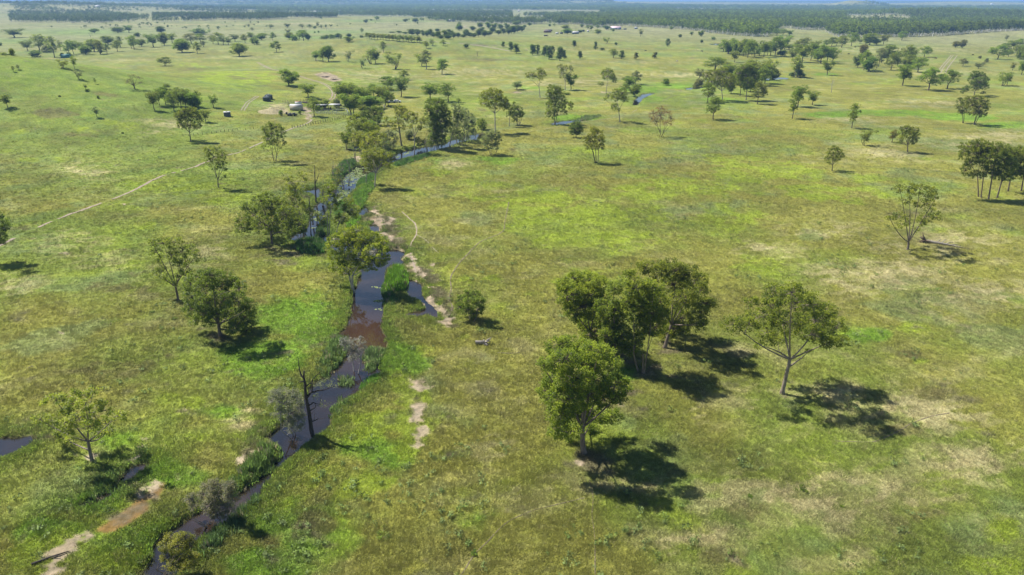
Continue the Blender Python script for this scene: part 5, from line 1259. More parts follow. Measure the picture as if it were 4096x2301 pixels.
stand("", A(1024, k2, 200, [(330,360,185,185,'round','m',"rounded dark green tree above the two dark tanks"),(520,478,330,155,'gum','y',"bright round headed tree between the tanks and the track bend"),(587,668,470,130,'gum','m',"straight stemmed tree in front of the yards with a flat shadow"),(700,590,490,100,'round','m',"dark leafy tree against the yard shelter"),(820,585,480,80,'bush','g',"dull bushy tree at the right end of the yard shelter"),(635,605,555,90,'bush','m',"leafy sapling between the straight stemmed tree and the shelter"),(250,662,600,40,'bush','m',"small dark bush beside the straw coloured mound"),
 (1760,500,325,185,'gum','m',"left one of two round gums in the paddock behind the creek"),(1935,522,320,180,'gum','m',"right one of two round gums in the paddock behind the creek"),(2035,545,480,50,'slim','y',"thin little sapling poking above the tall dense gum clump"),
 (605,110,2,85,'gum','m',"left small tree of the trio below the knoll"),(675,120,-18,95,'gum','m',"middle tree of the trio below the knoll"),(728,118,-55,120,'round','d',"right, darkest tree of the trio below the knoll"),(938,120,-5,95,'multi','g',"grey-green vase shaped tree on the slope of the knoll"),(1080,188,75,80,'multi','g',"small grey-green tree in front of the paired knoll trees"),(1165,140,-32,150,'multi','m',"large many-stemmed tree of the knoll pair"),(1200,138,0,100,'gum','d',"smaller dark tree of the knoll pair"),
 (1383,195,8,150,'multi','m',"spreading umbrella gum right of the knoll pair"),(1668,165,30,110,'gum','y',"round headed tree leaning on a taller pale gum"),(1712,195,-5,110,'slim','g',"tall pale gum behind the round headed tree"),(1870,245,82,130,'gum','m',"small umbrella gum alone with a shadow each side"),(1490,300,190,105,'gum','m',"gum standing behind the dark pair near the white cars"),
 (1330,400,258,170,'gum','d',"dark spreading gum left of the pair near the white cars"),(1457,472,255,150,'gum','d',"tall dark gum with a round shadow above the white cars"),(440,650,600,26,'bush','m',"tiny bush near the worn patch by the shed")]))
stand("in the stock yard grove", A(1024, k2, 200, [(900,560,310,210,'gum','m'),(950,658,420,170,'gum','m'),(1010,560,345,160,'gum','m'),(1075,600,480,120,'round','m'),(1150,590,450,200,'round','m'),(1110,520,365,170,'gum','m'),(1185,470,335,150,'gum','m'),(1060,480,380,160,'round','d'),(830,480,360,110,'gum','m'),(1300,560,350,130,'gum','o'),(1330,572,400,110,'gum','m'),(1250,520,350,120,'gum','o'),(980,655,450,110,'slim','m'),(1068,628,545,90,'gum','o')]), "trees of the grove over the stock yards")
stand("", A(1024, k4, 0, [(1283,528,415,65,'slim','o',"slender single gum in the middle of the knoll"),(208,525,408,95,'gum','d',"small dark gum on the left shoulder of the knoll"),(928,425,365,86,'round','m',"wide low tree on the crest left of the plantation row"),(1712,490,408,65,'gum','y',"little yellow-green tree below the sandy lane"),(1770,460,385,62,'multi','g',"little grey tree below the sandy lane"),(1885,462,395,64,'gum','m',"little flat crowned tree just under the sandy lane"),(2115,485,438,50,'round','d',"small round dark tree in the pale paddock by the lane"),(858,405,350,32,'slim','g',"thin tree at the right end of the low hedge trees"),
 (10,455,390,50,'round','m',"dark tree on the crest left of the knoll"),(60,405,330,115,'round','m',"large rounded tree behind the knoll's left shoulder"),(170,410,320,70,'gum','d',"dark tree behind the left shoulder of the knoll")]))
stand("in the clump behind the knoll", A(1024, k4, 0, [(335,400,320,90,'round','m'),(390,412,345,80,'bush','m'),(325,345,290,50,'gum','g'),(440,395,320,80,'gum','m'),(480,412,297,130,'gum','m'),(525,410,335,55,'round','k')]), "clump behind the knoll")
stand("in the low hedge behind the knoll", A(1024, k4, 0, [(670,397,360,60,'bush','d'),(712,392,348,44,'bush','d'),(770,390,345,84,'bush','d'),(830,388,332,64,'round','d'),(935,377,335,50,'round','k'),(985,380,368,28,'bush','k'),(1065,380,355,44,'bush','k')]), "low dark hedge trees")
row = []
for k in range(20):
    t = k / 19
    row.append((1466 + 214 * t + rng.uniform(-3, 3), 157 + 15 * t + rng.uniform(-2, 1), 131 + 13 * t + rng.uniform(-3, 2), 20 + rng.uniform(-3, 5), 'slim' if k % 3 else 'gum', 'o'))
stand("in the knoll's straight plantation row", row, "plantation row on the knoll")
stand("in the fig line behind the knoll", A(1024, k4, 0, [(1570,357,288,75,'round','k'),(1625,360,290,60,'round','k'),(1370,330,318,60,'round','d'),(1440,335,308,55,'round','d'),(1500,345,318,55,'round','d'),(1680,365,300,60,'round','k'),(1725,368,305,60,'round','k'),(1755,362,288,60,'round','k'),(1785,378,320,45,'round','k'),(1830,385,310,70,'round','k'),(1825,320,285,45,'round','k'),(1862,392,350,55,'round','k'),(1905,385,300,70,'round','k'),(1950,370,290,70,'round','k'),(1930,395,345,70,'round','k'),(1990,385,320,60,'round','k'),(2035,380,325,55,'round','k'),(2045,310,240,65,'round','d'),(2050,290,215,50,'gum','d')]), "line of dark figs behind the knoll")
stand("in the fig grove by the driveway", A(1024, k4, 0, [(2085,380,345,50,'round','k'),(2115,375,290,55,'round','k'),(2155,375,325,60,'round','k'),(2180,310,260,60,'round','d'),(2195,378,330,60,'round','k'),(2240,370,290,55,'round','k'),(2255,280,225,55,'round','d'),(2275,330,270,60,'round','k'),(2300,372,300,60,'round','k'),(2335,290,220,60,'round','d'),(2345,362,310,60,'round','k'),(2375,250,195,45,'gum','d'),(2380,330,270,60,'round','k'),(2405,290,230,60,'round','d'),(2440,350,300,60,'round','k'),(2460,300,240,60,'round','k'),(2490,345,280,60,'round','k'),(2520,300,230,60,'round','d'),(2540,348,275,60,'round','k'),(2570,340,260,60,'round','k')]), "fig grove right of the driveway")
stand("in the fig grove's right hand tail", A(2048, k4, 0, [(20,340,255,60,'round','k'),(55,325,250,60,'round','k'),(95,320,258,60,'round','k'),(125,285,248,35,'round','d'),(40,255,210,60,'round','d'),(70,250,200,50,'gum','d'),(150,235,180,50,'gum','m'),(175,262,225,40,'round','d')]), "tail of the fig grove")
stand("on the far flat", A(1024, k4, 0, [(145,290,243,70,'gum','g'),(315,283,232,66,'gum','g'),(467,287,237,66,'gum','g'),(540,284,243,55,'gum','g'),(592,292,260,40,'round','d'),(625,278,217,44,'slim','g'),(658,287,252,28,'slim','g'),(755,277,242,30,'gum','g'),(1065,335,280,38,'gum','d'),(590,332,315,18,'bush','d'),(630,330,308,18,'bush','d')]), "small trees of the far flat")
stand("on the distant green strip", A(1024, k4, 0, [(1110,232,193,50,'round','k'),(1505,222,187,52,'round','k'),(1603,226,180,60,'round','d'),(1160,208,192,28,'bush','m'),(1215,206,162,60,'gum','d'),(1660,215,175,30,'gum','d'),(1685,215,178,25,'gum','d'),(1820,212,168,60,'gum','g'),(1930,218,195,40,'round','d')]), "trees of the distant green strip")
stand("in the row of tapering sheoaks", A(2048, k4, 0, [(42,540,435,60,'cone','d'),(205,557,443,50,'cone','k'),(225,540,448,42,'cone','k'),(258,552,445,46,'cone','k'),(325,565,465,50,'cone','k'),(345,560,452,42,'cone','k'),(372,600,458,68,'cone','k'),(408,565,458,40,'cone','k'),(482,612,467,72,'cone','k'),(524,595,498,50,'cone','k'),(-10,515,418,52,'cone','k'),(-90,475,415,36,'cone','d')]), "row of tapering sheoaks")
stand("", A(2048, k4, 0, [(625,473,403,44,'cone','k',"egg shaped dark sheoak alone above the sheoak row"),(838,505,415,36,'cone','k',"tall narrow dark sheoak in the pale paddock"),(683,592,510,46,'cone','k',"dark sheoak alone right of the sheoak row"),(912,508,478,46,'bush','g',"low grey round bush right of the narrow sheoak"),(945,437,367,62,'multi','y',"yellowish open tree above the low grey bush"),(1045,460,423,28,'round','d',"tiny round tree near the yellowish open tree"),(1018,585,487,92,'gum','m',"irregular green tree touching the left of a row of three dark ones"),
 (1103,593,503,54,'cone','k',"dark egg shaped tree touching the irregular green tree"),(1247,597,524,50,'cone','b',"reddish brown egg shaped tree in the middle paddock"),(1436,590,522,50,'cone','b',"dark brown egg shaped tree right of the reddish one"),(1568,472,385,44,'cone','k',"tall dark narrow tree in the upper right paddock"),(1293,370,290,54,'slim','g',"pale gum alone just below the woodland edge"),(1690,382,342,34,'round','d',"small round dark tree in the paddock near the woodland"),(1805,365,315,40,'gum','m',"small tree standing out from the woodland edge"),(1905,372,302,58,'round','m',"rounded green tree at the woodland edge"),
 (1908,435,398,26,'round','k',"tiny dark tree beside the farm dam"),(2022,400,368,46,'bush','g',"grey domed bush behind the farm dam"),(865,348,292,66,'round','m',"rounded green tree right of the lower farmhouse"),(1018,330,285,36,'gum','m',"small tree in front of the long white roofed farmhouse"),(555,345,285,95,'round','m',"big dark green garden tree hiding the lower farmhouse's left end"),(540,300,250,75,'round','o',"tree behind the big garden tree of the lower farmhouse"),(700,278,240,36,'round','d',"round dark tree on the grass between the two farmhouses"),
 (760,300,250,45,'gum','d',"left dark tree above the lower farmhouse yard"),(795,312,250,50,'gum','d',"middle dark tree above the lower farmhouse yard"),(860,292,250,45,'gum','d',"right tree above the lower farmhouse yard"),(950,300,258,78,'round','k',"dark round tree at the left end of the long white roofed farmhouse"),(685,335,300,40,'round','d',"small dark tree at the right end of the lower farmhouse"),(378,268,240,26,'round','d',"little tree on the strip below the far pasture"),(424,266,235,30,'gum','d',"second little tree on the strip below the far pasture"),(2500,450,415,16,'round','d',"tiny dark tree above the back gum clump"),(1600,300,262,40,'round','o',"rounded tree before the woodland edge above the paddock")]))
stand("in the gum belt behind the right stream", A(2048, k4, 0, [(2125,522,430,110,'gum','m'),(2170,545,385,130,'gum','m'),(2215,520,378,120,'gum','m'),(2245,555,410,100,'gum','m'),(2325,570,385,100,'gum','m'),(2345,540,390,120,'round','m'),(2372,582,400,120,'gum','m'),(2410,560,385,100,'gum','m'),(2440,575,475,100,'gum','m'),(2490,560,430,90,'gum','m'),(2535,578,405,110,'gum','m'),(2235,628,505,84,'gum','o'),(2180,540,470,80,'round','d'),(2290,550,430,90,'round','d'),(2570,560,430,90,'gum','m')]), "gum belt behind the right stream")
stand("", A(2048, k2, 200, [(1240,350,200,120,'gum','g',"tall grey-green gum at the back of the stream bend cluster"),(1180,400,260,120,'gum','m',"left dark gum of the stream bend cluster"),(1235,468,340,110,'round','m',"dark drooping tree on the water's edge at the stream bend"),(1150,330,260,80,'gum','g',"pale small gum at the left of the stream bend cluster"),(1130,430,330,110,'gum','m',"leafy gum low in the stream bend cluster"),(1540,356,285,75,'bush','d',"dark oval bush alone right of the stream bend"),(590,402,230,105,'gum','m',"green bushy tree at the foot of the dead topped gum"),(2020,700,455,155,'gum','o',"leaning two-part tree with a long thin shadow"),(1965,530,320,130,'gum','m',"gum at the left front corner of the right grove"),(50,400,310,110,'gum','g',"small grey gum beside the muddy gully"),(560,450,425,60,'bush','m',"low green bush in the gully below the dead topped gum")]))
stand("in the large right grove", A(2048, k2, 200, [(1885,300,180,90,'slim','g'),(1870,372,280,100,'bush','g'),(2040,205,65,240,'gum','m'),(2180,300,130,170,'gum','o'),(2290,462,150,130,'gum','m'),(2465,545,305,125,'gum','o'),(2060,330,195,180,'gum','o'),(2380,280,90,150,'gum','o'),(2480,300,95,150,'gum','o'),(2500,360,170,140,'gum','m'),(2250,350,200,140,'round','m'),(2540,340,135,150,'gum','m'),(2200,440,300,100,'round','m'),(2400,420,300,120,'round','d'),(2130,260,120,120,'gum','o')]), "trees of the large right hand grove")
stand("", A(3072, k2, 200, [(635,-0,-60,1,'slim','g',None)][:0] + [(1350,360,125,155,'gum','m',"left of three big gums in line at the far right"),(1608,408,165,235,'gum','m',"widest, middle of three big gums in line at the far right"),(1803,390,190,165,'gum','d',"roundest, right of three big gums in line at the far right"),(2350,362,215,110,'multi','m',"many-stemmed small gum far right behind the ragged gum"),(2400,358,220,80,'slim','o',"slim tree leaning right of the many-stemmed small gum"),(1955,165,80,78,'gum','g',"small round grey-green tree in the pale far paddock"),(2110,192,125,74,'gum','g',"small tree with a shadow in the far right paddock"),(2160,165,120,46,'gum','g',"slighter tree beside the small shadowed one far right"),(2195,132,80,38,'bush','g',"tiny grey bush above the small shadowed tree"),(2125,90,55,28,'bush','g',"tiny bush in the pale far paddock"),(2455,207,125,48,'slim','b',"dark brownish narrow tree near the right edge"),(2545,250,105,85,'gum','m',"gum cut by the right edge in the far paddock"),
 (590,255,92,105,'gum','m',"bright small gum standing in front of the dark belt"),(265,278,50,110,'slim','p',"white stemmed sparse gum at the end of the stream"),(300,275,120,90,'slim','o',"thin white stemmed gum next to the sparse one"),(315,272,190,90,'bush','g',"grey bush under the white stemmed gums"),(240,275,215,60,'bush','g',"small grey bush left under the white stemmed gums"),(30,285,80,130,'slim','p',"pale stemmed gum just right of the large grove"),(60,290,180,90,'bush','m',"leafy bush at the right foot of the large grove"),(355,268,235,30,'bush','d',"tiny dark bush right of the white stemmed gums"),(297,572,345,150,'gum','m',"taller crowned tree behind the thin pale stemmed one"),(445,555,405,108,'gum','o',"little flat topped tree right of the taller crowned pair"),(243,692,445,110,'slim','m',"thin pale stemmed tree in front of the taller crowned tree"),(840,788,530,106,'slim','m',"tall narrow gum alone on the right meadow"),(978,962,785,145,'multi','o',"small see-through gum right of the narrow gum's shadow"),(1242,930,795,78,'slim','b',"small brownish sapling left of the round topped gum")]))
stand("in the tall far right clump", A(3072, k2, 200, [(960,205,-5,140,'gum','m'),(1010,218,65,130,'round','d'),(1045,212,90,100,'wispy','g'),(900,180,30,90,'round','g'),(1110,170,-25,100,'slim','g'),(1195,130,-60,150,'gum','o'),(1235,205,25,130,'gum','o'),(1140,130,-30,110,'slim','g'),(1380,150,-60,150,'gum','o'),(1300,160,0,120,'gum','o'),(1505,225,65,155,'gum','m'),(1565,75,-45,120,'gum','m'),(1440,120,-40,110,'gum','m'),(1400,190,40,120,'round','m')]), "tall mixed clump far right")
stand("in the leafy belt below the woodland", A(3072, k4, 0, [(20,565,400,130,'gum','m'),(70,570,360,140,'gum','m'),(120,520,400,110,'gum','m'),(165,500,345,110,'gum','m'),(135,567,500,90,'bush','o'),(210,505,440,90,'gum','m'),(240,605,500,90,'gum','o'),(280,560,440,110,'gum','m'),(345,628,430,150,'gum','m'),(330,500,385,110,'gum','o'),(390,470,370,90,'gum','o'),(430,612,430,110,'gum','m'),(460,540,400,110,'gum','o'),(500,620,480,90,'round','m'),(530,640,440,130,'gum','m'),(600,622,460,120,'gum','m'),(650,640,470,140,'gum','m'),(590,470,395,90,'gum','o'),(640,465,370,90,'gum','d'),(20,350,285,110,'gum','m'),(90,360,280,110,'gum','m'),(150,355,290,100,'gum','m'),(215,365,300,60,'gum','d')]), "leafy belt below the far woodland")
stand("along the far right paddock", A(3072, k4, 0, [(1345,408,312,95,'gum','m'),(1165,447,340,88,'gum','o'),(1090,452,388,70,'round','k'),(1020,455,330,130,'round','m'),(835,465,320,120,'gum','m'),(740,482,355,110,'gum','m'),(690,460,380,90,'gum','m'),(925,440,385,60,'slim','g'),(980,450,370,70,'gum','m'),(1885,482,412,60,'round','b'),(1952,487,395,68,'round','b')]), "trees along the far right paddock")
stand("on the right edge rise", A(3072, k4, 0, [(2310,600,450,150,'gum','m'),(2415,572,495,75,'gum','m'),(2380,530,430,110,'gum','m'),(2460,500,400,110,'gum','m'),(2530,470,385,120,'gum','m'),(2500,565,450,100,'gum','o'),(2560,560,440,100,'gum','m'),(2575,630,500,90,'gum','m'),(2540,600,470,80,'bush','m'),(2395,412,350,40,'slim','g')]), "bushy trees on the right edge rise")
stand("", [(3450,222,176,29,'round','b',"dark purplish brown oval tree behind the tall mixed clump")])

stand("", [(1722,596,470,62,'wispy','g',"grey wispy tree left of the tall dense gum clump"),(1748,588,430,60,'gum','m',"green gum tucked behind the tall dense gum clump"),(1832,578,440,62,'wispy','g',"grey wispy tree between the leaning white trunk and the far reach"),(1888,562,455,50,'wispy','g',"last grey wispy tree at the far end of the blue reach"),(1545,640,548,52,'wispy','g',"grey willowy tree behind the lily pads' pale gums"),(1512,668,575,44,'wispy','g',"smaller grey willowy tree at the top of the lily pads"),
 (1352,748,662,46,'wispy','o',"olive wispy sapling clump among bare stems on the left bank"),(1306,806,722,46,'wispy','o',"olive wispy tree right of the tall bare dead pole"),(1208,918,760,56,'wispy','o',"olive wispy tree close behind the wide domed tree"),(1440,610,520,60,'gum','y',"yellowish gum at the small blue pool left of the creek"),(1388,600,520,46,'gum','m',"dark small gum at the foot of the tall ragged gum"),(1480,560,478,60,'gum','y',"bright topped gum below the dome shaped tree"),
 (1925,520,470,40,'bush','m',"low bush beyond the far end of the blue reach"),(1640,560,520,30,'bush','g',"small grey bush above the blue reach")])

# ------------------------------------------------------------------ far woodland, too many and too small to tell apart
def wood_kind(seed, H, W, n):
    g = np.random.default_rng(seed)
    L_ = lumps(seed, 7, W, H * .38, H * .9, [dome, vase, oval][seed % 3], W * .2)
    C, R = [], []
    for b in L_:
        d = g.normal(0, 1, (3, 3)); d /= np.linalg.norm(d, axis=1)[:, None]
        C.append(np.array(b[:3]) + d * np.array(b[3:6]) * .7); R.append(np.full(3, W * .11))
    V, Q, v = leaf_arrays(g, np.concatenate(C), np.concatenate(R), n, 1.35, wr=.7)
    mb = MB(); mb.tube([(0, 0, -.3), (.1, 0, H * .5)], [.28, .15], 4, False)
    tv = np.concatenate(mb.v); tq = np.concatenate(mb.q)
    vv = np.concatenate([V, tv]); qq = np.concatenate([Q, tq + len(V)])
    mi = np.r_[np.zeros(len(Q), int), np.ones(len(tq), int)]
    return mesh_np("woodland_tree", vv, qq, mats=[M['leafi'], M['bark']], midx=mi, attrs={"v": np.r_[v, np.full(len(tv), .5)]})
WK = [wood_kind(3 * k + k, 14, 10, 5) for k in range(5)]
def inpoly(P, x, y):
    ins = np.zeros(x.shape, bool); n = len(P)
    for i in range(n):
        ax, ay = P[i]; bx, by = P[(i + 1) % n]
        c = (ay > y) != (by > y)
        ins ^= c & (x < ax + (y - ay) * (bx - ax) / ((by - ay) or 1e-9))
    return ins
def flatpt(px, py):
    d = ray(px, py); t = min(CAM_H / max(-d[2], 1e-4), 15000)
    return (d[0] * t, d[1] * t)
# outlines are survey positions on the level plain: outline, trees, patchiness, height factor, tint, clearings
WOODS = [
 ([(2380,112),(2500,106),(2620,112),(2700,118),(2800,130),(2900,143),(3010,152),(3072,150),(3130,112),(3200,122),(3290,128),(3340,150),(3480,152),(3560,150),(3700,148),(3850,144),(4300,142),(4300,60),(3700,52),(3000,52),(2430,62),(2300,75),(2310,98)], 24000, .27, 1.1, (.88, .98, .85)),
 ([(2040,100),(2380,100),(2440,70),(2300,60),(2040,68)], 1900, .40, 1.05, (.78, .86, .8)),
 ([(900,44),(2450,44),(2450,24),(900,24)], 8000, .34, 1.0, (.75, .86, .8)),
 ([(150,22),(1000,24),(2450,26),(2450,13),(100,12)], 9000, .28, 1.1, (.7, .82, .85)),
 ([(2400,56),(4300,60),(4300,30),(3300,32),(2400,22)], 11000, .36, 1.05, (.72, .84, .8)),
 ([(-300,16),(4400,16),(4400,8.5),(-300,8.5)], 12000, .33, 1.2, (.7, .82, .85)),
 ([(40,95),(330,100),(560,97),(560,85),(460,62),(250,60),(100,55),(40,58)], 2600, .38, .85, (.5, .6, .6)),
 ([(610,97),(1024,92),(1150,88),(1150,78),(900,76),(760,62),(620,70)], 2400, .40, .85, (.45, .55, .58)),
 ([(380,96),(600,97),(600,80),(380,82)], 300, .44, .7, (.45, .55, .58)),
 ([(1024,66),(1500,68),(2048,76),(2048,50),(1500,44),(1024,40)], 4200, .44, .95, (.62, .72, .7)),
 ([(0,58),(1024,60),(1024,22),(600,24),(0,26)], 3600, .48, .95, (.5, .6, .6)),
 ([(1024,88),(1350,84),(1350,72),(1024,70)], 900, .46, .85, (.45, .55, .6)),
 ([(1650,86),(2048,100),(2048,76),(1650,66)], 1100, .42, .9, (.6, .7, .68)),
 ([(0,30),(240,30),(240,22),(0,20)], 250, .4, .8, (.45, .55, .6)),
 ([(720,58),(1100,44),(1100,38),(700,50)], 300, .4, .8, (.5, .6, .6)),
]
CLEAR = [[(3380,62),(3640,84),(3640,98),(3420,98),(3380,84)], [(2690,36),(2980,40),(2980,47),(2700,44)], [(3152,122),(3300,122),(3300,140),(3152,146)], [(2300,76),(2450,78),(2450,87),(2300,86)], [(3840,110),(3960,110),(3960,126),(3840,126)], [(3100,26),(3400,16),(3400,20),(3100,32)],
         [(2048,66),(2180,68),(2180,86),(2048,86)], [(2440,8),(2860,9),(2860,17),(2440,16)], [(3075,82),(3180,84),(3180,91),(3075,90)],[(2990,88),(3040,90),(3040,97),(2990,96)]]
wx_, wy_, wh_, wt_ = [], [], [], []
CL = [[flatpt(*q) for q in c] for c in CLEAR]
for poly, n, patch, hf, tint in WOODS:
    P = np.array([flatpt(*q) for q in poly])
    r = np.hypot(P[:, 0], P[:, 1]); a = np.arctan2(P[:, 0], P[:, 1])
    k = n * 9
    rr = np.exp(rng.uniform(np.log(r.min()), np.log(r.max()), k)); th = rng.uniform(max(a.min(), rad(-55)), min(a.max(), rad(55)), k)
    x, y = rr * np.sin(th), rr * np.cos(th)
    ok = inpoly(P, x, y)
    ok &= fbm(x, y, 130, 301, 4) > patch
    for c in CL:
        ok &= ~(inpoly(c, x, y) & (rng.uniform(0, 1, k) < .93))
    x, y, rr = x[ok][:n], y[ok][:n], rr[ok][:n]
    far = np.clip(rr / 3500, 1, 2.2)
    wx_.append(x); wy_.append(y)
    wh_.append(hf * rng.uniform(.55, 1.35, len(x)) * (1 + (far - 1) * .25) * np.where(rr > 5000, 1.1, 1)); 
    big = fbm(x, y, 260, 302, 3)
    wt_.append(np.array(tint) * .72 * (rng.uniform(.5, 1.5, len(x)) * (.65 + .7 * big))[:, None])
wx_, wy_, wh_, wt_ = map(np.concatenate, (wx_, wy_, wh_, wt_))
n = len(wx_); far = np.clip(np.hypot(wx_, wy_) / 2600, 1, 3.2)
print("woodland", n)
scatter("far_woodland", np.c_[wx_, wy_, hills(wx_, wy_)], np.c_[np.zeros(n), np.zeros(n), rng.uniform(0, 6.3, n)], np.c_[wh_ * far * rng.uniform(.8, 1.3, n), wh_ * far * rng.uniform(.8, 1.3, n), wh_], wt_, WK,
        "unbroken eucalypt woodland spreading to the horizon", "woodland")
# low scrub dotted over the far slopes and weeds on the near meadow
x, y, r = fan_points(2600, 700, 4200, 0, 46)
k = (np.abs(np.degrees(np.arctan2(x, y)) + 22) < 16) & (fbm(x, y, 160, 311, 3) > .5) & (r > 1500)
x, y = x[k], y[k]; n = len(x)
bushk = [wood_kind(50 + q, 5, 6, 4) for q in range(2)]
scatter("scrub", np.c_[x, y, hills(x, y)], np.c_[np.zeros(n), np.zeros(n), rng.uniform(0, 6.3, n)], rng.uniform(.5, 1.5, n)[:, None] * np.ones(3), np.array((.6, .68, .6)) * rng.uniform(.7, 1.2, n)[:, None], bushk, "low dark scrub dotted over the far left slopes", "scrub")
def weed_mesh(seed):
    g = np.random.default_rng(seed)
    V, Q, v = leaf_arrays(g, g.normal(0, .22, (6, 3)) * (1, 1, .4) + (0, 0, .28), np.full(6, .22), 9, .16, wr=.5)
    return mesh_np("weed", V, Q, mat=M['tuft'], attrs={"v": v})
x, y, r = fan_points(3200, 55, 330, .6, 47)
D, B = creek_sdf(x, y)
lushm = blobmask(LUSH, x, y)
k = (D > .6) & (fbm(x, y, 11, 321, 3) + .25 * lushm + .18 * (1 - sstep(3, 14, D)) > .60)
x, y, D, B = x[k], y[k], D[k], B[k]; n = len(x)
s_ = rng.uniform(.6, 2.0, n)[:, None]
scatter("weeds", np.c_[x, y, terrain(x, y, D, B)], np.c_[np.zeros(n), np.zeros(n), rng.uniform(0, 6.3, n)], s_ * np.ones(3), np.where((rng.uniform(0, 1, n) < .5)[:, None], np.array((.17, .23, .075)), np.array((.13, .19, .045))) * rng.uniform(.7, 1.4, n)[:, None], [weed_mesh(q) for q in range(3)], "low leafy weeds scattered through the meadow grass", "weeds")
# a few tussocks that can be picked out
def shrublet(bx, by, wpx, label, tint):
    p = ground(bx, by); z0 = tz(p[0], p[1]); W = wpx * depth_of(p) / FOC
    g = np.random.default_rng(int(bx)); k = 14
    C = g.normal(0, .3, (k, 3)) * (W, W, W * .3) * .8; C[:, 2] = np.abs(C[:, 2]) + W * .12
    V, Q, v = leaf_arrays(g, C, np.full(k, W * .16), 24, .16, wr=.5)
    V[:, 2] = np.maximum(V[:, 2], -.05)
    mb = MB()
    for j in range(5): mb.tube([(0, 0, -.1), tuple(C[j] * .6), tuple(C[j])], [.03, .02, .01], 4, False)
    place_tree("shrub", (p[0], p[1], z0), mb.mesh("trunk", M['bark'], True), mesh_np("crown", V, Q, mat=M['leaf'], attrs={"v": v}), tint, (.2, .16, .13), label, "shrub")
for e in [(3208,1965,44,"dark green shrub on bare soil in the lower right meadow",(.7,.85,.7)),(3365,2030,16,"little upright weed beside the pale flattened grass",(1,1.2,.8)),(1530,2145,70,"grey-green bushy clump in the lower middle meadow",(.9,1.05,1.0)),(1900,2220,34,"small shrub beside the dark curving cattle pad",(.9,1.1,.9)),(440,1300,80,"spreading low green shrub right of the pale bare patches",(.75,.9,.8)),
          (612,1250,20,"tiny green tussock on the left slope beside the dark tree",(.7,.85,.8)),(190,1022,18,"tiny dark shrub left of the white bare spot",(.6,.75,.7)),(1035,990,50,"dark shrub just left of the wide domed tree's trunk",(.6,.75,.7)),(1535,1275,20,"small shrub on the right lip of the creek",(.6,.7,.6)),(1550,1358,34,"leafy little tree at the right water's edge",(1,1.1,.9)),(1510,1345,20,"spiky dead bush in the water near the right bank",(1,.9,1.1)),
          (430,2045,50,"dark rounded tussock between the two muddy channels",(.6,.75,.7)),(1650,1205,50,"dark bushy clump on the islet by the side pool",(.7,.75,.7)),(3000,1990,26,"dark weed patch left of the shrub on bare soil",(.7,.9,.75)),(1265,1745,46,"dark leafy suckers at the foot of the burnt dead tree",(.6,.8,.6)),(700,1280,30,"leafy shrub at the left skirt of the big dark tree",(.7,.8,.6))]:
    shrublet(*e[:4], e[4])

# ------------------------------------------------------------------ farm things
P_ = dict(tank=mat_flat("dark_poly_tank", (.028, .045, .045), .45, .5, .2, 2), conc=mat_flat("weathered_concrete", (.11, .12, .13), .9, .2, .3, 1.5), rim=mat_flat("pale_tank_lid", (.6, .6, .58), .7, .3, .2, 1),
          cream=mat_flat("cream_sheet_wall", (.50, .46, .37), .7, .3, .08, 1), roof=mat_flat("white_sheet_roof", (.46, .455, .46), .55, .5, .06, 1), pink=mat_flat("faded_pink_roof", (.72, .55, .58), .5, .4, .1, 1), rust=mat_flat("rusty_sheet", (.34, .14, .08), .85, .3, .4, 2),
          steel=mat_flat("grey_steel_rail", (.34, .37, .36), .5, .5, .2, 3, 0, .3), wood=mat_flat("grey_timber", (.20, .17, .14), .9, .2, .35, 4, .03), dkwood=mat_flat("dark_timber", (.07, .058, .05), .9, .2, .3, 4, .03), log=mat_flat("bleached_log", (.30, .265, .225), .85, .2, .35, 3, .05),
          root=mat_flat("earthy_roots", (.16, .12, .085), .95, .1, .5, 3, .1), car=mat_flat("white_car_paint", (.80, .81, .82), .25, .6, .03, 1), silver=mat_flat("silver_car_paint", (.40, .44, .48), .28, .6, .04, 1, 0, .3), glass=mat_flat("dark_glass", (.02, .025, .03), .08, .6, .1, 1), tyre=mat_flat("tyre_rubber", (.02, .02, .02), .9, .2, .1, 2),
          red=mat_flat("red_roof", (.55, .06, .05), .6, .4, .1, 1), blue=mat_flat("bluish_wall", (.16, .20, .30), .7, .3, .1, 1), teal=mat_flat("teal_sheet", (.06, .20, .17), .5, .4, .15, 1), hide=mat_flat("black_hide", (.025, .02, .018), .8, .3, .2, 3), rhide=mat_flat("red_hide", (.16, .05, .025), .8, .3, .2, 3), wool=mat_flat("pale_hide", (.55, .5, .44), .9, .2, .1, 3),
          white=mat_flat("white_wall", (.7, .7, .68), .7, .3, .05, 1), soil=mat_flat("straw_mound", (.36, .31, .18), .95, .1, .35, .8, .3))
def at(px, py):
    p = ground(px, py); return (p[0], p[1], tz(p[0], p[1]))
def msize(px, p): return px * depth_of(p) / FOC

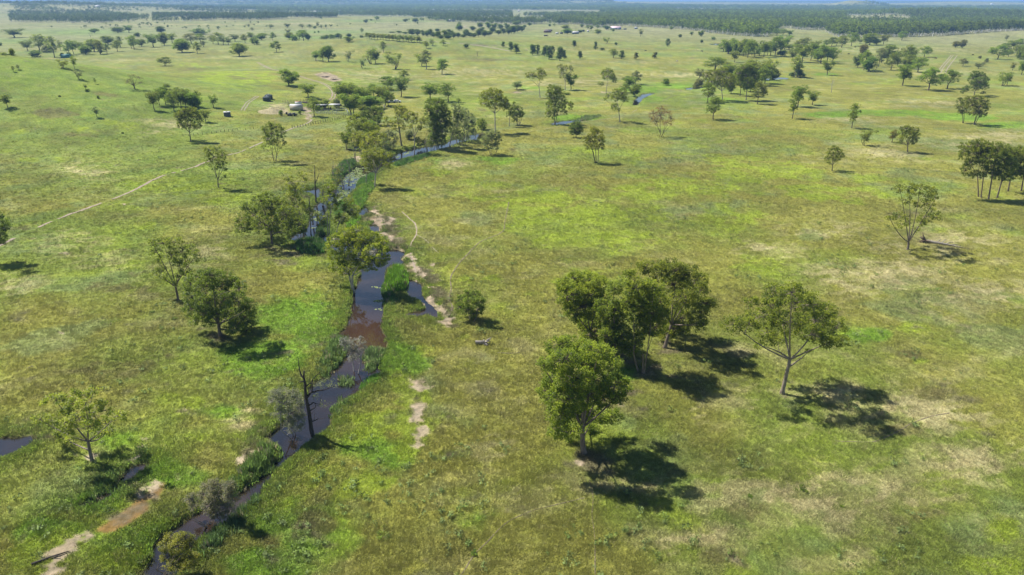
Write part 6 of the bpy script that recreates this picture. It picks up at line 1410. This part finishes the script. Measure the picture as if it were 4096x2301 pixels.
def tank(px, py, d, h, label):
    p = at(px, py); t = empty("water_tank", p)
    b = MB(); b.cyl((0, 0, 0), d / 2, d / 2, h, 28, False)
    for k in range(5): b.cyl((0, 0, h * (k + .4) / 5), d / 2 + .03, d / 2 + .03, .08, 28, False)
    b.build("wall", P_['tank'], t, True)
    r = MB(); r.cyl((0, 0, h), d / 2 + .05, .5, .55, 28, True)
    for k in range(8):
        a = k * math.pi / 4; r.tube([(math.cos(a) * d / 2, math.sin(a) * d / 2, h + .04), (math.cos(a) * .5, math.sin(a) * .5, h + .6)], .05, 4)
    rf = r.build("roof", P_['tank'], t)
    hh = MB(); hh.cyl((0, 0, h + .52), .34, .32, .16, 14, True); hh.build("hatch", P_['rim'], rf)
    tag(t, label, "water tank", "dark water tanks")
tank(1068, 405, 4.6, 2.3, "front dark round water tank on the grassy bank")
tank(1076, 397, 4.6, 2.3, "rear dark round water tank half hidden by the front one")
p = at(910, 466); t = empty("water_tank", p)
b = MB(); b.cyl((0, 0, 0), 1.75, 1.75, 2.2, 32, False); b.build("wall", P_['conc'], t, True)
b = MB(); b.cyl((0, 0, 2.2), 1.85, 1.85, .16, 32, True); b.build("lid", P_['rim'], t)
b = MB(); b.box((-.3, .3, 2.42), (.8, .6, .12)); b.build("hatch", P_['conc'], t)
tag(t, "grey round concrete tank with a pale lid on the left slope", "water tank")

def shed(name, px, py, L, Wd, H, rise, rz, wm, rm, label, cat="shed", overhang=.15, roofcol=None, door=True, ribs=True):
    p = at(px, py); t = empty(name, p, rz)
    w_ = MB()
    th = .12
    w_.box((0, -Wd / 2 + th / 2, H / 2), (L, th, H)); w_.box((0, Wd / 2 - th / 2, H / 2), (L, th, H))
    for s in (-1, 1):
        w_.box((s * (L / 2 - th / 2), 0, H / 2), (th, Wd - 2 * th - .004, H))
        x0 = s * (L / 2 - th / 2)
        w_.add([(x0, -Wd / 2 + .01, H + .003), (x0, Wd / 2 - .01, H + .003), (x0, 0, H + rise * .97), (x0 - s * th, -Wd / 2 + .01, H + .003), (x0 - s * th, Wd / 2 - .01, H + .003), (x0 - s * th, 0, H + rise * .97)], [(0, 1, 4, 3), (1, 2, 5, 4), (2, 0, 3, 5)], [(0, 2, 1), (3, 4, 5)])
    if ribs:
        for k in range(int(L / .5)):
            w_.box((-L / 2 + .25 + k * .5, -Wd / 2 - .012, H / 2), (.06, .03, H - .05))
    w_.build("wall", wm, t)
    r = MB(); o = overhang
    for s in (-1, 1):
        e = np.array([(-L / 2 - o, s * (Wd / 2 + o), H - .02), (L / 2 + o, s * (Wd / 2 + o), H - .02), (L / 2 + o, 0, H + rise), (-L / 2 - o, 0, H + rise)])
        r.add(np.r_[e, e + (0, 0, .09)], [(0, 1, 2, 3), (7, 6, 5, 4), (0, 4, 5, 1), (1, 5, 6, 2), (2, 6, 7, 3), (3, 7, 4, 0)])
    r.build("roof", rm, t)
    if door:
        d_ = MB(); d_.box((L * .18, -Wd / 2 - .05, 1.05), (min(1.0, L * .2), .06, 2.1)); d_.build("door", P_['conc'], t)
        for s in (-.28, -.05) if L > 7 else (-.2,):
            f = MB(); f.box((L * s, -Wd / 2 - .05, H * .55), (min(1.3, L * .16), .06, .9)); f.build("window", P_['glass'], t)
    return tag(t, label, cat)
sh = shed("shed", 1187, 441, 6.4, 4.0, 2.7, .5, rad(-3), P_['cream'], P_['roof'], "cream sheet metal shed with a bright white roof", door=False)
sh2 = shed("box_trailer", 1194, 420, 3.4, 2.0, 1.9, .12, rad(-2), P_['white'], P_['rust'], "small white box with a rusty roof behind the cream shed", "storage box", .03, door=False, ribs=False)
shed("shed", 265, 232, 8, 6, 3.0, 1.0, rad(5), P_['teal'], P_['teal'], "teal roofed shed peeping over the left hill", door=False)
# yard shelter on posts
p = at(1312, 440); t = empty("shelter", p, rad(-4))
b = MB(); b.box((-3.2, 0, 2.9), (6.0, 4.6, .1)); b.build("roof", P_['roof'], t); b = MB(); b.box((4.2, .3, 3.1), (6.4, 4.6, .1)); b.build("roof", P_['roof'], t)
for x in (-6, -3.2, -.4, 1.3, 4.2, 7.2):
    for y in (-2.1, 2.1):
        b = MB(); b.box((x, y, 1.42), (.14, .14, 2.84)); b.build("post", P_['wood'], t)
for z in (.5, .9, 1.3):
    b = MB(); b.box((.6, -2.2, z), (13.2, .05, .1)); b.build("rail", P_['wood'], t)
tag(t, "open sided white roofed shelter among the stock yard rails", "shelter")
b = MB(); 
def drum(px, py, label):
    p = at(px, py); t = empty("drum", p); b = MB(); b.cyl((0, 0, 0), .42, .42, 1.1, 16); b.cyl((0, 0, .36), .45, .45, .06, 16, False); b.cyl((0, 0, .74), .45, .45, .06, 16, False); b.build("body", P_['tank'], t)
    l = MB(); l.cyl((0, 0, 1.1), .36, .36, .03, 16); l.build("lid", P_['conc'], t); tag(t, label, "drum")
drum(1297, 437, "left dark drum under the yard shelter"); drum(1323, 438, "right dark drum under the yard shelter")

def fence(name, px, spacing, h, mat, label, rails=0, wires=0, pr=.09, cat="fence", railh=None, per_post=True):
    path = smooth_path([ground(a, b)[:2] for a, b in px], spacing)
    p0 = path[0]; z0 = tz(*p0); t = empty(name, (p0[0], p0[1], z0))
    pb = MB(); pb.box((0, 0, h / 2 - .15), (pr * 1.6, pr * 1.6, h + .3), 0, .92); pm = pb.mesh("post", mat)
    Z0 = [tz(*q) for q in path]
    for q, zq in zip(path, Z0):
        o = link("post", pm, t); o.location = (q[0] - p0[0], q[1] - p0[1], zq - z0); o.rotation_euler = (rng.normal(0, .03), rng.normal(0, .03), rng.uniform(0, .4)); o.scale = (1, 1, rng.uniform(.88, 1.1))
    hs = [h * (k + .7) / (rails + .2) for k in range(rails)]
    for q in hs:
        b = MB()
        for a, c, za, zc in zip(path[:-1], path[1:], Z0[:-1], Z0[1:]):
            b.tube([(a[0] - p0[0], a[1] - p0[1], za - z0 + q), (c[0] - p0[0], c[1] - p0[1], zc - z0 + q)], .045, 5, False)
        b.build("rail", mat, t)
    for k in range(wires):
        q = h * (k + 1) / (wires + .4); b = MB()
        b.tube([(a[0] - p0[0], a[1] - p0[1], za - z0 + q) for a, za in zip(path, Z0)], .012, 3, False)
        b.build("wire", P_['steel'], t)
    return tag(t, label, cat)
s396 = 650 / 2576
def F(l): return zz(1000, 360, s396, l)
fence("fence", F([(672,612),(755,600),(842,583),(925,570),(1004,547),(1085,542),(1162,518),(1237,502),(1307,488),(1384,470),(1443,450),(1512,428)]), 8.2, 1.35, P_['dkwood'], "line of rough timber posts curving from the left up to the yards", wires=3, pr=.13)
fence("fence", [(733,546),(775,542),(810,540),(848,537),(884,530),(915,528),(952,524),(1014,517)], 9, 1.2, P_['dkwood'], "sparse old posts continuing left across the slope", wires=1, pr=.10)
fence("fence", F([(1500,795),(1526,768)]), 3.6, 1.5, P_['dkwood'], "pair of dark posts left of the creek gums", pr=.16, rails=1)
fence("stock_yard", F([(1045,385),(1110,388),(1180,388),(1250,390),(1310,388),(1370,392)]), 3.0, 1.5, P_['steel'], "front panel run of the steel stock yard", rails=4)
fence("stock_yard", F([(1365,392),(1400,398),(1450,402),(1510,402),(1550,408),(1600,410),(1690,410)]), 3.0, 1.6, P_['steel'], "right hand run of steel yard panels below the grove", rails=4)
fence("stock_yard", F([(1370,350),(1420,338),(1480,335),(1530,345),(1552,370),(1556,400)]), 2.4, 1.7, P_['steel'], "curved steel forcing pen of the stock yard", rails=5)
fence("stock_yard", F([(1045,375),(1120,360),(1240,355),(1370,352)]), 3.0, 1.5, P_['steel'], "rear steel rail run behind the front yard panels", rails=4)
fence("stock_yard", F([(2060,268),(2110,268),(2130,240),(2060,235)]), 3.2, 1.6, P_['wood'], "small timber pen left of the parked cars", rails=4)
fence("stock_yard", F([(2105,335),(2140,290),(2110,268)]), 2.5, 1.6, P_['steel'], "pale steel loading race below the parked cars", rails=4)
fence("stock_yard", F([(520,200),(605,210),(700,205),(800,195),(905,195)]), 4.5, 1.7, P_['wood'], "old grey timber rails behind the cream shed", rails=3)
fence("stock_yard", F([(607,262),(606,235),(604,208)]), 3.5, 1.7, P_['wood'], "short timber rail run left of the cream shed", rails=2)
fence("fence", [(2786,202),(2800,207),(2820,213),(2840,221)], 14, 1.3, P_['wood'], "short faint fence in the far paddock above the right grove", wires=1, pr=.15)
fence("fence", [(2178,144),(2240,146),(2300,146)], 12, 1.4, P_['wood'], "garden fence below the lower farmhouse", wires=2, pr=.15)

def heap(name, px, py, wpx, n, L, mat, label, cat):
    p = at(px, py); W = msize(wpx, p); g = np.random.default_rng(int(px)); b = MB()
    for k in range(n):
        x, y = g.normal(0, W * .25), g.normal(0, W * .18); a = g.uniform(0, 6.28); l = L * g.uniform(.4, 1)
        h = g.uniform(.05, .7)
        b.tube([(x, y, h * .5), (x + l * .5 * math.cos(a), y + l * .5 * math.sin(a), h + .1), (x + l * math.cos(a), y + l * math.sin(a), h * .8)], [.10, .07, .03], 5)
    return tag(link(name, b.mesh(name, mat, True)), label, cat), p
for e in [("branch_pile", 1222, 413, 16, 60, 3.0, P_['wood'], "heap of grey sticks against the old timber rails", "branch pile"), ("branch_pile", 1300, 310, 10, 45, 4.0, P_['wood'], "dark brushwood pile on the bare pink patch", "branch pile"), ("branch_pile", 1340, 320, 10, 30, 4.0, P_['dkwood'], "second brushwood pile at the right end of the bare pink patch", "branch pile")]:
    o, p = heap(*e); o.location = p
# flat-bed trailer
p = at(1168, 464); t = empty("flatbed_trailer", p, rad(-6))
b = MB(); b.box((0, 0, .95), (6.0, 2.4, .16)); b.build("deck", P_['dkwood'], t)
b = MB(); b.box((0, -.6, .75), (6.4, .12, .2)); b.box((0, .6, .75), (6.4, .12, .2)); b.tube([(3.1, 0, .75), (4.4, 0, .6)], .07, 6); b.build("chassis", P_['steel'], t)
b = MB(); b.box((-2.95, 0, 1.5), (.08, 2.3, .9)); b.build("headboard", P_['wood'], t)
for x in (-1.6, -.5, 1.9):
    for y in (-1.1, 1.1):
        b = MB(); n0 = 14; ang = np.arange(n0) * 2 * math.pi / n0
        ring = np.c_[np.cos(ang) * .45, np.zeros(n0), np.sin(ang) * .45]
        b.add(np.r_[ring + (x, y - .13, .45), ring + (x, y + .13, .45)], [(k, (k + 1) % n0, n0 + (k + 1) % n0, n0 + k) for k in range(n0)], [(0, k, k + 1) for k in range(1, n0 - 1)] + [(n0, n0 + k + 1, n0 + k) for k in range(1, n0 - 1)])
        b.build("wheel", P_['tyre'], t)
b = MB(); b.box((1.2, .1, 1.3), (1.4, 1.2, .5), .3); b.box((-.9, -.3, 1.25), (1.0, .9, .4), -.2); b.build("load", P_['conc'], t)
tag(t, "dark old flatbed trailer parked in the grass below the cream shed", "trailer")

def car(px, py, rz, paint, label, kind=0):
    p = at(px, py); t = empty("parked_car", p, rz)
    prof = [(-2.3, .45), (-2.35, .85), (-2.2, 1.0), (-1.2, 1.08), (-.55, 1.62), (1.5 if kind else 1.0, 1.68), (2.1 if kind else 1.7, 1.12), (2.3, .95), (2.32, .45)]
    b = MB(); n = len(prof); V = []
    for y, f in ((-.9, 1), (.9, 1)):
        for x, z in prof: V.append((x, y * (.82 if z > 1.3 else 1), z))
    q = [(k, (k + 1) % n, n + (k + 1) % n, n + k) for k in range(n)]
    T = [(0, k + 1, k) for k in range(1, n - 1)] + [(n, n + k, n + k + 1) for k in range(1, n - 1)]
    b.add(V, q, T); b.build("body", paint, t)
    xs = 1.25 if kind else .8
    for s in (-1, 1):
        g_ = MB(); y0, y1 = s * .915, s * .80
        g_.add([(-1.0, y0, 1.12), (xs + .5, y0, 1.14), (xs + .1, y1, 1.55), (-.5, y1, 1.53), (-1.0, y0 - s * .05, 1.12), (xs + .5, y0 - s * .05, 1.14), (xs + .1, y1 - s * .05, 1.55), (-.5, y1 - s * .05, 1.53)], [(0, 1, 2, 3), (7, 6, 5, 4), (0, 4, 5, 1), (1, 5, 6, 2), (2, 6, 7, 3), (3, 7, 4, 0)])
        g_.build("side_window", P_['glass'], t)
    g_ = MB(); g_.add([(-1.19, -.74, 1.12), (-1.19, .74, 1.12), (-.62, .64, 1.58), (-.62, -.64, 1.58), (-1.1, -.74, 1.08), (-1.1, .74, 1.08), (-.56, .64, 1.54), (-.56, -.64, 1.54)], [(3, 2, 1, 0), (4, 5, 6, 7), (0, 1, 5, 4), (2, 3, 7, 6)])
    g_.build("windscreen", P_['glass'], t)
    for x in (-1.45, 1.45):
        for y in (-.85, .85):
            b = MB(); n0 = 16; ang = np.arange(n0) * 2 * math.pi / n0
            ring = np.c_[np.cos(ang) * .36, np.zeros(n0), np.sin(ang) * .36]
            b.add(np.r_[ring + (x, y - .12, .36), ring + (x, y + .12, .36)], [(k, (k + 1) % n0, n0 + (k + 1) % n0, n0 + k) for k in range(n0)], [(0, k, k + 1) for k in range(1, n0 - 1)] + [(n0, n0 + k + 1, n0 + k) for k in range(1, n0 - 1)])
            wh = b.build("wheel", P_['tyre'], t)
    for y in (-.65, .65):
        b = MB(); b.box((-2.36, y, .78), (.06, .3, .14)); b.build("headlight", P_['rim'], t)
    return tag(t, label, "car", "cars parked by the stock yards")
car(1589, 411, rad(188), P_['car'], "white hatch-backed car parked in the open grass", 1)
car(1567, 412, rad(200), P_['silver'], "silver car half in the shade of the gums", 0)

# fallen log with root ball, and the stump
def fallen():
    a = at(3700, 972); t = empty("fallen_log", a)
    e = at(3860, 996); d = np.array(e) - np.array(a)
    b = MB(); m = d * .5
    b.tube([(0, 0, .5), tuple(d * .25 + (0, 0, .45)), tuple(m + (0, .3, .38)), tuple(d * .8 + (0, 0, .25)), tuple(d + (0, 0, .15))], [.42, .34, .26, .16, .07], 8); b.build("stem", P_['log'], t, True)
    for k, (f, v) in enumerate([(.28, (2.0, 1.4, .5)), (.5, (2.4, .9, .3)), (.62, (2.2, -.8, .2)), (.4, (1.6, .9, .9))]):
        s = d * f + np.array((0, 0, .4)); b = MB(); b.tube([tuple(s), tuple(s + np.array(v) * .5 + (0, 0, .15)), tuple(s + np.array(v))], [.14, .1, .04], 6); b.build("limb", P_['log'], t, True)
    g = np.random.default_rng(3); b = MB()
    for k in range(16):
        v = g.normal(0, 1, 3) * (.35, .8, .8); v[0] -= .5
        b.tube([(0, 0, .6), tuple(v * .6 + (-.3, 0, .7)), tuple(v * 1.2 + (-.3, 0, max(.8, .1)))], [.28, .16, .05], 5)
    b.build("root_ball", P_['root'], t)
    tag(t, "long bleached fallen log with a reddish upturned root ball", "fallen log")
fallen()
a = at(1935, 1380); t = empty("stump", a, .3)
b = MB(); b.tube([(-1.5, .45, .45), (-.8, .25, .45), (.1, 0, .4)], [.36, .34, .40], 9); b.build("log", P_['log'], t, True)
g = np.random.default_rng(8); b = MB()
for k in range(15):
    v = g.normal(0, 1, 3) * (.5, .55, .6); v[0] += .5; v[2] = abs(v[2]) * .9
    b.tube([(.1, 0, .35), tuple(v * .55 + (.15, 0, .3)), tuple(v + (.2, 0, .25))], [.2, .12, .035], 5)
b.build("roots", P_['log'], t); tag(t, "grey upturned stump with splayed roots lying in the open meadow", "stump")
a = at(200, 2240); t = empty("fallen_branch", a); b = MB(); b.tube([(-1.5, -.9, .15), (0, .1, .2), (1.6, 1.1, .15)], [.14, .12, .06], 7); b.build("stem", P_['dkwood'], t, True); b = MB(); b.tube([(.2, .2, .2), (.9, .2, .35), (1.4, .0, .3)], [.07, .05, .02], 5); b.build("twig", P_['dkwood'], t); tag(t, "dark fallen branch on the pale mud at the bottom left", "branch")

# distant homesteads
def house(px, py, L, Wd, H, rise, rz, wm, rm, label, wing=None):
    t = shed("house", px, py, L, Wd, H, rise, rz, wm, rm, label, "house", .6, ribs=False)
    if wing:
        b = MB(); b.box((wing * L * .32, -Wd / 2 - 2.2, H * .5), (L * .3, 4.0, H)); b.build("wing", wm, t)
        b = MB(); b.box((wing * L * .32, -Wd / 2 - 2.4, H + .12), (L * .34, 5.0, .2)); b.build("veranda_roof", rm, t)
    c = MB(); c.box((L * .2, .4, H + rise * .9), (.8, .8, 1.2)); c.build("chimney", P_['rust'], t)
    return t
house(1807, 86, 18, 9, 3.2, 1.8, rad(-4), P_['blue'], P_['roof'], "long house with a pale lilac roof left of the red one")
house(1911, 81, 17, 10, 3.2, 2.6, rad(6), P_['blue'], P_['red'], "farmhouse with a bright red roof beyond the fig grove")
house(2301, 136, 12, 8, 2.8, 1.6, rad(4), P_['blue'], P_['roof'], "lower farmhouse with a white roof beside the big garden tree")
house(2463, 118, 22, 12, 3.2, 3, rad(-12), P_['blue'], P_['pink'], "long farmhouse with a white and pinkish roof before the woodland", 1)
for e in [(2228, 137, 5.5, 4, 2.6, .5, 0, 'white', 'roof', "small pale shed left of the lower farmhouse"), (2246, 136, 5, 4, 2.6, .4, 0, 'tank', 'conc', "small dark shed beside the pale shed"), (2544, 116, 6, 5, 2.6, .8, .1, 'blue', 'roof', "small white roofed shed right of the long farmhouse"), (2500, 119, 6, 4, 2.2, .3, 0, 'conc', 'conc', "low grey shed at the right of the long farmhouse"),
          (2352, 128, 4, 4, 2.6, .5, 0, 'white', 'pink', "tiny pale hut right of the lower farmhouse"), (2325, 127, 13, 5, 2.6, .8, 0, 'conc', 'dkwood', "long dark roofed shed behind the lower farmhouse"), (2183, 145, 6, 3, 1.6, .3, 0, 'dkwood', 'conc', "low dark trough shed in the paddock"),
          (2365, 78, 14, 8, 3, 1, 0, 'conc', 'steel', "blue-grey shed in the far clearing"), (3006, 94, 23, 12, 6, 2.5, .1, 'blue', 'roof', "white roofed homestead inside the right woodland"), (3162, 88, 20, 12, 7, 3, 0, 'white', 'roof', "bright white homestead in the woodland clearing"), (3740, 108, 10, 8, 9, 1.5, 0, 'white', 'roof', "white roof glinting in the far right woodland"),
          (2808, 25, 27, 18, 12, 5, 0, 'white', 'roof', "tiny white building far off on the wooded plain"), (392, 30, 18, 14, 6, 3, 0, 'white', 'roof', "white shed far off beneath the left woodland"), (1150, 39, 25, 16, 6, 3, 0, 'blue', 'roof', "flat white roof far off at the upper left centre"), (1266, 51, 28, 16, 5, 3, 0, 'blue', 'roof', "second white roof nearer than the first at upper left centre"), (724, 30, 16, 12, 5, 3, 0, 'white', 'roof', "tiny white roof beside the long green field"), (3966, 22, 20, 16, 14, 5, 0, 'white', 'roof', "white speck of a building near the right horizon"), (3630, 34, 13, 12, 10, 3, 0, 'blue', 'roof', "faint pale roof on the far blue plain"), (2075, 47, 10, 9, 6, 2, 0, 'white', 'pink', "faint pink roof among the far trees")]:
    shed("shed", e[0], e[1], e[2], e[3], e[4], e[5], e[6], P_[e[7]], P_[e[8]], e[9], "shed", .3, door=e[2] > 25, ribs=False)
# two skillion hay sheds
for px, py, L, lb in [(2190, 131, 15, "front one of two long low hay sheds with white roofs"), (2194, 126, 16, "rear one of two long low hay sheds with white roofs")]:
    p = at(px, py); t = empty("hay_shed", p, rad(4)); b = MB(); b.box((0, 0, 3.6), (L, 7, .2)); b.build("roof", P_['roof'], t)
    for x in (-L * .46, -L * .15, L * .15, L * .46):
        b = MB(); b.box((x, -3, 1.75), (.3, .3, 3.5)); b.build("post", P_['conc'], t)
    b = MB(); b.box((0, 3.2, 1.7), (L * .96, .15, 3.3)); b.build("wall", P_['rust'], t); tag(t, lb, "hay shed", "hay sheds")
for px, py, ty, lb in [(2303, 129, 104, "timber power pole above the lower farmhouse"), (1577, 102, 84, "power pole on the far green flat"), (1061, 133, 114, "power pole left of the far flat trees"), (1307, 122, 104, "power pole in the middle of the far flat"), (1761, 124, 110, "power pole before the dark figs"), (1708, 87, 78, "short pole near the lilac roof")]:
    p = at(px, py); h = z_at(p[1], ty) - p[2]; t = empty("power_pole", p); b = MB(); b.tube([(0, 0, -.3), (0, 0, h)], [.22, .15], 8); b.build("pole", P_['wood'], t)
    b = MB(); b.box((0, 0, h - .8), (2.4, .14, .16)); b.build("crossarm", P_['wood'], t)
    for x in (-1.0, 0.35, 1.0):
        b = MB(); b.cyl((x, 0, h - .72), .07, .05, .2, 8); b.build("insulator", P_['rim'], t)
    tag(t, lb, "power pole", "power poles")

# straw coloured earth mound beside the shed
def mound(px, py, rx, ry, h, label):
    p = at(px, py); n = 40; V, Q = [], []
    for i in range(n + 1):
        for j in range(n + 1):
            u, v = i / n * 2 - 1, j / n * 2 - 1
            x, y = u * rx * 1.3, v * ry * 1.3
            q = (x / rx) ** 2 + (y / ry) ** 2
            zz_ = h * math.exp(-q * 2.2)
            V.append((x, y, zz_))
    V = np.array(V); nn = fbm(V[:, 0] + px, V[:, 1] + py, 2.5, 77, 4) - .5
    base = terrain(V[:, 0] + p[0], V[:, 1] + p[1]) - p[2]
    V[:, 2] = base - .12 + V[:, 2] * (1 + nn * 1.0) + nn * .15 * (V[:, 2] > .15)
    for i in range(n):
        for j in range(n): a = i * (n + 1) + j; Q.append((a, a + n + 1, a + n + 2, a + 1))
    o = link("earth_mound", mesh_np("earth_mound", V, Q, mat=P_['soil'], smooth=True)); o.location = p
    tag(o, label, "earth mound")
mound(1092, 448, 7, 7, 2.3, "rough straw topped earth mound left of the cream shed")

# cattle and sheep
def beast(px, py, L, mat, rz, label, cat="cow"):
    p = at(px, py); t = empty(cat, p, rz); s = L / 2.2
    me = bpy.data.meshes.new("body")
    J = [(0,0,1.02),(-.45,0,1.05),(-.85,0,1.1),(.45,0,1.0),(.85,0,1.08),(1.18,0,1.15),(1.42,0,.95),(1.6,0,.72)]
    E = [(0,1),(1,2),(0,3),(3,4),(4,5),(5,6),(6,7)]
    Rr = [.36,.36,.28,.37,.33,.2,.15,.09]
    for x0, jn in ((-.78, 2), (.72, 4)):
        for y in (-.2, .2):
            b0 = len(J); off = -.12 if x0 < 0 else .0
            J += [(x0, y, .75), (x0 + (.1 if x0 < 0 else .03), y, .55), (x0 + off, y, .36), (x0 + off, y, .03)]
            E += [(jn, b0), (b0, b0 + 1), (b0 + 1, b0 + 2), (b0 + 2, b0 + 3)]; Rr += [.17, .11, .07, .06]
    for y in (-.12, .12):
        b0 = len(J); J += [(1.38, y * 1.0, 1.08), (1.34, y * 2.2, 1.12)]; E += [(6, b0), (b0, b0 + 1)]; Rr += [.05, .03]
    b0 = len(J); J += [(-1.02, 0, 1.12), (-1.1, 0, .8), (-1.1, 0, .45)]; E += [(2, b0), (b0, b0 + 1), (b0 + 1, b0 + 2)]; Rr += [.06, .03, .035]
    me.from_pydata([(a * s, b * s, c * s) for a, b, c in J], E, []); me.materials.append(mat)
    o = link("body", me, t); m = o.modifiers.new("skin", 'SKIN')
    for k, vtx in enumerate(me.skin_vertices[0].data if me.skin_vertices else []): vtx.radius = (Rr[k] * s, Rr[k] * s)
    if not me.skin_vertices:
        bpy.context.view_layer.update()
    o.modifiers.new("sub", 'SUBSURF').levels = 1
    return t, o, Rr, s, label, cat
import bmesh
def beast2(px, py, L, mat, rz, label, cat="cow"):
    t, o, Rr, s, label, cat = beast(px, py, L, mat, rz, label, cat)
    me = o.data
    bm = bmesh.new(); bm.from_mesh(me); lay = bm.verts.layers.skin.verify()
    for k, v in enumerate(bm.verts): v[lay].radius = (Rr[k] * s, Rr[k] * s); v[lay].use_root = (k == 0)
    bm.to_mesh(me); bm.free()
    for m in o.modifiers:
        if m.type == 'SUBSURF': m.render_levels = 1
    tag(t, label, cat, "grazing animals")
for e in [(3394,219,2.4,'hide',.2,"black cow alone in the far right paddock"),(3743,237,2.4,'rhide',2.9,"red cow beside a long shadow far right"),(3420,191,2.3,'rhide',.4,"brown cow near the trees of the far right paddock"),(2582,206,2.4,'hide',0,"black cow in the open middle paddock"),(2808,208,2.5,'hide',3.0,"black cow beside the short faint fence"),(2708,248,2.3,'wool',.3,"grey beast grazing in the middle of the right flat"),
          (3712,261,2.3,'rhide',1.0,"red cow under the roundest tree of the tall clump"),(3890,223,2.4,'hide',.1,"dark cow in the pale far right paddock"),(3547,251,2.3,'rhide',.2,"brown cow lying in shade of the tall mixed clump"),
          (598,108,2.6,'wool',.1,"pale beast, leftmost of the line on the distant straw strip"),(612,107,2.6,'wool',3.0,"pale beast, second from left on the distant straw strip"),(668,107,2.6,'wool',.5,"pale beast, third from left on the distant straw strip"),(707,106,2.6,'wool',.1,"pale beast, rightmost of the line on the distant straw strip"),(1540,48,4,'wool',.1,"white speck of a beast on the far clearing")]:
    beast2(e[0], e[1], e[2], P_[e[3]], e[4], e[5])
